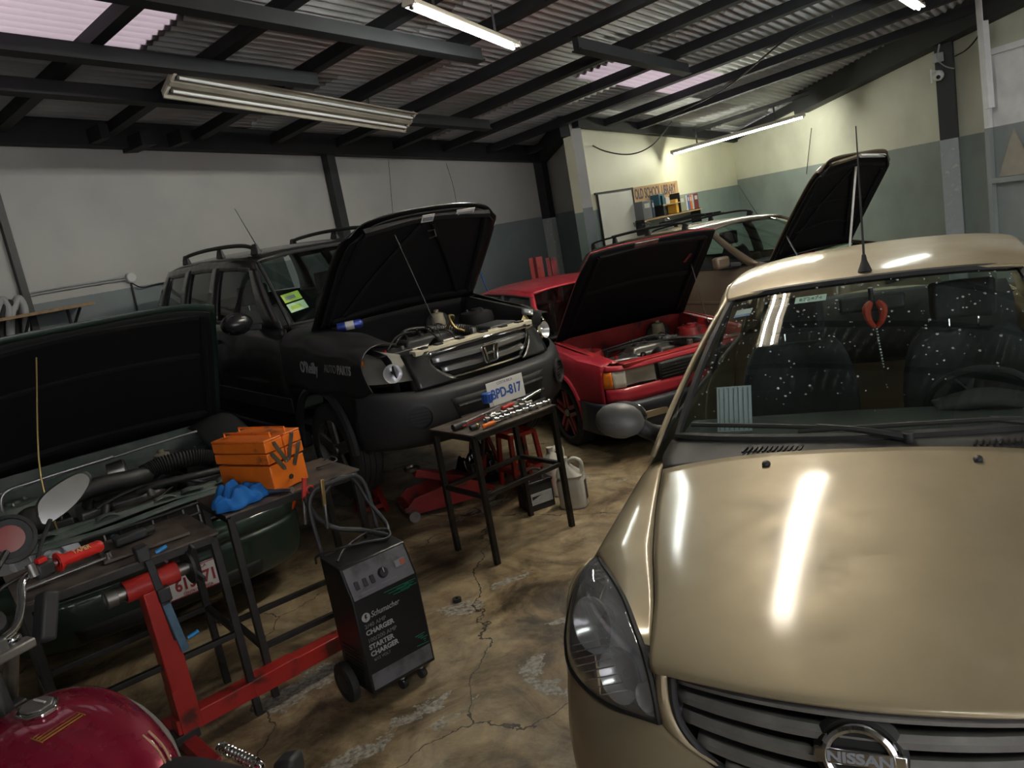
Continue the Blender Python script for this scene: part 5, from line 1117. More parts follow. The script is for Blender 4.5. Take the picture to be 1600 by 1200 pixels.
    for sd in (-1, 1):
        s = MB(); s.box((-.10, sd * .58, .75), (.14, .36, .15), (0, 0, -sd * .3)); s.build('headlamp', M['lens'], R, bevel=.02)
    s = MB(); s.box((.0, 0, .75), (.05, .7, .14)); s.build('grille', M['grille_black'], R, bevel=.02)
    s = MB(); s.box((-2.6, 0, .26), (3.2, 1.55, .06)); s.build('floor_pan', M['under'], R, smooth=0)
    for x in (-.90, -3.75):
        for sd in (-1, 1): wheel(R, x, sd * .79, .31, .19, M['alu'], 7, face=sd)
    engine_bay(R, .70, -.18, -1.10, .86, M['black_panel'], 21, M['plastic'], floor_z=.4, zrear=1.02)
    s = MB(); s.bar((-.95, -.5, 1.02), (-.98, .45, 1.03), .10, .02); s.build('cowl_panel', M['sticker_g'], R, smooth=0)
    s = MB(); s.box((-.9, -.38, 1.05), (.10, .22, .015), (0, 0, .3)); s.build('warning_label', M['red_ink'], R, smooth=0)
    hr = [[(x, 0, zc), (x, -yw * .55, zc - .006), (x - .03, -yw * .88, lerp(zc, ze, .6)), (x - .06 - .10 * (k == 0), -yw, ze)] for k, (x, zc, yw, ze) in enumerate(((.03, .87, .56, .84), (-.08, .905, .64, .87), (-.45, .975, .68, .94), (-.85, 1.035, .70, 1.0), (-1.16, 1.065, .71, 1.035)))]
    piv, an = (-1.16, 0, 1.06), rad(62)
    s = MB(); s.grid(patch(full(hr), 14, 21)); h_ = s.build('hood', vp, R, solid=.006); RM = hinge(h_, piv, an)
    s = MB(); s.grid(patch(full([[(p[0] * .955 - .045, p[1] * .95, p[2] - .03) for p in r] for r in hr]), 14, 21)); h2 = s.build('hood_liner', M['black_panel'], R, solid=.008); hinge(h2, piv, an)
    for pts, rr_ in (([(-.14, -.50, .845), (-.10, 0, .865), (-.14, .50, .845)], .026), ([(-.2, -.52, .86), (-1.08, -.60, 1.0)], .02), ([(-.2, .52, .86), (-1.08, .60, 1.0)], .02), ([(-.15, 0, .87), (-.55, -.25, .935), (-1.05, -.5, .995)], .014), ([(-.15, 0, .87), (-.55, .25, .935), (-1.05, .5, .995)], .014), ([(-.55, -.5, .925), (-.52, 0, .945), (-.55, .5, .925)], .016), ([(-.85, -.5, .975), (-.8, 0, .985), (-.85, .5, .975)], .016)):
        s = MB(); s.tube(cr(pts, 12), rr_, 6); o = s.build('hood_rib', M['black_panel'], h2); hinge(o, piv, an)
    for y0, y1, xx in ((-.44, -.02, 0), (.02, .46, 0)):
        s = MB(); s.tube(cr([(.0 - .05 * abs(y) * 2, y, .845) for y in np.linspace(y0, y1, 5)], 8), .022, 6); o = s.build('hood_edge_strip', M['van_paint'] if y0 < 0 else M['label_white'], h2); hinge(o, piv, an)
    s = MB(); s.tube([(-.26, -.56, .93), RM @ V((-.12, .02, .85))], .012, 8); s.build('hood_prop', M['label_white'], R)
    s = MB(); s.tube([(-.75, -.66, 1.0), RM @ V((-.85, -.62, .98))], .010, 6); s.build('gas_strut', M['steel'], R)
    s = MB(); s.grid(patch(full([[(-1.3, 0, 1.02), (-1.34, -.7, 1.02)], [(-1.65, 0, 1.0), (-1.65, -.74, 1.0)], [(-1.75, 0, .7), (-1.75, -.74, .7)]]), 7, 7)); s.build('dashboard', M['dash'], R, solid=.02)
    steering(R, -1.85, .37, .98)
    for y in (-.38, .38): seat(R, -2.4, y, .50, M['seat'])
    s = MB(); s.tube([(-2.3, .50, 1.50), (-2.55, .50, 1.9)], [.004, .002], 6); s.build('aerial', M['plastic'], R)
van_fn()

# ------------------------------------------------------------------ dark green sedan on the left, hood open
M['green_paint'] = paint('dark_green_paint', (.010, .030, .022), .2, .32, .9)
M['green_bay'] = mat('dusty_green_panel', (.085, .115, .105), .6, var=.35, scale=7, dirt=(.17, .18, .17), dirt_amt=.8)
grn = thing('green_sedan', 'dark green sedan with its hood raised over a dusty engine, behind the work tables', 'car', (-2.02, 4.10, 0), rad(-55))
grn.scale = (.93, 1, 1)
def green_fn():
    R = grn; gp_ = M['green_paint']
    belt = lambda x: (itp(-x, (1.2, 1.6, 3.6, 4.4), (.76, .79, .79, .72)), itp(-x, (1.2, 1.7, 4.4), (.97, .97, 1.0)))
    rail = lambda x: (itp(-x, (2.0, 2.3, 3.2, 3.5), (.55, .59, .59, .55)), itp(-x, (2.0, 2.3, 3.0, 3.5), (1.38, 1.41, 1.40, 1.34)))
    greenhouse(R, belt, rail, [(-1.3, -1.44, -2.0, -2.08), (-2.5, -2.6, -2.58, -2.68), (-3.45, -4.0, -3.2, -3.5)], gp_, M['glass_dark'], M['plastic'], ['a_pillar', 'b_pillar', 'c_pillar'])
    zw = .30; fa, ra = arch(-.90, zw, .345, .2), arch(-3.50, zw, .345, .2)
    def fprof(x):
        zt = itp(-x, (.1, .3, .7, 1.25), (.72, .78, .83, .95)); w = itp(-x, (.1, .3, .6, 1.25), (.74, .80, .84, .86)); return [(w - .12, zt), (w - .06, zt - .01), (w - .02, zt - .06), (w, zt - .15), (w, .5), (w - .04, .2)]
    def prof(x):
        yb, zb = belt(x); g_ = itp(-x, (1.2, 3.8, 4.4, 4.6), (.86, .865, .82, .74)); return [(yb, zb), (yb + .03, zb - .06), (g_, zb - .22), (g_, .5), (g_ - .04, .2)]
    side_panel('front_fender', R, gp_, -.3, -1.25, fprof, fa, 16); side_panel('front_door', R, gp_, -1.255, -2.55, prof, lambda x: .22); side_panel('rear_door', R, gp_, -2.555, -3.42, prof, ra); side_panel('rear_quarter', R, gp_, -3.425, -4.55, prof, ra)
    rr = [[(x, 0, zc), (x, -ye * .6, lerp(zc, ze, .3)), (x, -ye, ze)] for x, zc, ze, ye in ((-2.0, 1.41, 1.38, .55), (-2.3, 1.44, 1.41, .59), (-3.1, 1.44, 1.40, .59), (-3.5, 1.38, 1.34, .55))]
    s = MB(); s.grid(patch(full(rr), 12, 13)); s.build('roof', gp_, R, solid=.02)
    s = MB(); s.grid(patch(full([[(-1.28, 0, .99), (-1.32, -.4, .99), (-1.42, -.72, .985)], [(-1.66, 0, 1.22), (-1.67, -.36, 1.22), (-1.73, -.63, 1.20)], [(-1.99, 0, 1.41), (-2.0, -.32, 1.405), (-2.02, -.54, 1.38)]]), 8, 15)); s.build('windscreen', M['glass'], R)
    s = MB(); s.grid(patch(full([[(-3.5, 0, 1.38), (-3.5, -.52, 1.34)], [(-4.0, 0, 1.02), (-3.98, -.64, 1.01)]]), 5, 9)); s.build('rear_window', M['glass_dark'], R)
    s = MB(); s.grid(patch(full([[(-3.99, 0, 1.02), (-3.97, -.70, 1.0)], [(-4.5, 0, 1.0), (-4.46, -.68, .97)], [(-4.6, 0, .65), (-4.55, -.74, .65)], [(-4.6, 0, .25), (-4.54, -.74, .25)]]), 10, 11)); s.build('tail', gp_, R, solid=.01)
    s = MB(); s.box((-2.6, 0, .24), (3.0, 1.5, .06)); s.build('floor_pan', M['under'], R, smooth=0)
    for x in (-.90, -3.50):
        for sd in (-1, 1): wheel(R, x, sd * .76, .30, .185, M['alu'], 7, face=sd)
    # bumper with two swage lines, grille frame, lamps, orange side lamps, plate
    plan = [(.05, 0), (.045, -.3), (.015, -.55), (-.06, -.72), (-.19, -.81), (-.36, -.85), (-.52, -.86)]
    zt = (.565, .565, .565, .565, .575, .60, .62)
    s = MB(); s.grid(patch(full([[(x - .08, y * .99, z + .02) for (x, y), z in zip(plan, zt)], [(x - .01, y, z - .01) for (x, y), z in zip(plan, zt)], [(x + .01, y, .50) for x, y in plan], [(x - .006, y, .465) for x, y in plan], [(x + .012, y, .43) for x, y in plan], [(x + .004, y, .32) for x, y in plan], [(x - .02, y * .98, .22) for x, y in plan], [(x - .09, y * .95, .18) for x, y in plan]]), 30, 41)); s.build('front_bumper', gp_, R, solid=.008, smooth=60)
    s = MB(); s.grid(patch(full([[(.058, 0, .30), (.05, -.3, .30), (.03, -.5, .30)], [(.05, 0, .22), (.04, -.3, .22), (.02, -.48, .22)]]), 4, 13)); s.build('lower_intake', M['grille_black'], R, solid=.004)
    for sd in (-1, 1):
        hd = obj('headlamp', None, R); fl = (lambda p: p) if sd < 0 else (lambda p: (p[0], -p[1], p[2]))
        i_ = [(-.055, -.34, .715), (-.03, -.34, .60)]; o_ = [(-.36, -.795, .755), (-.33, -.84, .635)]
        rows = [[fl(p) for p in i_], [fl((lerp(p[0], q[0], .4) + .07, lerp(p[1], q[1], .4) - .02, lerp(p[2], q[2], .4))) for p, q in zip(i_, o_)], [fl((lerp(p[0], q[0], .75) + .06, lerp(p[1], q[1], .75) - .03, lerp(p[2], q[2], .75))) for p, q in zip(i_, o_)], [fl(p) for p in o_]]
        P = patch(rows, 14, 6); s = MB(); s.grid(P); s.build('lamp_lens', M['lens'], hd)
        s = MB(); s.grid([[(p[0] - .06, p[1] * .96, p[2]) for p in r] for r in P]); s.build('lamp_housing', M['reflector'], hd)
        for k, t in enumerate((.3, .62)):
            c = V(fl((lerp(-.04, -.30, t) + .02, lerp(-.34, -.80, t), .672))); s = MB(); s.lathe([(.01, -.05), (.035, -.035), (.048, 0), (.052, .004)], 18, c, fl((1, -.4, .1))); b_ = s.build('reflector_bowl', M['reflector'], hd)
            s = MB(); s.ball(c - V(fl((.03, 0, 0))), .012, 8, 5); s.build('bulb', M['lens'], b_)
        s = MB(); s.grid(patch([[fl((-.115, -.765, .545)), fl((-.105, -.77, .475))], [fl((-.20, -.825, .545)), fl((-.19, -.828, .475))], [fl((-.29, -.852, .545)), fl((-.28, -.855, .475))]], 6, 4)); s.build('turn_lamp', mat('dark_orange_lens', (.55, .07, .01), .2, coat=.6) if sd < 0 else bpy.data.materials['dark_orange_lens'], R, solid=.012)
    g = obj('grille', None, R); s = MB(); s.prism([(-.33, .60), (.33, .60), (.36, .72), (-.36, .72)], (-.10, 0, 0), V((0, 1, 0)), V((0, 0, 1)), V((1, 0, 0)), .01); s.build('grille_back', M['grille_black'], g, smooth=0)
    for z in (.605, .662, .72):
        s = MB(); s.tube(cr([(-.05, -.345, z), (-.015, 0, z), (-.05, .345, z)], 10), .008, 6); s.build('grille_bar', M['plastic'], g)
    for y in np.linspace(-.32, .32, 9):
        s = MB(); s.box((-.03 - .2 * y * y, float(y), .66), (.012, .008, .115)); s.build('grille_upright', M['silver'] if abs(y) < .3 and int(y * 100) % 3 == 0 else M['plastic'], g, smooth=0)
    plate(R, (.075, .115, .345), (0, 1, 0), (0, 0, 1), .305, .152, M['white_plate'], '613171', M['red_ink'], 'COSTA-RICA', M['red_ink'], 'CENTROAMERICA', M['red_ink'], tsize=.092, sx=.82)
    # radiator support plates, dusty
    for k, (x, z, w_) in enumerate(((-.10, .735, 1.30), (-.19, .752, 1.34), (-.29, .745, 1.36))):
        s = MB(); s.grid(patch([[(x + .035, y, z - .012 + .01 * math.sin(7 * y + k)) for y in np.linspace(-w_ / 2, w_ / 2, 9)], [(x, y, z + .006 + .012 * math.sin(5 * y + 2 * k)) for y in np.linspace(-w_ / 2, w_ / 2, 9)], [(x - .045, y, z - .008 + .01 * math.sin(9 * y)) for y in np.linspace(-w_ / 2, w_ / 2, 9)]], 6, 33)); s.build('radiator_support', M['green_bay'], R, solid=.006)
    for y in (-.5, -.2, .1, .25, .45):
        s = MB(); s.grid(patch([[(-.16, y - .05, .765), (-.15, y + .02, .785), (-.16, y + .07, .762)], [(-.24, y - .04, .77), (-.25, y + .01, .775), (-.23, y + .06, .768)]], 4, 7)); s.build('torn_flap', M['green_bay'], R, solid=.003)
    engine_bay(R, .68, -.30, -1.22, .80, M['green_bay'], 33, M['dusty'], floor_z=.4, zrear=.97)
    hose(R, [(-.55, -.55, .78), (-.50, -.38, .86), (-.52, -.15, .88), (-.55, .02, .86), (-.62, .12, .84)], .055, M['hose'], 'intake_duct')
    hose(R, [(-.62, .10, .85), (-.63, .22, .87), (-.62, .40, .86), (-.60, .52, .82)], .058, M['hose'], 'ribbed_duct', ribs=True)
    s = MB(); s.lathe([(.06, -.05), (.068, -.045), (.068, .045), (.06, .05)], 20, (-.66, -.02, .90), (.2, 1, .1)); s.build('duct_clamp', M['steel'], R)
    s = MB(); s.ball((-.52, -.50, .80), .09, 16, 10, (1, 1.1, .9)); s.build('air_dome', M['dusty'], R)
    hose(R, [(-.40, .02, .80), (-.36, .12, .82), (-.34, .3, .81), (-.36, .48, .79)], .022, M['hose'], 'lower_hose')
    hose(R, [(-.85, -.75, .93), (-.86, -.3, .95), (-.88, .2, .965), (-.90, .52, .97)], .007, M['silver'], 'stowed_bar')
    hose(R, [(-.80, -.62, .72), (-.80, -.60, .93), (-.82, -.42, .96), (-.84, .0, .97)], .010, M['silver'], 'bent_pipe')
    # hood up
    hr = [[(x, 0, zc), (x, -yw * .6, zc - .004), (x - .03, -yw * .9, lerp(zc, ze, .5)), (x - .05, -yw, ze)] for x, zc, yw, ze in ((-.10, .765, .70, .745), (-.45, .85, .73, .825), (-.9, .93, .75, .90), (-1.24, .985, .76, .955))]
    piv, an = (-1.24, 0, .98), rad(56)
    s = MB(); s.grid(patch(full(hr), 12, 21)); h_ = s.build('hood', gp_, R, solid=.006); RM = hinge(h_, piv, an)
    s = MB(); s.grid(patch(full([[(p[0] * .97 - .03, p[1] * .95, p[2] - .026) for p in r] for r in hr]), 12, 21)); h2 = s.build('hood_liner', M['black_panel'], R, solid=.008); hinge(h2, piv, an)
    for pts, r_ in (([(-.2, -.6, .745), (-.17, 0, .755), (-.2, .6, .745)], .024), ([(-.55, -.62, .82), (-.52, 0, .835), (-.55, .62, .82)], .018), ([(-1.12, -.66, .915), (-1.1, 0, .935), (-1.12, .66, .915)], .026), ([(-.2, -.62, .745), (-1.12, -.67, .915)], .02), ([(-.2, .62, .745), (-1.12, .67, .915)], .02)):
        s = MB(); s.tube(cr(pts, 10), r_, 6); o = s.build('hood_rib', M['black_panel'], h2); hinge(o, piv, an)
    s = MB(); s.tube(cr([(-.28, -.42, .765), (-.3, -.415, 1.1), RM @ V((-.25, -.27, .735))], 10), .005, 6); s.build('hood_prop', M['brass'], R)
    s = MB(); s.grid(patch(full([[(-1.22, 0, .965), (-1.26, -.6, .96)], [(-1.32, 0, .99), (-1.36, -.68, .985)]]), 3, 9)); s.build('cowl', M['green_bay'], R, solid=.01)
    s = MB(); s.grid(patch(full([[(-1.4, 0, .96), (-1.44, -.68, .96)], [(-1.7, 0, .95), (-1.7, -.7, .95)], [(-1.8, 0, .65), (-1.8, -.7, .65)]]), 7, 7)); s.build('dashboard', M['dash'], R, solid=.02)
    for y in (-.38, .38): seat(R, -2.4, y, .45, M['seat'])
green_fn()
# ------------------------------------------------------------------ work tables
M['table'] = mat('black_table_steel', (.030, .027, .025), .45, .3, var=.4, scale=12)
M['table_top'] = mat('worn_table_top', (.11, .085, .07), .5, .2, var=.4, scale=9, dirt=(.03, .026, .024), dirt_amt=.7)
def work_table(fl, fr, depth, h, label, leg=.032, overhang=.0, rail_h=.32, rails=(1, 1, 1, 1), sag=0):
    """fl, fr: front feet (x, y); depth goes away from the camera"""
    fl, fr = V((*fl, 0)), V((*fr, 0)); ex = (fr - fl); L = ex.length; ex.normalize(); ey = V((-ex.y, ex.x, 0))
    o = thing('work_table', label, 'table', fl, math.atan2(ex.y, ex.x))
    s = MB(); s.box((L / 2, depth / 2, h - .006), (L + leg + .01, depth + leg + .01, .008)); s.build('table_top', M['table_top'], o, smooth=0)
    for a, b in (((0, 0), (L, 0)), ((L, 0), (L, depth)), ((L, depth), (0, depth)), ((0, depth), (0, 0))):
        s = MB(); s.bar((*a, h - .028), (*b, h - .028), leg, leg); s.build('apron', M['table'], o, smooth=0, bevel=.003)
    for x, y in ((0, 0), (L, 0), (L, depth), (0, depth)):
        s = MB(); s.box((x, y, (h - .02) / 2), (leg, leg, h - .02)); s.build('leg', M['table'], o, smooth=0, bevel=.003)
    for k, (a, b) in enumerate((((0, 0), (L, 0)), ((L, 0), (L, depth)), ((L, depth), (0, depth)), ((0, depth), (0, 0)))):
        if rails[k]:
            s = MB(); s.bar((*a, rail_h), (*b, rail_h), leg * .8, leg * .8); s.build('stretcher', M['table'], o, smooth=0, bevel=.003)
    return o, fl, ex, ey
t1, T1o, T1x, T1y = work_table((-.27, 4.375), (.215, 4.75), .40, .80, 'black steel work table covered in chrome tools before the jacked car', rail_h=.42)
t2, T2o, T2x, T2y = work_table((-1.325, 3.355), (-.83, 3.715), .40, .90, 'black steel table carrying the orange toolbox', rail_h=.25, rails=(1, 1, 1, 1))
t3, T3o, T3x, T3y = work_table((-1.93, 2.80), (-1.365, 3.225), .42, .87, 'oily steel table behind the red engine stand', rail_h=.40, rails=(1, 1, 1, 1))
def onT(o, ex, ey, u, v, z): return o + ex * u + ey * v + V((0, 0, z))

# ---- toolbox: three-tier cantilever box
M['orange'] = mat('orange_tool_paint', (.78, .17, .012), .42, coat=.25, var=.15, scale=9, dirt=(.30, .06, .01), dirt_amt=.25)
tb = thing('toolbox', 'orange cantilever metal toolbox with grey linkage arms', 'toolbox', (-1.155, 3.515, .90), rad(57))
def toolbox():
    L, W = .36, .21                                            # x = width to the right, y = length away
    s = MB(); s.box((W / 2, L / 2, .068), (W, L, .13)); s.build('lower_bin', M['orange'], tb, bevel=.004)
    for x, sx_ in ((.0525, -1), (W - .0525, 1)):
        for z, nm in ((.168, 'middle_tray'), (.222, 'upper_tray')):
            s = MB(); s.box((x + sx_ * .004, L / 2, z), (.105, L + .012, .050)); s.build(nm, M['orange'], tb, bevel=.004)
        s = MB(); s.box((x + sx_ * .006, L / 2, .252), (.103, L + .016, .010)); s.build('lid', M['orange'], tb, bevel=.004)
    for yy in (-.012, L + .012):
        for a, b in (((.02, .19), (.075, .10)), ((.045, .235), (.095, .13)), ((W - .02, .19), (W - .075, .10)), ((W - .05, .245), (W - .10, .135))):
            s = MB(); s.bar((a[0], yy, a[1]), (b[0], yy, b[1]), .020, .004, (0, 1, 0)); ar = s.build('linkage_arm', M['steel'], tb, smooth=0)
            for p in (a, b):
                s = MB(); s.cyl((p[0], yy - .006, p[1]), (p[0], yy + .006, p[1]), .006, 8); s.build('rivet', M['steel'], ar)
    for x in (.06, W - .06):
        s = MB(); s.tube([(x, .02, .258), (x, .02, .278), (x, L - .02, .278), (x, L - .02, .258)], .005, 6); s.build('handle', M['orange'], tb)
    s = MB(); s.lathe([(.012, 0), (.012, .004), (0, .004)], 12, (W / 2, -.004, .05), (0, -1, 0)); s.build('dent', M['plastic'], tb)
toolbox()

# ---- crumpled blue cloth
M['blue_cloth'] = mat('blue_cloth', (.012, .16, .52), .85, bump=.3, bscale=220, var=.15, scale=12)
def cloth(name, label, c, sx_, sy_, h, m_, seed, rz=0.):
    rd = random.Random(seed); ph = [rd.uniform(0, 6.28) for _ in range(8)]
    P = []
    for i in range(41):
        rw = []
        for j in range(49):
            u, v = i / 40 * 2 - 1, j / 48 * 2 - 1; a = math.atan2(v, u); r = min(1, math.hypot(u, v))
            edge = 1 + .16 * math.sin(3 * a + ph[0]) + .10 * math.sin(7 * a + ph[1])
            k = max(abs(u), abs(v)); x, y = (u, v) if k == 0 else (r * math.cos(a) * edge, r * math.sin(a) * edge)
            fold = .16 * math.sin(6 * x + 3 * y + ph[2]) + .12 * math.sin(-5 * x + 9 * y + ph[3]) + .07 * math.sin(14 * x + 5 * y + ph[4]) + .05 * math.sin(4 * x - 17 * y + ph[5])
            z = (1 - k ** 2) ** .6 * (.75 + fold) if k < 1 else 0
            rw.append((x * sx_, y * sy_, max(.003, z * h)))
        P.append(rw)
    s = MB(); s.grid(P); o = s.build(name, m_, None, solid=.003, loc=c, rot=(0, 0, rz), smooth=60); return tag(o, label, 'cloth')
cloth('blue_rag', 'crumpled bright blue cloth beside the orange toolbox', onT(T2o, T2x, T2y, .075, .085, .90), .115, .085, .115, M['blue_cloth'], 4, .5)
s = MB(); a, b = onT(T2o, T2x, T2y, .215, .07, .914), onT(T2o, T2x, T2y, .285, -.035, .914)
pr = thing('pipe_bar', 'short steel bar poking out from under the blue cloth', 'tool', a); s.cyl((0, 0, 0), b - a, .013, 12); s.build('shaft', M['steel'], pr)
s = MB(); s.cyl((b - a) * .98, (b - a) * 1.04, .015, 12); s.build('ferrule', M['silver'], pr)
# small bent spring hook on the table end
hk = thing('wire_hook', 'bent dark wire hook behind the orange toolbox', 'hook', onT(T2o, T2x, T2y, .52, .22, .906)); s = MB(); s.tube(cr([(0, 0, 0), (.06, -.01, .01), (.10, .03, .015), (.07, .06, .03), (.03, .05, .02)], 16), .004, 6); s.build('bent_wire', M['plastic'], hk)

# ---- things on the oily table
def on3(u, v, z=0.): return onT(T3o, T3x, T3y, u, v, .87 + z)
pl = thing('steel_plate', 'flat rusty plate lying on the oily table', 'plate', on3(.47, .21), math.atan2(T3x.y, T3x.x)); s = MB(); s.prism([(-.17, -.13), (.17, -.14), (.18, .12), (-.15, .14)], (0, 0, .002), V((1, 0, 0)), V((0, 1, 0)), V((0, 0, 1)), .012); s.build('plate_body', M['table_top'], pl, smooth=0, bevel=.002)
s = MB(); s.box((.02, .10, .017), (.10, .05, .005), (0, 0, .3)); s.build('red_smear', M['red_tool'], pl, bevel=.002)
dr = thing('impact_tool', 'small black air tool with a blue fitting on the rusty plate', 'tool', on3(.44, .22, .016), .7)
s = MB(); s.box((0, 0, .022), (.13, .045, .04)); s.build('tool_body', M['plastic'], dr, bevel=.010); s = MB(); s.cyl((.06, 0, .024), (.10, 0, .024), .016, 10); s.build('nose', M['dusty'], dr)
s = MB(); s.box((-.04, .05, .018), (.03, .08, .03)); s.build('grip', M['plastic'], dr, bevel=.008); s = MB(); s.cyl((-.04, .09, .018), (-.04, .115, .018), .010, 10); s.build('air_fitting', mat('blue_fitting', (.02, .22, .55), .35), dr)
sk = thing('socket_bar', 'steel socket wrench lying across the near end of the oily table', 'wrench', on3(.02, .10, .0135), .75); s = MB(); s.cyl((0, 0, 0), (.30, 0, 0), .008, 10); s.build('shaft', M['steel'], sk); s = MB(); s.lathe([(0, -.02), (.013, -.018), (.014, .02), (0, .022)], 14, (.31, 0, .002), (0, 0, 1)); s.build('head', M['chrome'], sk)
s = MB(); s.cyl((-.02, 0, 0), (.08, 0, 0), .011, 10); s.build('knurled_grip', M['alu'], sk)

# ---- black clamp with blue screws gripping the table edge
ck = thing('edge_clamp', 'dark bar clamp with blue screws hanging on the oily table edge', 'clamp', on3(.432, -.055, .0), math.atan2(T3x.y, T3x.x))
s = MB(); s.bar((0, 0, .05), (.03, .0, -.36), .030, .012, (0, 1, 0)); s.build('clamp_bar', M['plastic'], ck, bevel=.003)
s = MB(); s.box((-.01, .02, .03), (.05, .07, .06)); s.build('upper_jaw', M['plastic'], ck, bevel=.006); s = MB(); s.box((.025, .01, -.16), (.05, .05, .06)); s.build('lower_jaw', M['plastic'], ck, bevel=.006)
s = MB(); s.bar((.022, -.003, -.20), (.045, -.003, -.42), .032, .014, (0, 1, 0)); s.build('clamp_foot', mat('worn_blue_paint', (.10, .20, .30), .5, var=.3, scale=20), ck, bevel=.003)
for x, z in ((.035, .02), (.065, -.37)):
    s = MB(); s.cyl((x, -.01, z), (x + .045, -.015, z + .012), .009, 10); s.build('screw_grip', bpy.data.materials['blue_fitting'], ck)

# ---- tools on the centre table
def on1(u, v, z=0.): return onT(T1o, T1x, T1y, u, v, .80 + z)
ZT = math.atan2(T1x.y, T1x.x)
def shaft_tool(name, label, u0, v0, u1, v1, rings, m_shaft, m_ring, r=.011, cat='tool'):
    a, b = on1(u0, v0, .016), on1(u1, v1, .016); o = thing(name, label, cat, a); d = b - a
    s = MB(); s.cyl((0, 0, 0), d, r, 12); s.build('shaft', m_shaft, o)
    for k in rings:
        s = MB(); dn = d.normalized(); s.lathe([(r, -.010), (r * 1.75, -.008), (r * 1.75, .008), (r, .010)], 14, d * k, dn); s.build('collar', m_ring, o)
    return o
shaft_tool('camshaft', 'long chrome camshaft with rings along the front of the tool table', .20, .06, .64, .04, [.04, .12, .2, .3, .4, .52, .64, .76, .88, .97], M['chrome'], M['chrome'], .010)
shaft_tool('camshaft', 'dull steel camshaft lying behind the chrome one on the tool table', .18, .13, .60, .17, [.05, .15, .25, .37, .5, .63, .75, .87], M['steel'], M['alu'], .010)
def driver(label, u, v, rz, m_, L=.10, blade=.11, r=.014):
    o = thing('screwdriver', label, 'screwdriver', on1(u, v, r + .001), ZT + rz); s = MB()
    s.tube([(0, 0, 0), (.008, 0, 0), (L * .3, 0, 0), (L * .6, 0, 0), (L * .9, 0, 0), (L, 0, 0)], [r * .6, r, r * .85, r, r * .8, r * .5], 10); s.build('handle', m_, o)
    s = MB(); s.cyl((L, 0, 0), (L + blade, 0, 0), .0035, 8); s.build('blade', M['chrome'], o)
driver('orange handled screwdriver at the near corner of the tool table', .09, .02, .05, M['orange'], .10, .04)
M['red_plastic'] = mat('red_plastic', (.50, .03, .02), .35)
driver('red handled screwdriver behind the shafts on the tool table', .41, .235, .15, M['red_plastic'], .11, .12, .016)
driver('thin red handled screwdriver between the two shafts', .36, .10, .05, M['red_plastic'], .07, .05, .009)
bk = thing('socket', 'black impact socket with a brass ring at the near corner of the tool table', 'socket', on1(.07, .07, .016), ZT); s = MB(); s.lathe([(.010, -.03), (.016, -.03), (.016, .03), (.010, .03)], 14, (0, 0, 0), (1, 0, 0)); s.build('socket_body', M['plastic'], bk); s = MB(); s.lathe([(.016, .0), (.018, .002), (.018, .012), (.016, .014)], 14, (.01, 0, 0), (1, 0, 0)); s.build('brass_ring', M['brass'], bk)
gb = thing('grease_gun', 'black tool with a long grey lever at the back of the tool table', 'tool', on1(.03, .19, .021), ZT + .02)
s = MB(); s.cyl((-.03, 0, 0), (.06, 0, 0), .020, 12); s.build('barrel', M['plastic'], gb); s = MB(); s.bar((.05, .0, .008), (.36, .03, .02), .022, .007); s.build('lever', M['steel'], gb, bevel=.002); s = MB(); s.bar((.02, -.025, -.005), (.22, .0, .0), .010, .008); s.build('red_rod', M['red_tool'], gb)
bt = thing('spray_cap_bottle', 'small clear bottle with a ribbed blue cap before the number plate', 'bottle', on1(.36, .29, .0)); s = MB(); s.lathe([(0, .0), (.032, .002), (.034, .05), (.030, .07), (.018, .08)], 18, (-.005, 0, 0)); s.build('bottle_body', M['lens'], bt)
s = MB(); s.lathe([(.030, .068), (.030, .072), (.033, .074), (.033, .125), (.028, .13), (0, .131)], 20, (-.005, 0, 0)); cp = s.build('cap', mat('blue_cap', (.03, .10, .42), .4), bt)
for k in range(12):
    a = k * PI / 6; s = MB(); s.box((-.005 + .034 * math.cos(a), .034 * math.sin(a), .10), (.004, .004, .045), (0, 0, a)); s.build('cap_rib', bpy.data.materials['blue_cap'], cp, smooth=0)
rt = thing('ratchet', 'chrome ratchet standing up at the far end of the tool table', 'ratchet', on1(.59, .26, .013), ZT - .2); s = MB(); s.cyl((0, 0, 0), (.14, .0, .035), .008, 10); s.build('handle', M['chrome'], rt); s = MB(); s.lathe([(0, -.015), (.018, -.012), (.018, .012), (0, .015)], 14, (-.01, 0, .004), (0, 0, 1)); s.build('head', M['chrome'], rt); s = MB(); s.ball((.145, 0, .036), .010, 10, 6); s.build('end_ball', M['chrome'], rt)
for k, (u, v) in enumerate(((.03, .23), (.05, .20))):
    o = thing('brass_bolt', ('brass bolt at the bare back corner of the tool table', 'brass bolt beside the black lever tool')[k], 'bolt', on1(u, v, .005), k); s = MB(); s.lathe([(0, 0), (.009, 0), (.009, .006), (.004, .007), (.004, .022), (0, .022)], 6, (0, 0, -.004)); s.build('bolt_body', M['brass'], o)
for k, (u, v) in enumerate(((.30, .19), (.26, .21), (.48, .11), (.53, .12))):
    o = thing('chrome_socket', ('chrome socket left of the blue cap', 'small chrome socket touching the steel lever', 'chrome socket between the shafts', 'short chrome socket at the far end between the shafts')[k], 'socket', on1(u, v, .013), ZT + k); s = MB(); s.lathe([(.006, -.018), (.012, -.018), (.013, .018), (.008, .018)], 14, (0, 0, 0), (1, 0, 0)); s.build('socket_body', M['chrome'], o)

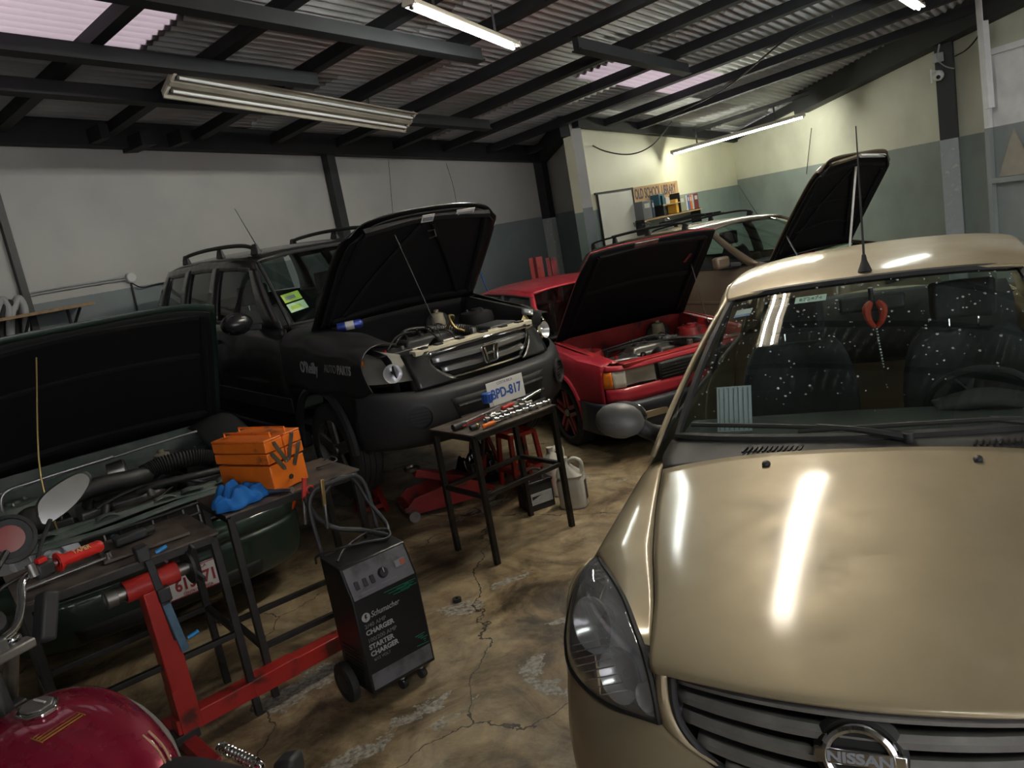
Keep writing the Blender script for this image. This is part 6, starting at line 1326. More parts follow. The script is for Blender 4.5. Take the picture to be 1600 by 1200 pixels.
# ---- battery charger on wheels
M['charger_black'] = mat('charger_black', (.010, .010, .011), .42, coat=.15, var=.3, scale=8); M['charger_grey'] = mat('charger_panel_grey', (.13, .125, .14), .5, var=.25, scale=10, dirt=(.07, .065, .07), dirt_amt=.5)
M['charger_green'] = mat('charger_green', (.01, .25, .15), .5); M['print_grey'] = mat('print_grey', (.42, .42, .43), .5); M['print_dim'] = mat('print_dim', (.20, .20, .21), .5)
chg = thing('battery_charger', 'black wheeled battery charger with grey control panel and looped cables', 'charger', (-.815, 3.085, 0), math.atan2(.197, .252))
def charger():
    W, D = .325, .23; X, Y, Z = V((1, 0, 0)), V((0, 1, 0)), V((0, 0, 1))
    prof = [(0, .075), (D, .075), (D, .655), (.055, .640), (0, .500)]
    s = MB(); s.prism(prof, (0, 0, 0), Y, Z, X, W); s.build('case', M['charger_black'], chg, bevel=.006)
    pn = V((0, .055, .14)).normalized(); nn = X.cross(pn)
    def pp(u, v, o_=0.): return V((u, 0, .5)) + pn * v + nn * o_
    s = MB(); s.prism([(.012, .004), (W - .012, .004), (W - .012, .142), (.012, .142)], pp(0, 0, .0005), X, pn, nn, .003); cp = s.build('control_panel', M['charger_grey'], chg, smooth=0, bevel=.002)
    for u in (.045, .085, .12):
        s = MB(); s.prism([(-.010, -.018), (.010, -.018), (.010, .018), (-.010, .018)], pp(u, .06, .003), X, pn, nn, .008); s.build('rocker_switch', M['plastic'], cp, bevel=.003)
    s = MB(); s.lathe([(.024, 0), (.021, .014), (.018, .018), (0, .018)], 18, pp(.175, .066, .003), nn); kb = s.build('dial_knob', M['plastic'], cp); s = MB(); s.bar(pp(.175, .066, .022), pp(.175, .086, .022), .004, .002, nn); s.build('dial_mark', M['print_grey'], kb, smooth=0)
    s = MB(); s.prism([(-.026, -.016), (.026, -.016), (.026, .016), (-.026, .016)], pp(.265, .075, .003), X, pn, nn, .004); gm = s.build('gauge', M['print_dim'], cp, bevel=.002); s = MB(); s.prism([(.002, -.011), (.022, -.011), (.022, .011), (.002, .011)], pp(.265, .075, .007), X, pn, nn, .001); s.build('gauge_red_zone', mat('gauge_red', (.45, .10, .05), .5), gm, smooth=0)
    for a, b, v in ((.05, .12, .022), (.15, .23, .026)):
        s = MB(); s.bar(pp(a, v, .0035), pp(b, v, .0035), .003, .0006, nn); s.build('panel_print', M['print_dim'], cp, smooth=0)
    F = lambda u, z: V((u, -.001, z))
    def tx(body, size, u, z, mm, **k): return text_mesh('front_lettering', body, size, mm, chg, .0006, M=basis(F(u, z), X, Z), align='LEFT', **k)
    s = MB(); s.lathe([(0, 0), (.020, 0), (.020, .0015), (0, .0016)], 24, F(.045, .418), (0, -1, 0)); lg = s.build('logo_disc', M['print_grey'], chg)
    s = MB(); s.prism([(-.004, .014), (.006, .014), (.001, .002), (.007, .002), (-.006, -.015), (-.001, -.002), (-.007, -.002)], F(.045, .418) + V((0, -.0018, 0)), X, Z, V((0, -1, 0)), .0006); s.build('logo_bolt', M['charger_black'], lg, smooth=0)
    tx('Schumacher', .036, .068, .418, M['print_grey'], shear=.35, sx=.80)
    tx('2/40 AMP', .026, .030, .377, M['print_dim']); tx('CHARGER', .030, .030, .347, M['print_grey'], bold=.001); tx('100/200 AMP', .026, .030, .312, M['print_dim']); tx('STARTER', .030, .030, .282, M['print_grey'], bold=.001); tx('CHARGER', .030, .030, .250, M['print_grey'], bold=.001); tx('6/12 VOLT', .018, .040, .222, M['print_dim'])
    s = MB(); s.prism([(.012, .092), (W - .012, .092), (W - .012, .165), (.012, .165)], F(0, 0), X, Z, V((0, -1, 0)), .0012); s.build('lower_label', M['charger_grey'], chg, smooth=0)
    for k in range(7):
        s = MB(); s.bar(F(.15 + .02 * ((k * 5) % 7), .484 - .0045 * k), F(W - .014 - .012 * ((k * 3) % 5), .482 - .0045 * k), .0022, .0008, (0, -1, 0)); s.build('green_streak', M['charger_green'], chg, smooth=0)
    for k in range(6):
        s = MB(); s.bar(F(W - .075 + .012 * ((k * 4) % 5), .180 + .009 * k), F(W - .014 - .01 * ((k * 2) % 3), .176 + .010 * k), .0028, .0008, (0, -1, 0)); s.build('green_streak', M['charger_green'], chg, smooth=0)
    for k in range(9):
        s = MB(); s.bar((-.001, .04, .12 + .018 * k), (-.001, D - .04, .12 + .018 * k), .006, .003, (1, 0, 0)); s.build('side_vent', M['grille_black'], chg, smooth=0)
    for x in (-.028, W + .028):
        s = MB(); s.lathe([(.03, -.02), (.075, -.022), (.088, -.016), (.09, 0), (.088, .016), (.075, .022), (.03, .02)], 28, (x, D - .05, .09), (1, 0, 0)); w = s.build('wheel', M['rubber'], chg)
        s = MB(); s.lathe([(0, .024), (.045, .022), (.07, .006), (.07, -.006), (.045, -.022), (0, -.024)], 20, (x, D - .05, .09), (1, 0, 0)); s.build('hub', M['plastic'], w)
    for x in (.17, .27):
        s = MB(); s.cyl((x, .05, .075), (x, .05, .03), .014, 8); cs = s.build('caster', M['steel'], chg); s = MB(); s.lathe([(0, -.014), (.022, -.013), (.024, 0), (.022, .013), (0, .014)], 14, (x, .045, .025), (1, .2, 0)); s.build('caster_wheel', M['rubber'], cs)
    s = MB(); s.tube(cr([(.02, D + .01, .40), (.02, D + .015, .66), (.02, D + .03, .86), (.05, D + .035, .93), (.10, D + .035, .945), (W - .10, D + .035, .945), (W - .05, D + .035, .93), (W - .02, D + .03, .86), (W - .02, D + .015, .66), (W - .02, D + .01, .40)], 50), .010, 8); s.build('push_handle', M['plastic'], chg)
    # cables and clamps over the top
    hose(chg, [(.02, .10, .66), (.10, .16, .68), (.24, .20, .69), (.31, .16, .68), (.26, .08, .675), (.12, .10, .70), (-.01, .20, .68), (.0, .28, .62)], .006, M['hose'], 'mains_cable')
    hose(chg, [(.30, .14, .665), (.33, .20, .70), (.30, .26, .80), (.26, .28, .92), (.18, .28, .95), (.10, .28, .90)], .010, M['hose'], 'clamp_cable')
    hose(chg, [(.29, .12, .665), (.22, .22, .70), (.12, .27, .74), (.05, .28, .82), (.02, .28, .92)], .012, M['hose'], 'clamp_cable')
    cl = obj('clamp', None, chg); s = MB(); s.bar((.10, .25, .98), (.085, .25, .86), .018, .014, (0, 1, 0)); s.build('clamp_grip', M['brass'], cl, bevel=.003); s = MB(); s.bar((.088, .25, .87), (.075, .25, .76), .010, .016, (0, 1, 0)); s.build('clamp_jaw', M['steel'], cl, bevel=.002)
    cl = obj('clamp', None, chg); s = MB(); s.bar((.045, .30, 1.0), (.02, .30, .90), .018, .014, (0, 1, 0)); s.build('clamp_grip', M['red_plastic'], cl, bevel=.003); s = MB(); s.tube([V((.06, .30, .94)) + V((.016 * math.cos(k * PI / 8), 0, .016 * math.sin(k * PI / 8))) for k in range(16)], .004, 6, closed=True); s.build('clamp_ring', M['red_plastic'], cl); s = MB(); s.bar((.02, .30, .90), (.0, .30, .80), .012, .016, (0, 1, 0)); s.build('clamp_jaw', M['steel'], cl, bevel=.002)
charger()

# ---- red engine stand
est = thing('engine_stand', 'red engine stand with leaning post and long floor beam beside the motorcycle', 'engine stand', (-1.585, 3.05, 0), math.atan2(.50, .56))
def stand():
    s = MB(); s.bar((-.06, 0, .135), (.86, -.0, .125), .075, .075); s.build('floor_beam', M['red_bright'], est, bevel=.004)
    s = MB(); s.bar((.28, 0, .133), (.50, 0, .130), .082, .082); s.build('sleeve', M['red_bright'], est, bevel=.004)
    s = MB(); s.bar((0, -.0, .10), (-.005, -.0, .74), .085, .085, (1, 0, 0)); s.build('post', M['red_bright'], est, bevel=.005)
    s = MB(); s.prism([(-.045, .10), (-.045, .30), (-.02, .30), (-.02, .10)], (.0, -.046, 0), V((1, 0, 0)), V((0, 0, 1)), V((0, 1, 0)), .09); s.build('gusset', M['red_bright'], est, smooth=0)
    s = MB(); s.lathe([(.036, -.10), (.045, -.10), (.045, .11), (.036, .11)], 24, (.0, 0, .765), (1, .0, 0)); s.build('head_tube', M['red_bright'], est)
    s = MB(); s.cyl((-.16, 0, .765), (.16, 0, .765), .030, 20); s.build('spindle', M['steel'], est); s = MB(); s.lathe([(.030, -.175), (.036, -.17), (.036, -.13), (.030, -.128)], 20, (0, 0, .765), (1, 0, 0)); s.build('spindle_collar', M['alu'], est)
    s = MB(); s.lathe([(0, 0), (.075, 0), (.075, .012), (0, .012)], 20, (.155, 0, .765), (1, 0, 0)); hp = s.build('mount_plate', M['plastic'], est)
    for k in range(4):
        a = k * PI / 2 + .5; s = MB(); s.bar((.165, .05 * math.cos(a), .765 + .05 * math.sin(a)), (.18, .105 * math.cos(a), .765 + .105 * math.sin(a)), .03, .014, (1, 0, 0)); s.build('mount_arm', M['plastic'], hp, bevel=.003)
    s = MB(); s.bar((-.03, -.30, .055), (-.03, .22, .055), .06, .06); s.build('cross_foot', M['red_tool'], est, bevel=.004)
    s = MB(); s.bar((-.03, 0, .07), (-.03, 0, .11), .10, .10, (1, 0, 0)); s.build('socket', M['dusty'], est, bevel=.004)
    for x, y in ((-.03, -.30), (-.03, .22), (.80, .05)):
        s = MB(); s.lathe([(0, -.014), (.024, -.013), (.026, 0), (.024, .013), (0, .014)], 14, (x, y, .0265), (0, 1, 0)); s.build('caster_wheel', M['steel'], est)
        s = MB(); s.box((x, y, .055), (.04, .04, .03)); s.build('caster_fork', M['plastic'], est, bevel=.004)
    s = MB(); s.cyl((.80, 0, .05), (.80, 0, .13), .014, 8); s.build('beam_leg', M['plastic'], est)
    s = MB(); s.tube(cr([(.0, .04, .82), (.05, .02, .85), (.08, -.02, .82)], 8), .007, 6); s.build('lock_pin', M['steel'], est)
stand()

# ---- trolley jack under the nose of the black car
jk = thing('trolley_jack', 'red trolley jack under the black car behind the tool table', 'jack', (-.62, 5.60, 0), rad(18))
def jack():
    rt_ = M['red_tool']
    for y in (-.14, .14):
        s = MB(); s.prism([(-.32, .04), (.32, .04), (.34, .09), (.12, .21), (-.26, .16), (-.34, .09)], (0, y - .006, 0), V((1, 0, 0)), V((0, 0, 1)), V((0, 1, 0)), .012); s.build('side_plate', rt_, jk, smooth=0, bevel=.003)
        for x in (-.29, .28):
            s = MB(); s.lathe([(0, -.018), (.04, -.018), (.042, 0), (.04, .018), (0, .018)], 18, (x, y * 1.25, .042), (0, 1, 0)); s.build('wheel', M['steel'], jk)
    s = MB(); s.bar((.18, 0, .15), (-.20, 0, .31), .11, .06); s.build('lift_arm', rt_, jk, bevel=.008); s = MB(); s.lathe([(.02, 0), (.055, 0), (.06, .025), (.045, .026), (.04, .012), (0, .012)], 20, (-.21, 0, .325)); s.build('saddle', M['steel'], jk)
    s = MB(); s.cyl((.05, 0, .10), (.30, 0, .12), .04, 14); s.build('pump', M['dusty'], jk); s = MB(); s.bar((.30, 0, .14), (.33, 0, .30), .05, .03, (0, 1, 0)); s.build('handle_socket', rt_, jk, bevel=.006); s = MB(); s.cyl((.32, 0, .26), (.35, -.02, .42), .016, 10); s.build('handle', M['plastic'], jk)
    s = MB(); s.cyl((-.29, -.17, .045), (-.29, .17, .045), .014, 10); s.build('front_axle', M['steel'], jk); s = MB(); s.box((-.32, 0, .09), (.05, .30, .04)); s.build('front_plate', rt_, jk, bevel=.006)
jack()
sj = thing('service_stand', 'red tubular stand frame between the trolley jack and the battery', 'stand', (-.10, 5.66, 0), rad(30))
for x, y in ((0, 0), (.26, 0), (0, .22), (.26, .22)):
    s = MB(); s.bar((x, y, 0), (x * .8 + .03, y * .8 + .02, .40), .03, .03); s.build('leg', M['red_bright'], sj, smooth=0)
for z in (.12, .39):
    for a, b in (((0, 0), (.26, 0)), ((.26, 0), (.26, .22)), ((.26, .22), (0, .22)), ((0, .22), (0, 0))):
        t = 1 - .5 * z; s = MB(); s.bar((lerp(.13, a[0], t), lerp(.11, a[1], t), z), (lerp(.13, b[0], t), lerp(.11, b[1], t), z), .028, .028); s.build('rail', M['red_bright'], sj, smooth=0)
s = MB(); s.bar((.03, .03, .20), (.2, .12, .16), .012, .03); s.build('lever', M['orange'], sj, smooth=0)
# crumpled bag with shiny film on the floor
cloth('plastic_bag', 'crumpled dark plastic bag with shiny film below the black bumper', (-.38, 6.05, .0), .18, .13, .30, mat('shiny_black_film', (.02, .022, .025), .12, coat=.6), 9)

# ---- car battery and two jugs
bat = thing('car_battery', 'black car battery with white and red label standing under the tool table', 'battery', (-.03, 5.11, 0), rad(25))
s = MB(); s.box((.10, .085, .095), (.20, .17, .19)); s.build('case', M['plastic'], bat, bevel=.006); s = MB(); s.box((.10, .085, .195), (.21, .18, .02)); s.build('lid', M['plastic_gloss'], bat, bevel=.004)
s = MB(); s.box((.10, -.0015, .085), (.17, .003, .08)); s.build('white_label', mat('battery_label_white', (.55, .56, .58), .5, var=.2, scale=30), bat, smooth=0); s = MB(); s.box((.2015, .085, .10), (.003, .13, .14)); s.build('red_label', mat('battery_label_red', (.45, .05, .03), .5), bat, smooth=0); s = MB(); s.box((.2035, .085, .055), (.003, .13, .05)); s.build('blue_label', M['blue_ink'], bat, smooth=0)
s = MB(); s.prism([(.01, .10), (.085, .125), (.01, .125)], (.02, -.0035, -.02), V((1, 0, 0)), V((0, 0, 1)), V((0, 1, 0)), .001); s.build('label_corner', M['plastic'], bat, smooth=0)
for x in (.045, .155):
    s = MB(); s.lathe([(0, 0), (.011, 0), (.009, .018), (0, .018)], 12, (x, .05, .204)); s.build('terminal', M['alu'], bat)
s = MB(); s.tube(cr([(.03, .085, .20), (.04, .085, .25), (.10, .085, .27), (.16, .085, .25), (.17, .085, .20)], 14), .008, 6); s.build('carry_strap', M['rubber'], bat)
M['jug'] = mat('cloudy_white_plastic', (.62, .60, .54), .4, var=.12, scale=9)
def jug(p, rz, label, strip):
    o = thing('plastic_jug', label, 'jug', p, rz, 'white plastic jugs under the tool table'); rows = []
    for z, w, d in ((.0, .085, .06), (.012, .095, .07), (.19, .095, .07), (.21, .085, .062), (.225, .092, .068), (.27, .06, .05), (.30, .030, .030), (.315, .022, .022), (.335, .022, .022)):
        rows.append([(w * (abs(math.cos(a)) ** .55) * (1 if math.cos(a) >= 0 else -1) + (.0 if z < .26 else -.025), d * (abs(math.sin(a)) ** .55) * (1 if math.sin(a) >= 0 else -1), z) for a in [2 * PI * k / 24 for k in range(25)]])
    s = MB(); s.grid(rows); s.build('jug_body', M['jug'], o)
    s = MB(); s.lathe([(.025, .325), (.026, .35), (0, .352)], 16, (-.025, 0, 0)); s.build('cap', M['jug'], o)
    s = MB(); s.tube(cr([(-.005, 0, .31), (.04, 0, .335), (.085, 0, .31), (.088, 0, .24)], 14), .015, 10); s.build('handle', M['jug'], o)
    if strip:
        s = MB(); s.box((.0965, 0, .12), (.003, .04, .13)); s.build('black_strip', M['plastic'], o, smooth=0)
jug((.275, 5.10, 0), rad(-20), 'white plastic jug with a black strip, beside the right front table leg', True)
jug((.20, 5.42, 0), rad(40), 'white plastic jug standing behind the car battery', False)
pk = thing('bearing_puck', 'small dark round bearing lying on the bare concrete patch', 'bearing', (-.497, 3.985, 0)); s = MB(); s.lathe([(.008, 0), (.024, 0), (.024, .02), (.008, .02)], 18); s.build('outer_race', M['dusty'], pk)
# ------------------------------------------------------------------ motorcycle in the near left corner
M['moto_red'] = paint('magenta_red_paint', (.30, .006, .036), .30, .22, 1.)
M['grip_red'] = mat('red_rubber_grip', (.62, .02, .015), .45)
M['gold_print'] = mat('gold_print', (.32, .17, .03), .5)
mb = thing('motorcycle', 'dark red motorcycle with chrome handlebar and bright red grip', 'motorcycle', (-1.405, 1.97, 0), rad(150))
def moto():
    R = mb; red = M['moto_red']
    # tank: stations along x
    st = [(.175, .05, .72, .77, .80), (.13, .12, .70, .80, .845), (.05, .175, .68, .80, .862), (-.05, .190, .67, .785, .858), (-.16, .178, .66, .76, .838), (-.27, .150, .655, .735, .805), (-.36, .115, .65, .71, .768), (-.42, .07, .65, .69, .735)]
    rows = []
    for x, w, zb, zm, zt in st:
        rows.append([(x, -w * .75, zb), (x, -w, lerp(zb, zm, .7)), (x, -w * .97, lerp(zm, zt, .25)), (x, -w * .72, lerp(zm, zt, .74)), (x, -w * .36, lerp(zm, zt, .97)), (x, 0, zt), (x, w * .36, lerp(zm, zt, .97)), (x, w * .72, lerp(zm, zt, .74)), (x, w * .97, lerp(zm, zt, .25)), (x, w, lerp(zb, zm, .7)), (x, w * .75, zb)])
    s = MB(); s.grid(patch(rows, 30, 37)); tk = s.build('fuel_tank', red, R, solid=.004, smooth=70)
    s = MB(); s.box((-.12, 0, .69), (.5, .16, .06)); s.build('tank_floor', M['under'], R, smooth=0)
    # knee scoops with pale strip, cap, caution print
    for sd in (-1, 1):
        s = MB(); s.tube(cr([(.02, sd * .178, .80), (-.12, sd * .184, .775), (-.26, sd * .157, .74), (-.38, sd * .108, .705)], 14), [.004, .006, .008, .01, .01, .01, .01, .01, .01, .01, .009, .008, .006, .004], 6); s.build('tank_strip', mat('strip_pale', (.30, .28, .26), .3, coat=.5) if sd < 0 else bpy.data.materials['strip_pale'], tk)
        for k in range(3):
            s = MB(); s.tube(cr([(-.30, sd * (.095 - .018 * k), .788 - .0 * k), (-.36, sd * (.085 - .016 * k), .762), (-.415, sd * (.062 - .014 * k), .733)], 8), .003, 6); s.build('tank_pinstripe', mat('pinstripe_gold', (.55, .35, .22), .4) if (sd < 0 and k == 0) else bpy.data.materials['pinstripe_gold'], tk)
    c = V((.005, .0, .872)); s = MB(); oc = [(.062 * math.cos(PI / 8 + k * PI / 4), .052 * math.sin(PI / 8 + k * PI / 4)) for k in range(8)]
    s.prism(oc, c - V((0, 0, .012)), V((1, 0, 0)), V((0, 1, 0)), V((0, 0, 1)), .018); cp = s.build('fuel_cap', M['chrome'], tk, bevel=.005)
    s = MB(); s.prism([(x * .78, y * .78) for x, y in oc], c + V((0, 0, .006)), V((1, 0, 0)), V((0, 1, 0)), V((0, 0, 1)), .006); s.build('cap_lid', M['alu'], cp, bevel=.003)
    s = MB(); s.bar(c + V((-.025, -.01, .0145)), c + V((.025, -.01, .0145)), .006, .003); s.build('cap_slot', M['label_white'], cp, smooth=0)
    e1, e2 = V((-.30, -.95, -.0)).normalized(), V((.93, -.28, .10)).normalized()
    def dec(u, v): return V((-.112, .02, .8515)) + V((0, 1, 0)) * u + V((1, 0, .05)) * v - V((0, 0, .45 * u * u))
    for k in range(4):
        s = MB(); s.bar(dec(-.055, -.02 + .0133 * k), dec(.055, -.02 + .0133 * k), .0025, .003); s.build('caution_line', M['gold_print'], tk, smooth=0)
    for u in (-.058, .058):
        s = MB(); s.bar(dec(u, -.026), dec(u, .026), .002, .003); s.build('caution_line', M['gold_print'], tk, smooth=0)
    # seat, tail, side cover
    ss = [(-.36, .09, .735), (-.44, .125, .735), (-.60, .135, .73), (-.85, .13, .745), (-1.05, .10, .775)]
    rows = [[(x, -w, z - .10), (x, -w, z - .03), (x, -w * .7, z), (x, 0, z + .008), (x, w * .7, z), (x, w, z - .03), (x, w, z - .10)] for x, w, z in ss]
    s = MB(); s.grid(patch(rows, 20, 19)); s.build('saddle', mat('black_seat_vinyl', (.020, .018, .022), .5), R, solid=.006)
    s = MB(); s.grid(patch([[(-.9, -.13, .65), (-.9, -.10, .70), (-.9, .10, .70), (-.9, .13, .65)], [(-1.2, -.06, .78), (-1.2, -.04, .81), (-1.2, .04, .81), (-1.2, .06, .78)]], 8, 10)); s.build('tail_cowl', red, R, solid=.006)
    for sd in (-1, 1):
        s = MB(); s.grid(patch([[(-.36, sd * .14, .66), (-.62, sd * .15, .67)], [(-.38, sd * .16, .55), (-.60, sd * .16, .52)], [(-.42, sd * .15, .46), (-.56, sd * .15, .44)]], 7, 7)); s.build('side_cover', red, R, solid=.006)
        s = MB(); s.tube([(-.34, sd * .15, .36), (-.34, sd * .30, .36)], .014, 8); s.build('foot_peg', M['rubber'], R)
        s = MB(); s.tube([(.24, sd * .095, .98), (.56, sd * .095, .42), (.62, sd * .095, .30)], [.020, .022, .026], 12); s.build('fork_tube', M['alu'], R)
        s = MB(); s.lathe([(0, 0), (.024, 0), (.024, .012), (.013, .014), (.013, .022), (0, .023)], 16, (.232, sd * .095, .99), (-.5, 0, .87)); s.build('fork_cap', M['chrome'], R)
        s = MB(); s.cyl((-.58, sd * .16, .62), (-.86, sd * .16, .33), .012, 10); sh = s.build('shock', M['steel'], R); s = MB(); s.tube([V((-.58, sd * .16, .62)).lerp(V((-.86, sd * .16, .33)), .15 + .6 * k / 60) + V((.026 * math.cos(k * .9), .026 * math.sin(k * .9), .026 * math.cos(k * .9))) for k in range(60)], .004, 5); s.build('shock_spring', M['chrome'], sh)
    s = MB(); s.prism([(-.13, -.035), (.13, -.035), (.13, .02), (.05, .05), (-.05, .05), (-.13, .02)], (.205, 0, .962), V((0, 1, 0)), V((.87, 0, -.0)), V((0, 0, 1)), .028); s.build('triple_clamp', M['alu'], R, bevel=.006)
    s = MB(); s.prism([(-.11, -.035), (.11, -.035), (.11, .035), (-.11, .035)], (.32, 0, .76), V((0, 1, 0)), V((1, 0, 0)), V((0, 0, 1)), .028); s.build('lower_clamp', M['plastic'], R, bevel=.006)
    # handlebar: rises from the clamps, sweeps out and back
    for sd in (-1, 1):
        pts = [(.215, 0, 1.015), (.215, sd * .06, 1.015), (.225, sd * .115, 1.03), (.262, sd * .165, 1.075), (.295, sd * .195, 1.112), (.315, sd * .235, 1.125), (.315, sd * .30, 1.125), (.305, sd * .42, 1.12)]
        s = MB(); s.tube(cr(pts, 34), .0125, 12); s.build('handlebar', M['chrome'], R)
        s = MB(); s.box((.212, sd * .05, 1.0), (.045, .032, .05)); s.build('bar_clamp', M['alu'], R, bevel=.006)
        g = obj('grip', None, R); a, b = V((.312, sd * .325, 1.124)), V((.298, sd * .465, 1.118)); d = (b - a)
        rs = []; ps = []
        for k in range(15): ps.append(a + d * (k / 14)); rs.append((.0205 if k % 2 else .0195) if 0 < k < 14 else .016)
        s = MB(); s.tube(ps, rs, 16); s.build('grip_sleeve', M['grip_red'], g)
        for q, rr in ((.0, .031), (.07, .024)):
            s = MB(); s.lathe([(.016, -.004), (rr, -.0035), (rr, .0035), (.016, .004)], 22, a + d * q, d.normalized()); s.build('grip_flange', M['grip_red'], g)
        if sd < 0: text_mesh('grip_lettering', 'TAPER', .022, mat('grip_print', (.62, .55, .25), .5), g, .0008, M=basis(a + d * .5 + V((-.0135, 0, .0155)), d.normalized(), V((.75, 0, .66))), sx=.9)
        sw = obj('switch_gear', None, R); s = MB(); s.box((.315, sd * .275, 1.125), (.055, .06, .055)); s.build('switch_body', M['plastic'], sw, bevel=.012); s = MB(); s.box((.298, sd * .27, 1.158), (.026, .030, .016)); s.build('kill_switch', M['grip_red'], sw, bevel=.004)
        s = MB(); s.cyl((.29, sd * .235, 1.12), (.30, sd * .235, 1.16), .014, 10); s.build('perch', M['alu'], sw)
        s = MB(); s.tube(cr([(.345, sd * .255, 1.122), (.375, sd * .31, 1.12), (.378, sd * .40, 1.112), (.368, sd * .47, 1.108)], 14), [.008] * 13 + [.011], 8); s.build('lever', M['steel'], R)
        hose(R, [(.345, sd * .25, 1.125), (.38, sd * .15, 1.09), (.36, sd * .08, .98), (.30, sd * .05, .85)], .006, name='cable')
        # round-cornered mirror on a bent stem
        mi = obj('mirror', None, R); s = MB(); s.tube(cr([(.31, sd * .262, 1.15), (.325, sd * .30, 1.20), (.338, sd * .355, 1.255)], 10), .006, 8); s.build('mirror_stem', M['plastic'], mi)
        ex, ey = V((-.36, sd * .93, .06)).normalized(), V((.12, sd * .25, .95)).normalized(); ez = ex.cross(ey).normalized(); ez = -ez if ez.x > 0 else ez; ey = ez.cross(ex) if sd < 0 else ex.cross(ez)
        ol = cr([(-.055, -.035, 0), (-.058, .01, 0), (-.02, .06, 0), (.045, .105, 0), (.078, .10, 0), (.082, .07, 0), (.05, .01, 0), (.0, -.04, 0), (-.038, -.06, 0), (-.055, -.035, 0)], 40)[:-1]; ca_, sa_ = math.cos(.42), math.sin(.42) * (-1 if sd < 0 else -1); ol = [(p[0] * ca_ - p[1] * sa_, p[0] * sa_ + p[1] * ca_) for p in ol]
        c0 = V((.345, sd * .395, 1.285))
        s = MB(); s.prism([(p[0] * 1.06, p[1] * 1.06) for p in ol], c0, ex, ey, -ez, .022); s.build('mirror_back', M['plastic'], mi, bevel=.006)
        s = MB(); s.prism([(p[0] * .97, p[1] * .97) for p in ol], c0 + ez * .0005, ex, ey, ez, .002); s.build('mirror_glass', M['chrome'], mi, smooth=0)
    # instruments, headlamp nacelle with red shade
    s = MB(); s.lathe([(0, 0), (.05, 0), (.055, .04), (.05, .06), (0, .062)], 22, (.30, .06, 1.02), (-.6, 0, .8)); s.build('speedometer', M['plastic'], R); s = MB(); s.lathe([(0, 0), (.05, 0), (.055, .04), (.05, .06), (0, .062)], 22, (.30, -.06, 1.02), (-.6, 0, .8)); s.build('rev_counter', M['plastic'], R)
    s = MB(); s.lathe([(.02, -.12), (.06, -.10), (.088, -.03), (.092, .0), (.084, .012), (0, .02)], 26, (.46, 0, .93), (1, 0, -.05)); s.build('headlamp', M['plastic'], R); s = MB(); s.lathe([(.083, .008), (.06, .026), (0, .034)], 26, (.46, 0, .93), (1, 0, -.05)); s.build('headlamp_lens', M['lens'], R)
    s = MB(); s.grid(patch([[(.50, -.11, .86), (.52, 0, .84), (.50, .11, .86)], [(.46, -.12, 1.0), (.50, 0, 1.01), (.46, .12, 1.0)], [(.40, -.09, 1.10), (.43, 0, 1.12), (.40, .09, 1.10)]], 10, 13)); s.build('lamp_cowl', red, R, solid=.006)
    s = MB(); s.box((.30, -.235, .985), (.07, .05, .15), (.5, .3, 0)); s.build('brake_reservoir', M['plastic'], R, bevel=.01)
    ip = obj('instrument_pod', None, R); ax_ = V((-.80, .45, .40)).normalized(); s = MB(); s.lathe([(0, -.07), (.05, -.06), (.078, -.02), (.08, .01), (.068, .014), (.066, .0), (0, .0)], 26, (.52, -.31, 1.20), ax_); s.build('pod_shell', M['plastic'], ip); s = MB(); s.lathe([(0, .004), (.045, .004), (.045, .008), (0, .009)], 20, (.52, -.31, 1.20), ax_); s.build('pod_face', mat('red_reflection_face', (.25, .03, .03), .3, coat=.5), ip); s = MB(); s.tube(cr([(.50, -.28, 1.17), (.42, -.15, 1.10), (.32, -.06, 1.0)], 8), .010, 6); s.build('pod_stay', M['plastic'], ip)  # red of the pod face is a reflection put into the colour
    # frame, engine, wheels, exhaust, stand
    hose(R, [(.20, 0, .94), (.16, 0, .70), (.10, 0, .66), (-.40, 0, .64), (-.75, 0, .64)], .025, M['plastic'], 'frame_tube'); hose(R, [(.20, 0, .80), (.24, 0, .5), (.15, 0, .28), (-.25, 0, .26), (-.45, 0, .45)], .022, M['plastic'], 'frame_tube')
    s = MB(); s.box((-.08, 0, .37), (.36, .24, .20)); s.build('crankcase', M['alu'], R, bevel=.03); s = MB(); s.box((.05, 0, .53), (.15, .16, .17), (0, .2, 0)); s.build('cylinder', M['alu'], R, bevel=.01)
    for k in range(6):
        s = MB(); s.box((.04 + .005 * k, 0, .47 + .024 * k), (.19, .20, .007), (0, .2, 0)); s.build('cooling_fin', M['alu'], R, smooth=0)
    hose(R, [(.14, -.06, .52), (.22, -.08, .42), (.18, -.11, .26), (-.1, -.14, .22), (-.4, -.15, .28)], .02, M['chrome'], 'exhaust_pipe'); s = MB(); s.tube([(-.38, -.16, .28), (-.45, -.165, .30), (-.85, -.18, .40), (-.9, -.18, .41)], [.025, .045, .048, .03], 14); s.build('silencer', M['chrome'], R)
    wheel(R, .66, 0, .30, .09, M['alu'], 6, .23); wheel(R, -.80, 0, .30, .11, M['alu'], 6, .22)
    s = MB(); s.grid(patch([[(.66 + .325 * math.cos(a), -.05, .30 + .325 * math.sin(a)), (.66 + .335 * math.cos(a), 0, .30 + .335 * math.sin(a)), (.66 + .325 * math.cos(a), .05, .30 + .325 * math.sin(a))] for a in np.linspace(.3, 2.6, 9)], 14, 7)) if False else s.grid([[(.66 + .325 * math.cos(a), -.05, .30 + .325 * math.sin(a)), (.66 + .335 * math.cos(a), 0, .30 + .335 * math.sin(a)), (.66 + .325 * math.cos(a), .05, .30 + .325 * math.sin(a))] for a in np.linspace(.3, 2.6, 16)]); s.build('front_mudguard', red, R, solid=.006)
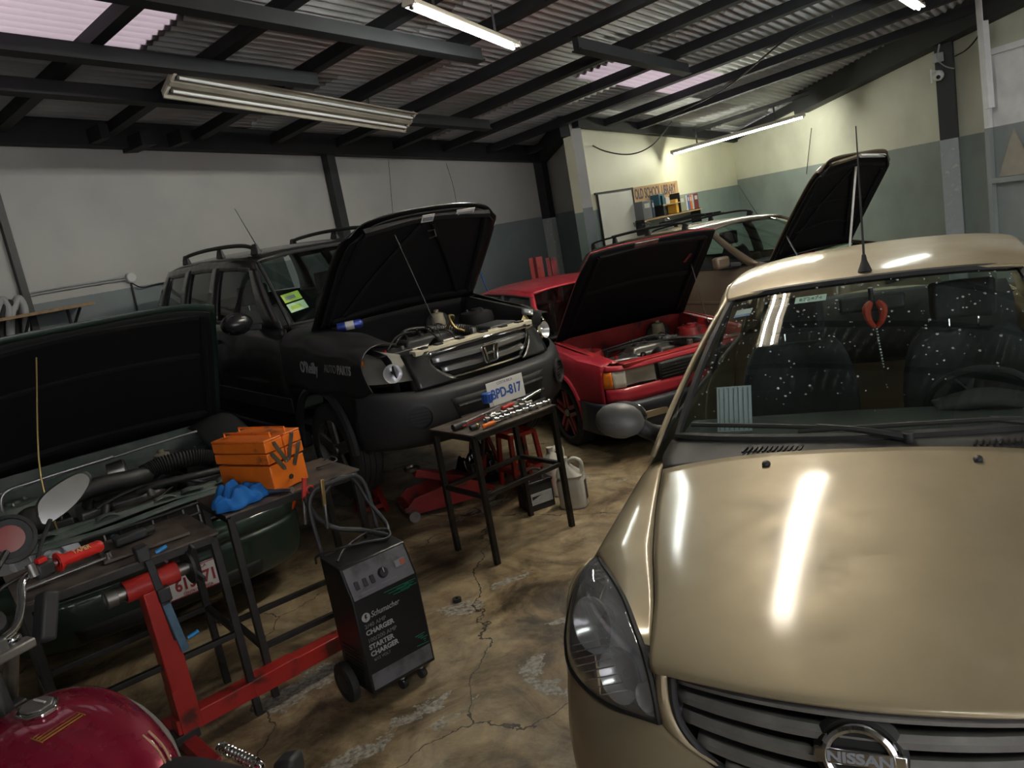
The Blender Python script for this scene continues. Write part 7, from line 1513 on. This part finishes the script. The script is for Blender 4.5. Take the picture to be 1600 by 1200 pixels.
    for sd in (-1, 1):
        s = MB(); s.bar((-.35, sd * .08, .30), (-.80, sd * .09, .30), .03, .04); s.build('swing_arm', M['steel'], R, bevel=.005)
    s = MB(); s.bar((-.20, .12, .28), (-.14, .26, .012), .016, .016); s.build('side_stand', M['plastic'], R, smooth=0)
moto()
# rear turn lamp and coil seen past the saddle
inv = mb.matrix_basis.inverted()
tl = obj('turn_lamp', None, mb); c = inv @ at_z(452, 1196, .60); s = MB(); s.box(tuple(c), (.06, .08, .055), (.2, .1, .4)); s.build('lamp_case', M['plastic'], tl, bevel=.014); s = MB(); s.tube([tuple(c), tuple(c.lerp(V((-.85, -.10, .66)), .9))], .010, 8); s.build('lamp_stalk', M['rubber'], tl)
a, b = inv @ at_z(345, 1168, .60), inv @ at_z(400, 1194, .60); d = b - a; e1, e2, _ = frame(d)
s = MB(); s.tube([a + d * (k / 90) + (e1 * math.cos(k * .75) + e2 * math.sin(k * .75)) * .016 for k in range(91)], .0032, 6); sp_ = s.build('coil_spring', M['chrome'], mb); s = MB(); s.cyl(a - d * .1, b + d * .12, .007, 8); s.build('spring_rod', M['steel'], sp_); s = MB(); s.ball(tuple(b + d * .1), .016, 10, 6); s.build('rod_end', M['chrome'], sp_)
# ------------------------------------------------------------------ fender covers laid over the open cars
M['vinyl'] = mat('black_vinyl_mat', (.020, .020, .022), .42, bump=.12, bscale=30)
M['print_silver'] = mat('print_silver', (.30, .30, .31), .5)
def world_mesh(mb_, mtx):
    P = [mtx @ V(p) for p in mb_.v]; c = sum(P, V((0, 0, 0))) / len(P); mb_.v = [tuple(p - c) for p in P]; return c
def cover(car, label, rows, nu, nv, texts):
    mtx = car.matrix_basis.copy(); s = MB(); P = patch(rows, nu, nv); rd = random.Random(len(label)); ph = [rd.uniform(0, 6) for _ in range(4)]
    P = [[(p[0], p[1] * (1 + .012 * math.sin(9 * p[0] + ph[0]) * (j / nv)), p[2] + .010 * math.sin(11 * p[0] + 5 * j / nv + ph[1])) for j, p in enumerate(r)] for r in P]
    s.grid(P); c = world_mesh(s, mtx); o = thing('fender_cover', label, 'cover', c); s.build('mat_sheet', M['vinyl'], o, solid=.004, smooth=60)
    R3 = mtx.to_3x3()
    for body, size, p, ex, ey, mm, kw in texts:
        w = mtx @ V(p) - c; text_mesh('printed_name', body, size, mm, o, .0008, M=basis(w, R3 @ V(ex), R3 @ V(ey)), align='LEFT', **kw)
    return o
def prof_c(x, dz=0., fw=0., bot=.79):
    return [(x, -.58, 1.085 + dz), (x + fw * .15, -.70, 1.105 + dz), (x + fw * .3, -.82, 1.095 + dz), (x + fw * .45, -.893, 1.05 + dz), (x + fw * .55, -.908, 1.0 + dz), (x + fw * .8, -.915, .90 + dz * .5), (x + fw, -.918, bot)]
rws = [prof_c(-1.32, .055, .02, .77), prof_c(-1.10, .045, .02, .775), prof_c(-.85, .03, .03, .775), prof_c(-.62, .01, .06, .77), prof_c(-.46, -.005, .10, .785), prof_c(-.34, -.02, .16, .80), prof_c(-.25, -.035, .22, .83)]
cover(jeep, 'black vinyl fender cover with a parts-store print draped over the black car', rws, 40, 26, [("O'Reilly", .105, (-.98, -.930, .945), (1, 0, .0), (0, .05, 1), M['print_silver'], dict(sx=.80, bold=.002)), ('AUTO', .075, (-.62, -.930, .955), (1, 0, 0), (0, .05, 1), M['print_dim'], dict(shear=.2, sx=.8)), ('PARTS', .080, (-.44, -.930, .955), (1, 0, 0), (0, .05, 1), M['print_silver'], dict(shear=.2, sx=.8, bold=.002))])
prof_g = lambda x, dz=0.: [(x, .52, .90 + dz), (x, .63, .93 + dz), (x, .76, .925 + dz), (x, .85, .87 + dz), (x, .885, .76 + dz), (x, .89, .66 + dz)]
rws = [prof_g(-1.15, .07), prof_g(-.90, .03), prof_g(-.65, -.02), prof_g(-.42, -.06)]
cover(grn, 'black vinyl fender cover lying over the engine edge of the green car', rws, 24, 22, [("O'Reilly", .10, (-.45, .60, .915), (-.3, .95, .0), (-.95, -.3, .12), M['print_silver'], dict(sx=.8, bold=.002))])

# a blue can rolled against the windscreen of the black car, and its clutter of sockets
jw = lambda p: jeep.matrix_basis @ V(p)
can = thing('spray_can', 'blue spray can lying in the open engine bay of the black car', 'can', jw((-.98, -.50, 1.145)), rad(-52 + 62)); s = MB(); s.lathe([(0, -.09), (.028, -.088), (.031, -.075), (.031, .075), (.022, .09), (.012, .094), (0, .094)], 20, (0, 0, 0), (1, 0, 0)); s.build('can_body', mat('blue_can_paint', (.04, .07, .36), .3, .4, coat=.4), can)
s = MB(); s.lathe([(.0315, -.03), (.0315, .03)], 20, (0, 0, 0), (1, 0, 0)); s.build('can_label', M['label_white'], can)
for k, (x, y) in enumerate(((-1.18, -.52), (-1.15, -.36), (-1.2, -.26), (-1.17, -.02), (-1.2, .08), (-1.12, .16))):
    o = thing('loose_part', ('brass fitting on the cowl beside the fender cover of the black car', 'chrome socket on the cowl above the blue can', 'bright cap on the cowl of the black car, next to the chrome socket', 'gold bolt on the middle of the black car cowl', 'silver clip beside the gold bolt on the cowl', 'small chrome nut at the far side of the black car cowl')[k], 'part', jw((x, y, 1.185)), k * .7)
    s = MB(); s.lathe([(0, -.03), (.012, -.03), (.014, -.01), (.009, 0), (.009, .03), (0, .03)], 10, (0, 0, .012), (1, 0, 0)); s.build('part_body', M['brass'] if k in (0, 3) else M['chrome'], o)

# ------------------------------------------------------------------ left wall: conduit, box, hoses, shelf board
M['conduit'] = mat('grey_conduit', (.36, .37, .38), .5); M['cable'] = mat('black_cable', (.015, .015, .016), .6)
cb = thing('junction_box', 'pale round junction box with conduit on the long wall', 'junction box', on_left(203, 434, .02)); s = MB(); s.lathe([(0, 0), (.055, 0), (.055, .04), (.045, .05), (0, .05)], 20, (0, 0, 0), tuple(-B)); s.build('box_body', mat('box_white', (.55, .55, .53), .5), cb)
for dz, nm in ((0., 'conduit'), (.025, 'conduit')):
    pts = [on_left(196, 437, .03) + V((0, 0, dz)), on_left(120, 449, .03) + V((0, 0, dz)), on_left(48, 462, .03) + V((0, 0, dz)), on_left(34, 470, .05) + V((0, 0, dz)), on_left(32, 492, .05)]
    s = MB(); s.tube(cr([p - cb.location for p in pts], 30), .009, 8); s.build(nm, M['conduit'], cb)
s = MB(); s.tube(cr([p - cb.location for p in (on_left(205, 442, .03), on_left(222, 449, .05), on_left(245, 444, .04), on_left(300, 434, .04))], 20), .007, 6); s.build('cable', M['cable'], cb)
s = MB(); s.tube([p - cb.location for p in (on_left(205, 442, .02), on_left(216, 490, .02), on_left(224, 540, .02))], .010, 6); s.build('down_pipe', M['cable'], cb)
for k, (x0, x1, yy) in enumerate(((-8, 14, 468), (2, 24, 472), (18, 40, 466))):
    o = thing('flexible_hose', ('fat grey bent hose at the picture edge on the long wall', 'dark bent hose between the two pale ones on the long wall', 'pale bent hose below the junction conduit on the long wall')[k], 'hose', on_left(x0, 495, .10))
    s = MB(); s.tube(cr([on_left(x, y, .10) - o.location for x, y in ((x0, 560), (x0, 500), (x0 + 5, 478), (lerp(x0, x1, .5), yy), (x1 - 3, 478), (x1, 500), (x1 + 3, 560))], 40), .035 if k != 1 else .028, 10); s.build('hose_body', M['conduit'] if k != 1 else M['rubber'], o)
sb = thing('wood_shelf', 'rough wooden shelf board above the raised green hood', 'shelf', on_left(60, 492, .30), -AZ + PI / 2)
pz = sb.location.copy(); e1 = on_left(-60, 508, .42); e2 = on_left(150, 479, .42); L = (e2 - e1).length
sb.location = e1; sb.rotation_euler = (0, 0, math.atan2((e2 - e1).y, (e2 - e1).x))
s = MB(); s.box((L / 2, .20, -.015), (L, .40, .03)); s.build('board', mat('rough_wood_edge', (.30, .20, .11), .8, var=.35, scale=14, dirt=(.12, .08, .05), dirt_amt=.5), sb, bevel=.003)
for x in (.12, L * .5, L - .12):
    s = MB(); s.bar((x, .39, -.03), (x, .39, -.25), .03, .02); s.bar((x, .39, -.24), (x, .08, -.035), .02, .02); s.build('bracket', M['steel_black'], sb, smooth=0)
# hair-line cables hanging before the far part of the left wall
for k, pts in enumerate((((607, 250), (611, 300), (614, 337)), ((697, 255), (708, 290), (715, 328)))):
    o = thing('hanging_wire', ('thin wire hanging down to the middle of the raised black hood', 'thin wire hanging down near the tip of the raised black hood')[k], 'wire', on_left(*pts[0], .5)); s = MB(); s.tube(cr([on_left(x, y, .5) - o.location for x, y in pts], 10), .003, 5); s.build('wire', M['cable'], o)
# red posts and a blue rod leaning behind the red car
for k, (x0, x1, m_) in enumerate(((836, 846, 'red_bright'), (860, 870, 'red_tool'))):
    a, b = at_dist(x1, 520, 12.2), at_dist(x0, 402, 12.2); a.z = 0.0
    o = thing('steel_post', ('wide red steel channel post standing behind the roof of the red car', 'narrow rusty red post next to the wide channel post')[k], 'post', V((b.x, b.y, 0))); w = .16 if k == 0 else .11
    s = MB(); s.bar((0, 0, 0), (0, 0, b.z), w, .05, (1, .3, 0)); s.build('web', M[m_], o, smooth=0)
    for sd in (-1, 1):
        s = MB(); s.bar((sd * w * .45, -.03, 0), (sd * w * .45, -.03, b.z), .012, .06, (1, 0, 0)); s.build('flange', M[m_], o, smooth=0)
    s = MB(); s.box((0, 0, .006), (.26, .2, .012)); s.build('foot_plate', M[m_], o, smooth=0)
a, b = at_dist(776, 470, 11.6), at_dist(744, 408, 11.9)
o = thing('blue_rod', 'thin blue rod leaning on the grey wall beside the raised black hood', 'rod', V((a.x + .1, a.y - .1, 0))); s = MB(); s.cyl((0, 0, 0), b - o.location, .012, 8); s.build('rod', mat('blue_rod_paint', (.02, .08, .30), .5), o)
s = MB(); s.tube(cr([b - o.location, (b - o.location) + V((-.12, 0, -.25)), (b - o.location) + V((-.25, 0, -.35))], 12), .005, 6); s.build('rope_tail', M['cable'], o)

# ------------------------------------------------------------------ end wall: white door, sign, shelf with books
M['white_board'] = mat('white_board', (.74, .74, .66), .5, var=.06, scale=3); M['sign_wood'] = mat('sign_plywood', (.52, .33, .15), .7, var=.2, scale=6); M['sign_ink'] = mat('sign_ink', (.09, .07, .09), .7)
EX = A.copy(); EZ = V((0, 0, 1)); EN = -B
cd = thing('white_cupboard', 'tall white cupboard door with dark frame beside the library shelf', 'cupboard', on_back(933, 302, .0)); p0 = on_back(931, 304, .03); p1 = on_back(986, 298, .03); w = (p1 - p0).dot(A); cd.location = V((p0.x, p0.y, 0)); ht = p0.z
s = MB(); s.prism([(0, .0), (w, .0), (w, ht), (0, ht)], (0, 0, 0), EX, EZ, EN, .02); s.build('door_leaf', M['white_board'], cd, smooth=0)
for u in (0, w):
    s = MB(); s.bar(EX * u + EN * .02, EX * u + EN * .02 + EZ * ht, .018, .03, EN); s.build('side_frame', M['steel_dark'], cd, smooth=0)
s = MB(); s.bar(EX * -.06 + EZ * (ht + .01) + EN * .02, EX * (w + .02) + EZ * (ht + .01) + EN * .02, .03, .03); s.build('top_frame', M['steel_dark'], cd, smooth=0)
s = MB(); s.tube([EX * (w * .9) + EZ * (ht - .55) + EN * .03, EX * (w * .9) + EZ * (ht - .62) + EN * .05], .012, 8); s.build('handle', M['steel'], cd)
sg = thing('wooden_sign', 'hand-lettered plywood sign reading OLD SCHOOL LIBRARY', 'sign', on_back(985, 318, .03)); q0, q1 = on_back(986, 306, .03), on_back(1058, 295, .03); sg.location = q0; sw = (q1 - q0).dot(A); sh_ = (on_back(985, 292, .03) - on_back(987, 318, .03)).z
s = MB(); s.prism([(0, -sh_ / 2), (sw, -sh_ / 2 + .02), (sw, sh_ / 2), (0, sh_ / 2 - .01)], (0, 0, 0), EX, EZ, EN, .018); s.build('board', M['sign_wood'], sg, smooth=0)
text_mesh('sign_lettering', 'OLD SCHOOL LIBRARY', sh_ * .88, M['sign_ink'], sg, .001, M=basis(EX * (sw * .5) + EN * .0195, EX, EZ), sx=sw * .95 / (sh_ * .88 * 11.2), bold=.006)
sf = thing('book_shelf', 'small open shelf under the library sign', 'shelf', on_back(990, 345, .0)); r0, r1 = on_back(990, 346, .02), on_back(1080, 334, .02); sf.location = r0; lw = (r1 - r0).dot(A)
s = MB(); s.box((0, 0, 0), (.01, .01, .01)); s = MB(); s.prism([(0, 0), (lw, 0), (lw, .02), (0, .02)], (0, 0, -.03), EX, EZ, EN, .24); s.build('shelf_board', M['sign_wood'], sf, smooth=0)
for u in (.0, lw * .32, lw * .62, lw - .02):
    s = MB(); s.prism([(u, 0), (u + .018, 0), (u + .018, .34), (u, .34)], (0, 0, 0), EX, EZ, EN, .22) if u in (lw * .32, lw * .62) else s.prism([(u, -.25), (u + .018, -.25), (u + .018, 0), (u, 0)], (0, 0, 0), EX, EZ, EN, .2); s.build('upright', M['steel_dark'], sf, smooth=0)
s = MB(); s.prism([(lw * .32, .165), (lw * .63, .165), (lw * .63, .182), (lw * .32, .182)], (0, 0, 0), EX, EZ, EN, .22); s.build('middle_board', M['sign_wood'], sf, smooth=0)
books = [('grey_box_file', 'tall grey box file at the cupboard end of the library shelf', 'file', .02, .20, .42, (.16, .17, .18)), ('navy_book', 'slanting navy book next to the grey box file', 'book', .235, .05, .40, (.03, .05, .10)), ('teal_box', 'teal box of cards on the middle board of the shelf', 'box', .42, .14, .26, (.05, .16, .22)), ('white_box', 'small white carton beside the teal box', 'box', .58, .10, .15, (.55, .55, .52)),
         ('yellow_book', 'yellow spined book on the library shelf', 'book', .82, .06, .33, (.70, .42, .06)), ('green_book', 'wide olive book leaning beside the yellow one', 'book', .90, .17, .38, (.30, .32, .22)), ('white_book', 'thin white book between the olive and blue ones', 'book', 1.10, .03, .38, (.66, .66, .62)), ('blue_book', 'blue spined book on the library shelf', 'book', 1.14, .045, .38, (.05, .14, .36)), ('orange_book', 'orange spined book next to the blue one', 'book', 1.195, .055, .37, (.60, .14, .03)), ('pale_book', 'pale grey book between the orange and maroon ones', 'book', 1.26, .04, .37, (.45, .46, .45)), ('maroon_book', 'thick maroon book at the end of the library shelf', 'book', 1.31, .12, .39, (.16, .03, .03))]
for nm, lb, ct, u, w_, h_, cc in books:
    k = lw / 1.45; h_ *= .72; o = thing(nm, lb, ct, r0 + EX * (u * k) + EN * .02 + EZ * (.184 if 'teal' in nm or 'white_box' in nm else .0), 0, 'books and boxes on the library shelf'); m_ = mat(nm + '_cover', cc, .6); w_ *= k
    s = MB(); s.prism([(0, 0), (w_, 0), (w_, h_), (0, h_)], (0, 0, 0), EX, EZ, EN, .004 + .17); s.build('cover', m_, o, smooth=0, bevel=.003)
    s = MB(); s.prism([(w_ * .1, h_), (w_ * .9, h_), (w_ * .9, h_ + .002), (w_ * .1, h_ + .002)], (0, 0, 0), EX, EZ, EN, .165); s.build('pages', M['paper'], o, smooth=0)
    if h_ > .21:
        s = MB(); s.prism([(w_ * .2, h_ * .6), (w_ * .8, h_ * .6), (w_ * .8, h_ * .85), (w_ * .2, h_ * .85)], EN * .1745, EX, EZ, EN, .001); s.build('spine_label', M['label_white'], o, smooth=0)
# tools lying on the minivan roof rack
vw = lambda p: van.matrix_basis @ V(p)
o = thing('folded_wiper_tools', 'bundle of dark rods lying across the minivan roof', 'rods', vw((-2.7, -.30, 1.60)), rad(-60)); 
for k in range(3):
    s = MB(); s.tube(cr([(-.5 + .1 * k, -.05 + .06 * k, 0), (0, .02 * k, .02 + .01 * k), (.5 - .08 * k, .05 - .05 * k, .03)], 8), .012, 6); s.build('rod', M['plastic'], o)
for k in range(2):
    o = thing('roof_clamp', ('chrome clamp on the minivan roof rack, nearest the shelf', 'chrome clamp on the minivan roof rack, towards its tail')[k], 'clamp', vw((-3.2 - .35 * k, -.30, 1.58)), k); s = MB(); s.tube(cr([(0, 0, 0), (.03, 0, .06), (.08, 0, .06), (.10, 0, 0)], 10), .014, 8); s.build('clamp_bow', M['chrome'], o); s = MB(); s.cyl((.05, -.06, .03), (.05, .06, .03), .012, 8); s.build('clamp_screw', M['steel'], o)

# ------------------------------------------------------------------ right wall: camera, boxes, cables
pc = on_right(1466, 118, .28)
sc_ = thing('security_camera', 'white dome security camera on the black pillar', 'camera', pc)
n_ = (V((0, 0, CAM_H)) - pc); n_.z = 0; n_.normalize(); sd_ = n_.cross(V((0, 0, 1)))
M['cam_white'] = mat('camera_white', (.70, .70, .68), .35)
s = MB(); s.lathe([(.02, .06), (.05, .055), (.07, .02), (.072, -.01), (.06, -.04), (.03, -.065), (0, -.07)], 20, (0, 0, 0), (0, 0, 1)); s.build('dome', M['cam_white'], sc_); s = MB(); s.ball(tuple(n_ * .05 + V((0, 0, -.02))), .03, 12, 8); s.build('lens', M['plastic_gloss'], sc_)
s = MB(); s.bar(sd_ * -.02 + V((0, 0, .05)), sd_ * .07 + V((0, 0, .07)) - n_ * .05, .03, .03); s.build('arm', M['cam_white'], sc_); s = MB(); s.bar(sd_ * .085 - n_ * .06 + V((0, 0, -.08)), sd_ * .085 - n_ * .06 + V((0, 0, .10)), .02, .05, n_); s.build('mount_plate', M['cam_white'], sc_)
pb = on_right(1466, 90, .26); bx = thing('switch_box', 'small grey switch box with loose wire above the security camera', 'switch box', pb); s = MB(); s.box((0, 0, 0), (.10, .10, .12)); s.build('box_body', M['conduit'], bx, bevel=.008)
s = MB(); s.tube(cr([V((0, 0, .06)), V((.03, 0, .20)), V((.02, .02, .34)), V((.04, .03, .48))], 14), .012, 6); s.build('riser', M['conduit'], bx); s = MB(); s.tube(cr([V((0, 0, -.05)), on_right(1478, 104, .30) - pb, on_right(1491, 107, .28) - pb], 12), .008, 6); s.build('tail_wire', M['conduit'], bx)
def cable(label, pts, r=.010):
    o = thing('electric_cable', label, 'cable', pts[0]); s = MB(); s.tube(cr([p - pts[0] for p in pts], 30), r, 6); s.build('cable_run', M['cable'], o)
cable('black cable sagging in an arc before the end wall', [rp(916, 222, .25), at_dist(945, 236, 12.6), at_dist(985, 241, 12.8), at_dist(1020, 226, 12.9), rp(1050, 190, .2)])
cable('loose wire curving from the black pillar up to the roof at the gate', [on_right(1492, 88, .25), on_right(1512, 76, .25), on_right(1532, 50, .25), on_right(1545, 12, .25)])
cable('thin flex hanging down the side wall behind the minivan hood', [on_right(1268, 200, .06), on_right(1264, 235, .06), on_right(1260, 272, .06)], .007)
cable('long cable run stretched under the roof sheets', [rp(1045, 182, .16), rp(1130, 140, .16), rp(1230, 60, .16), rp(1300, 25, .16)], .012)
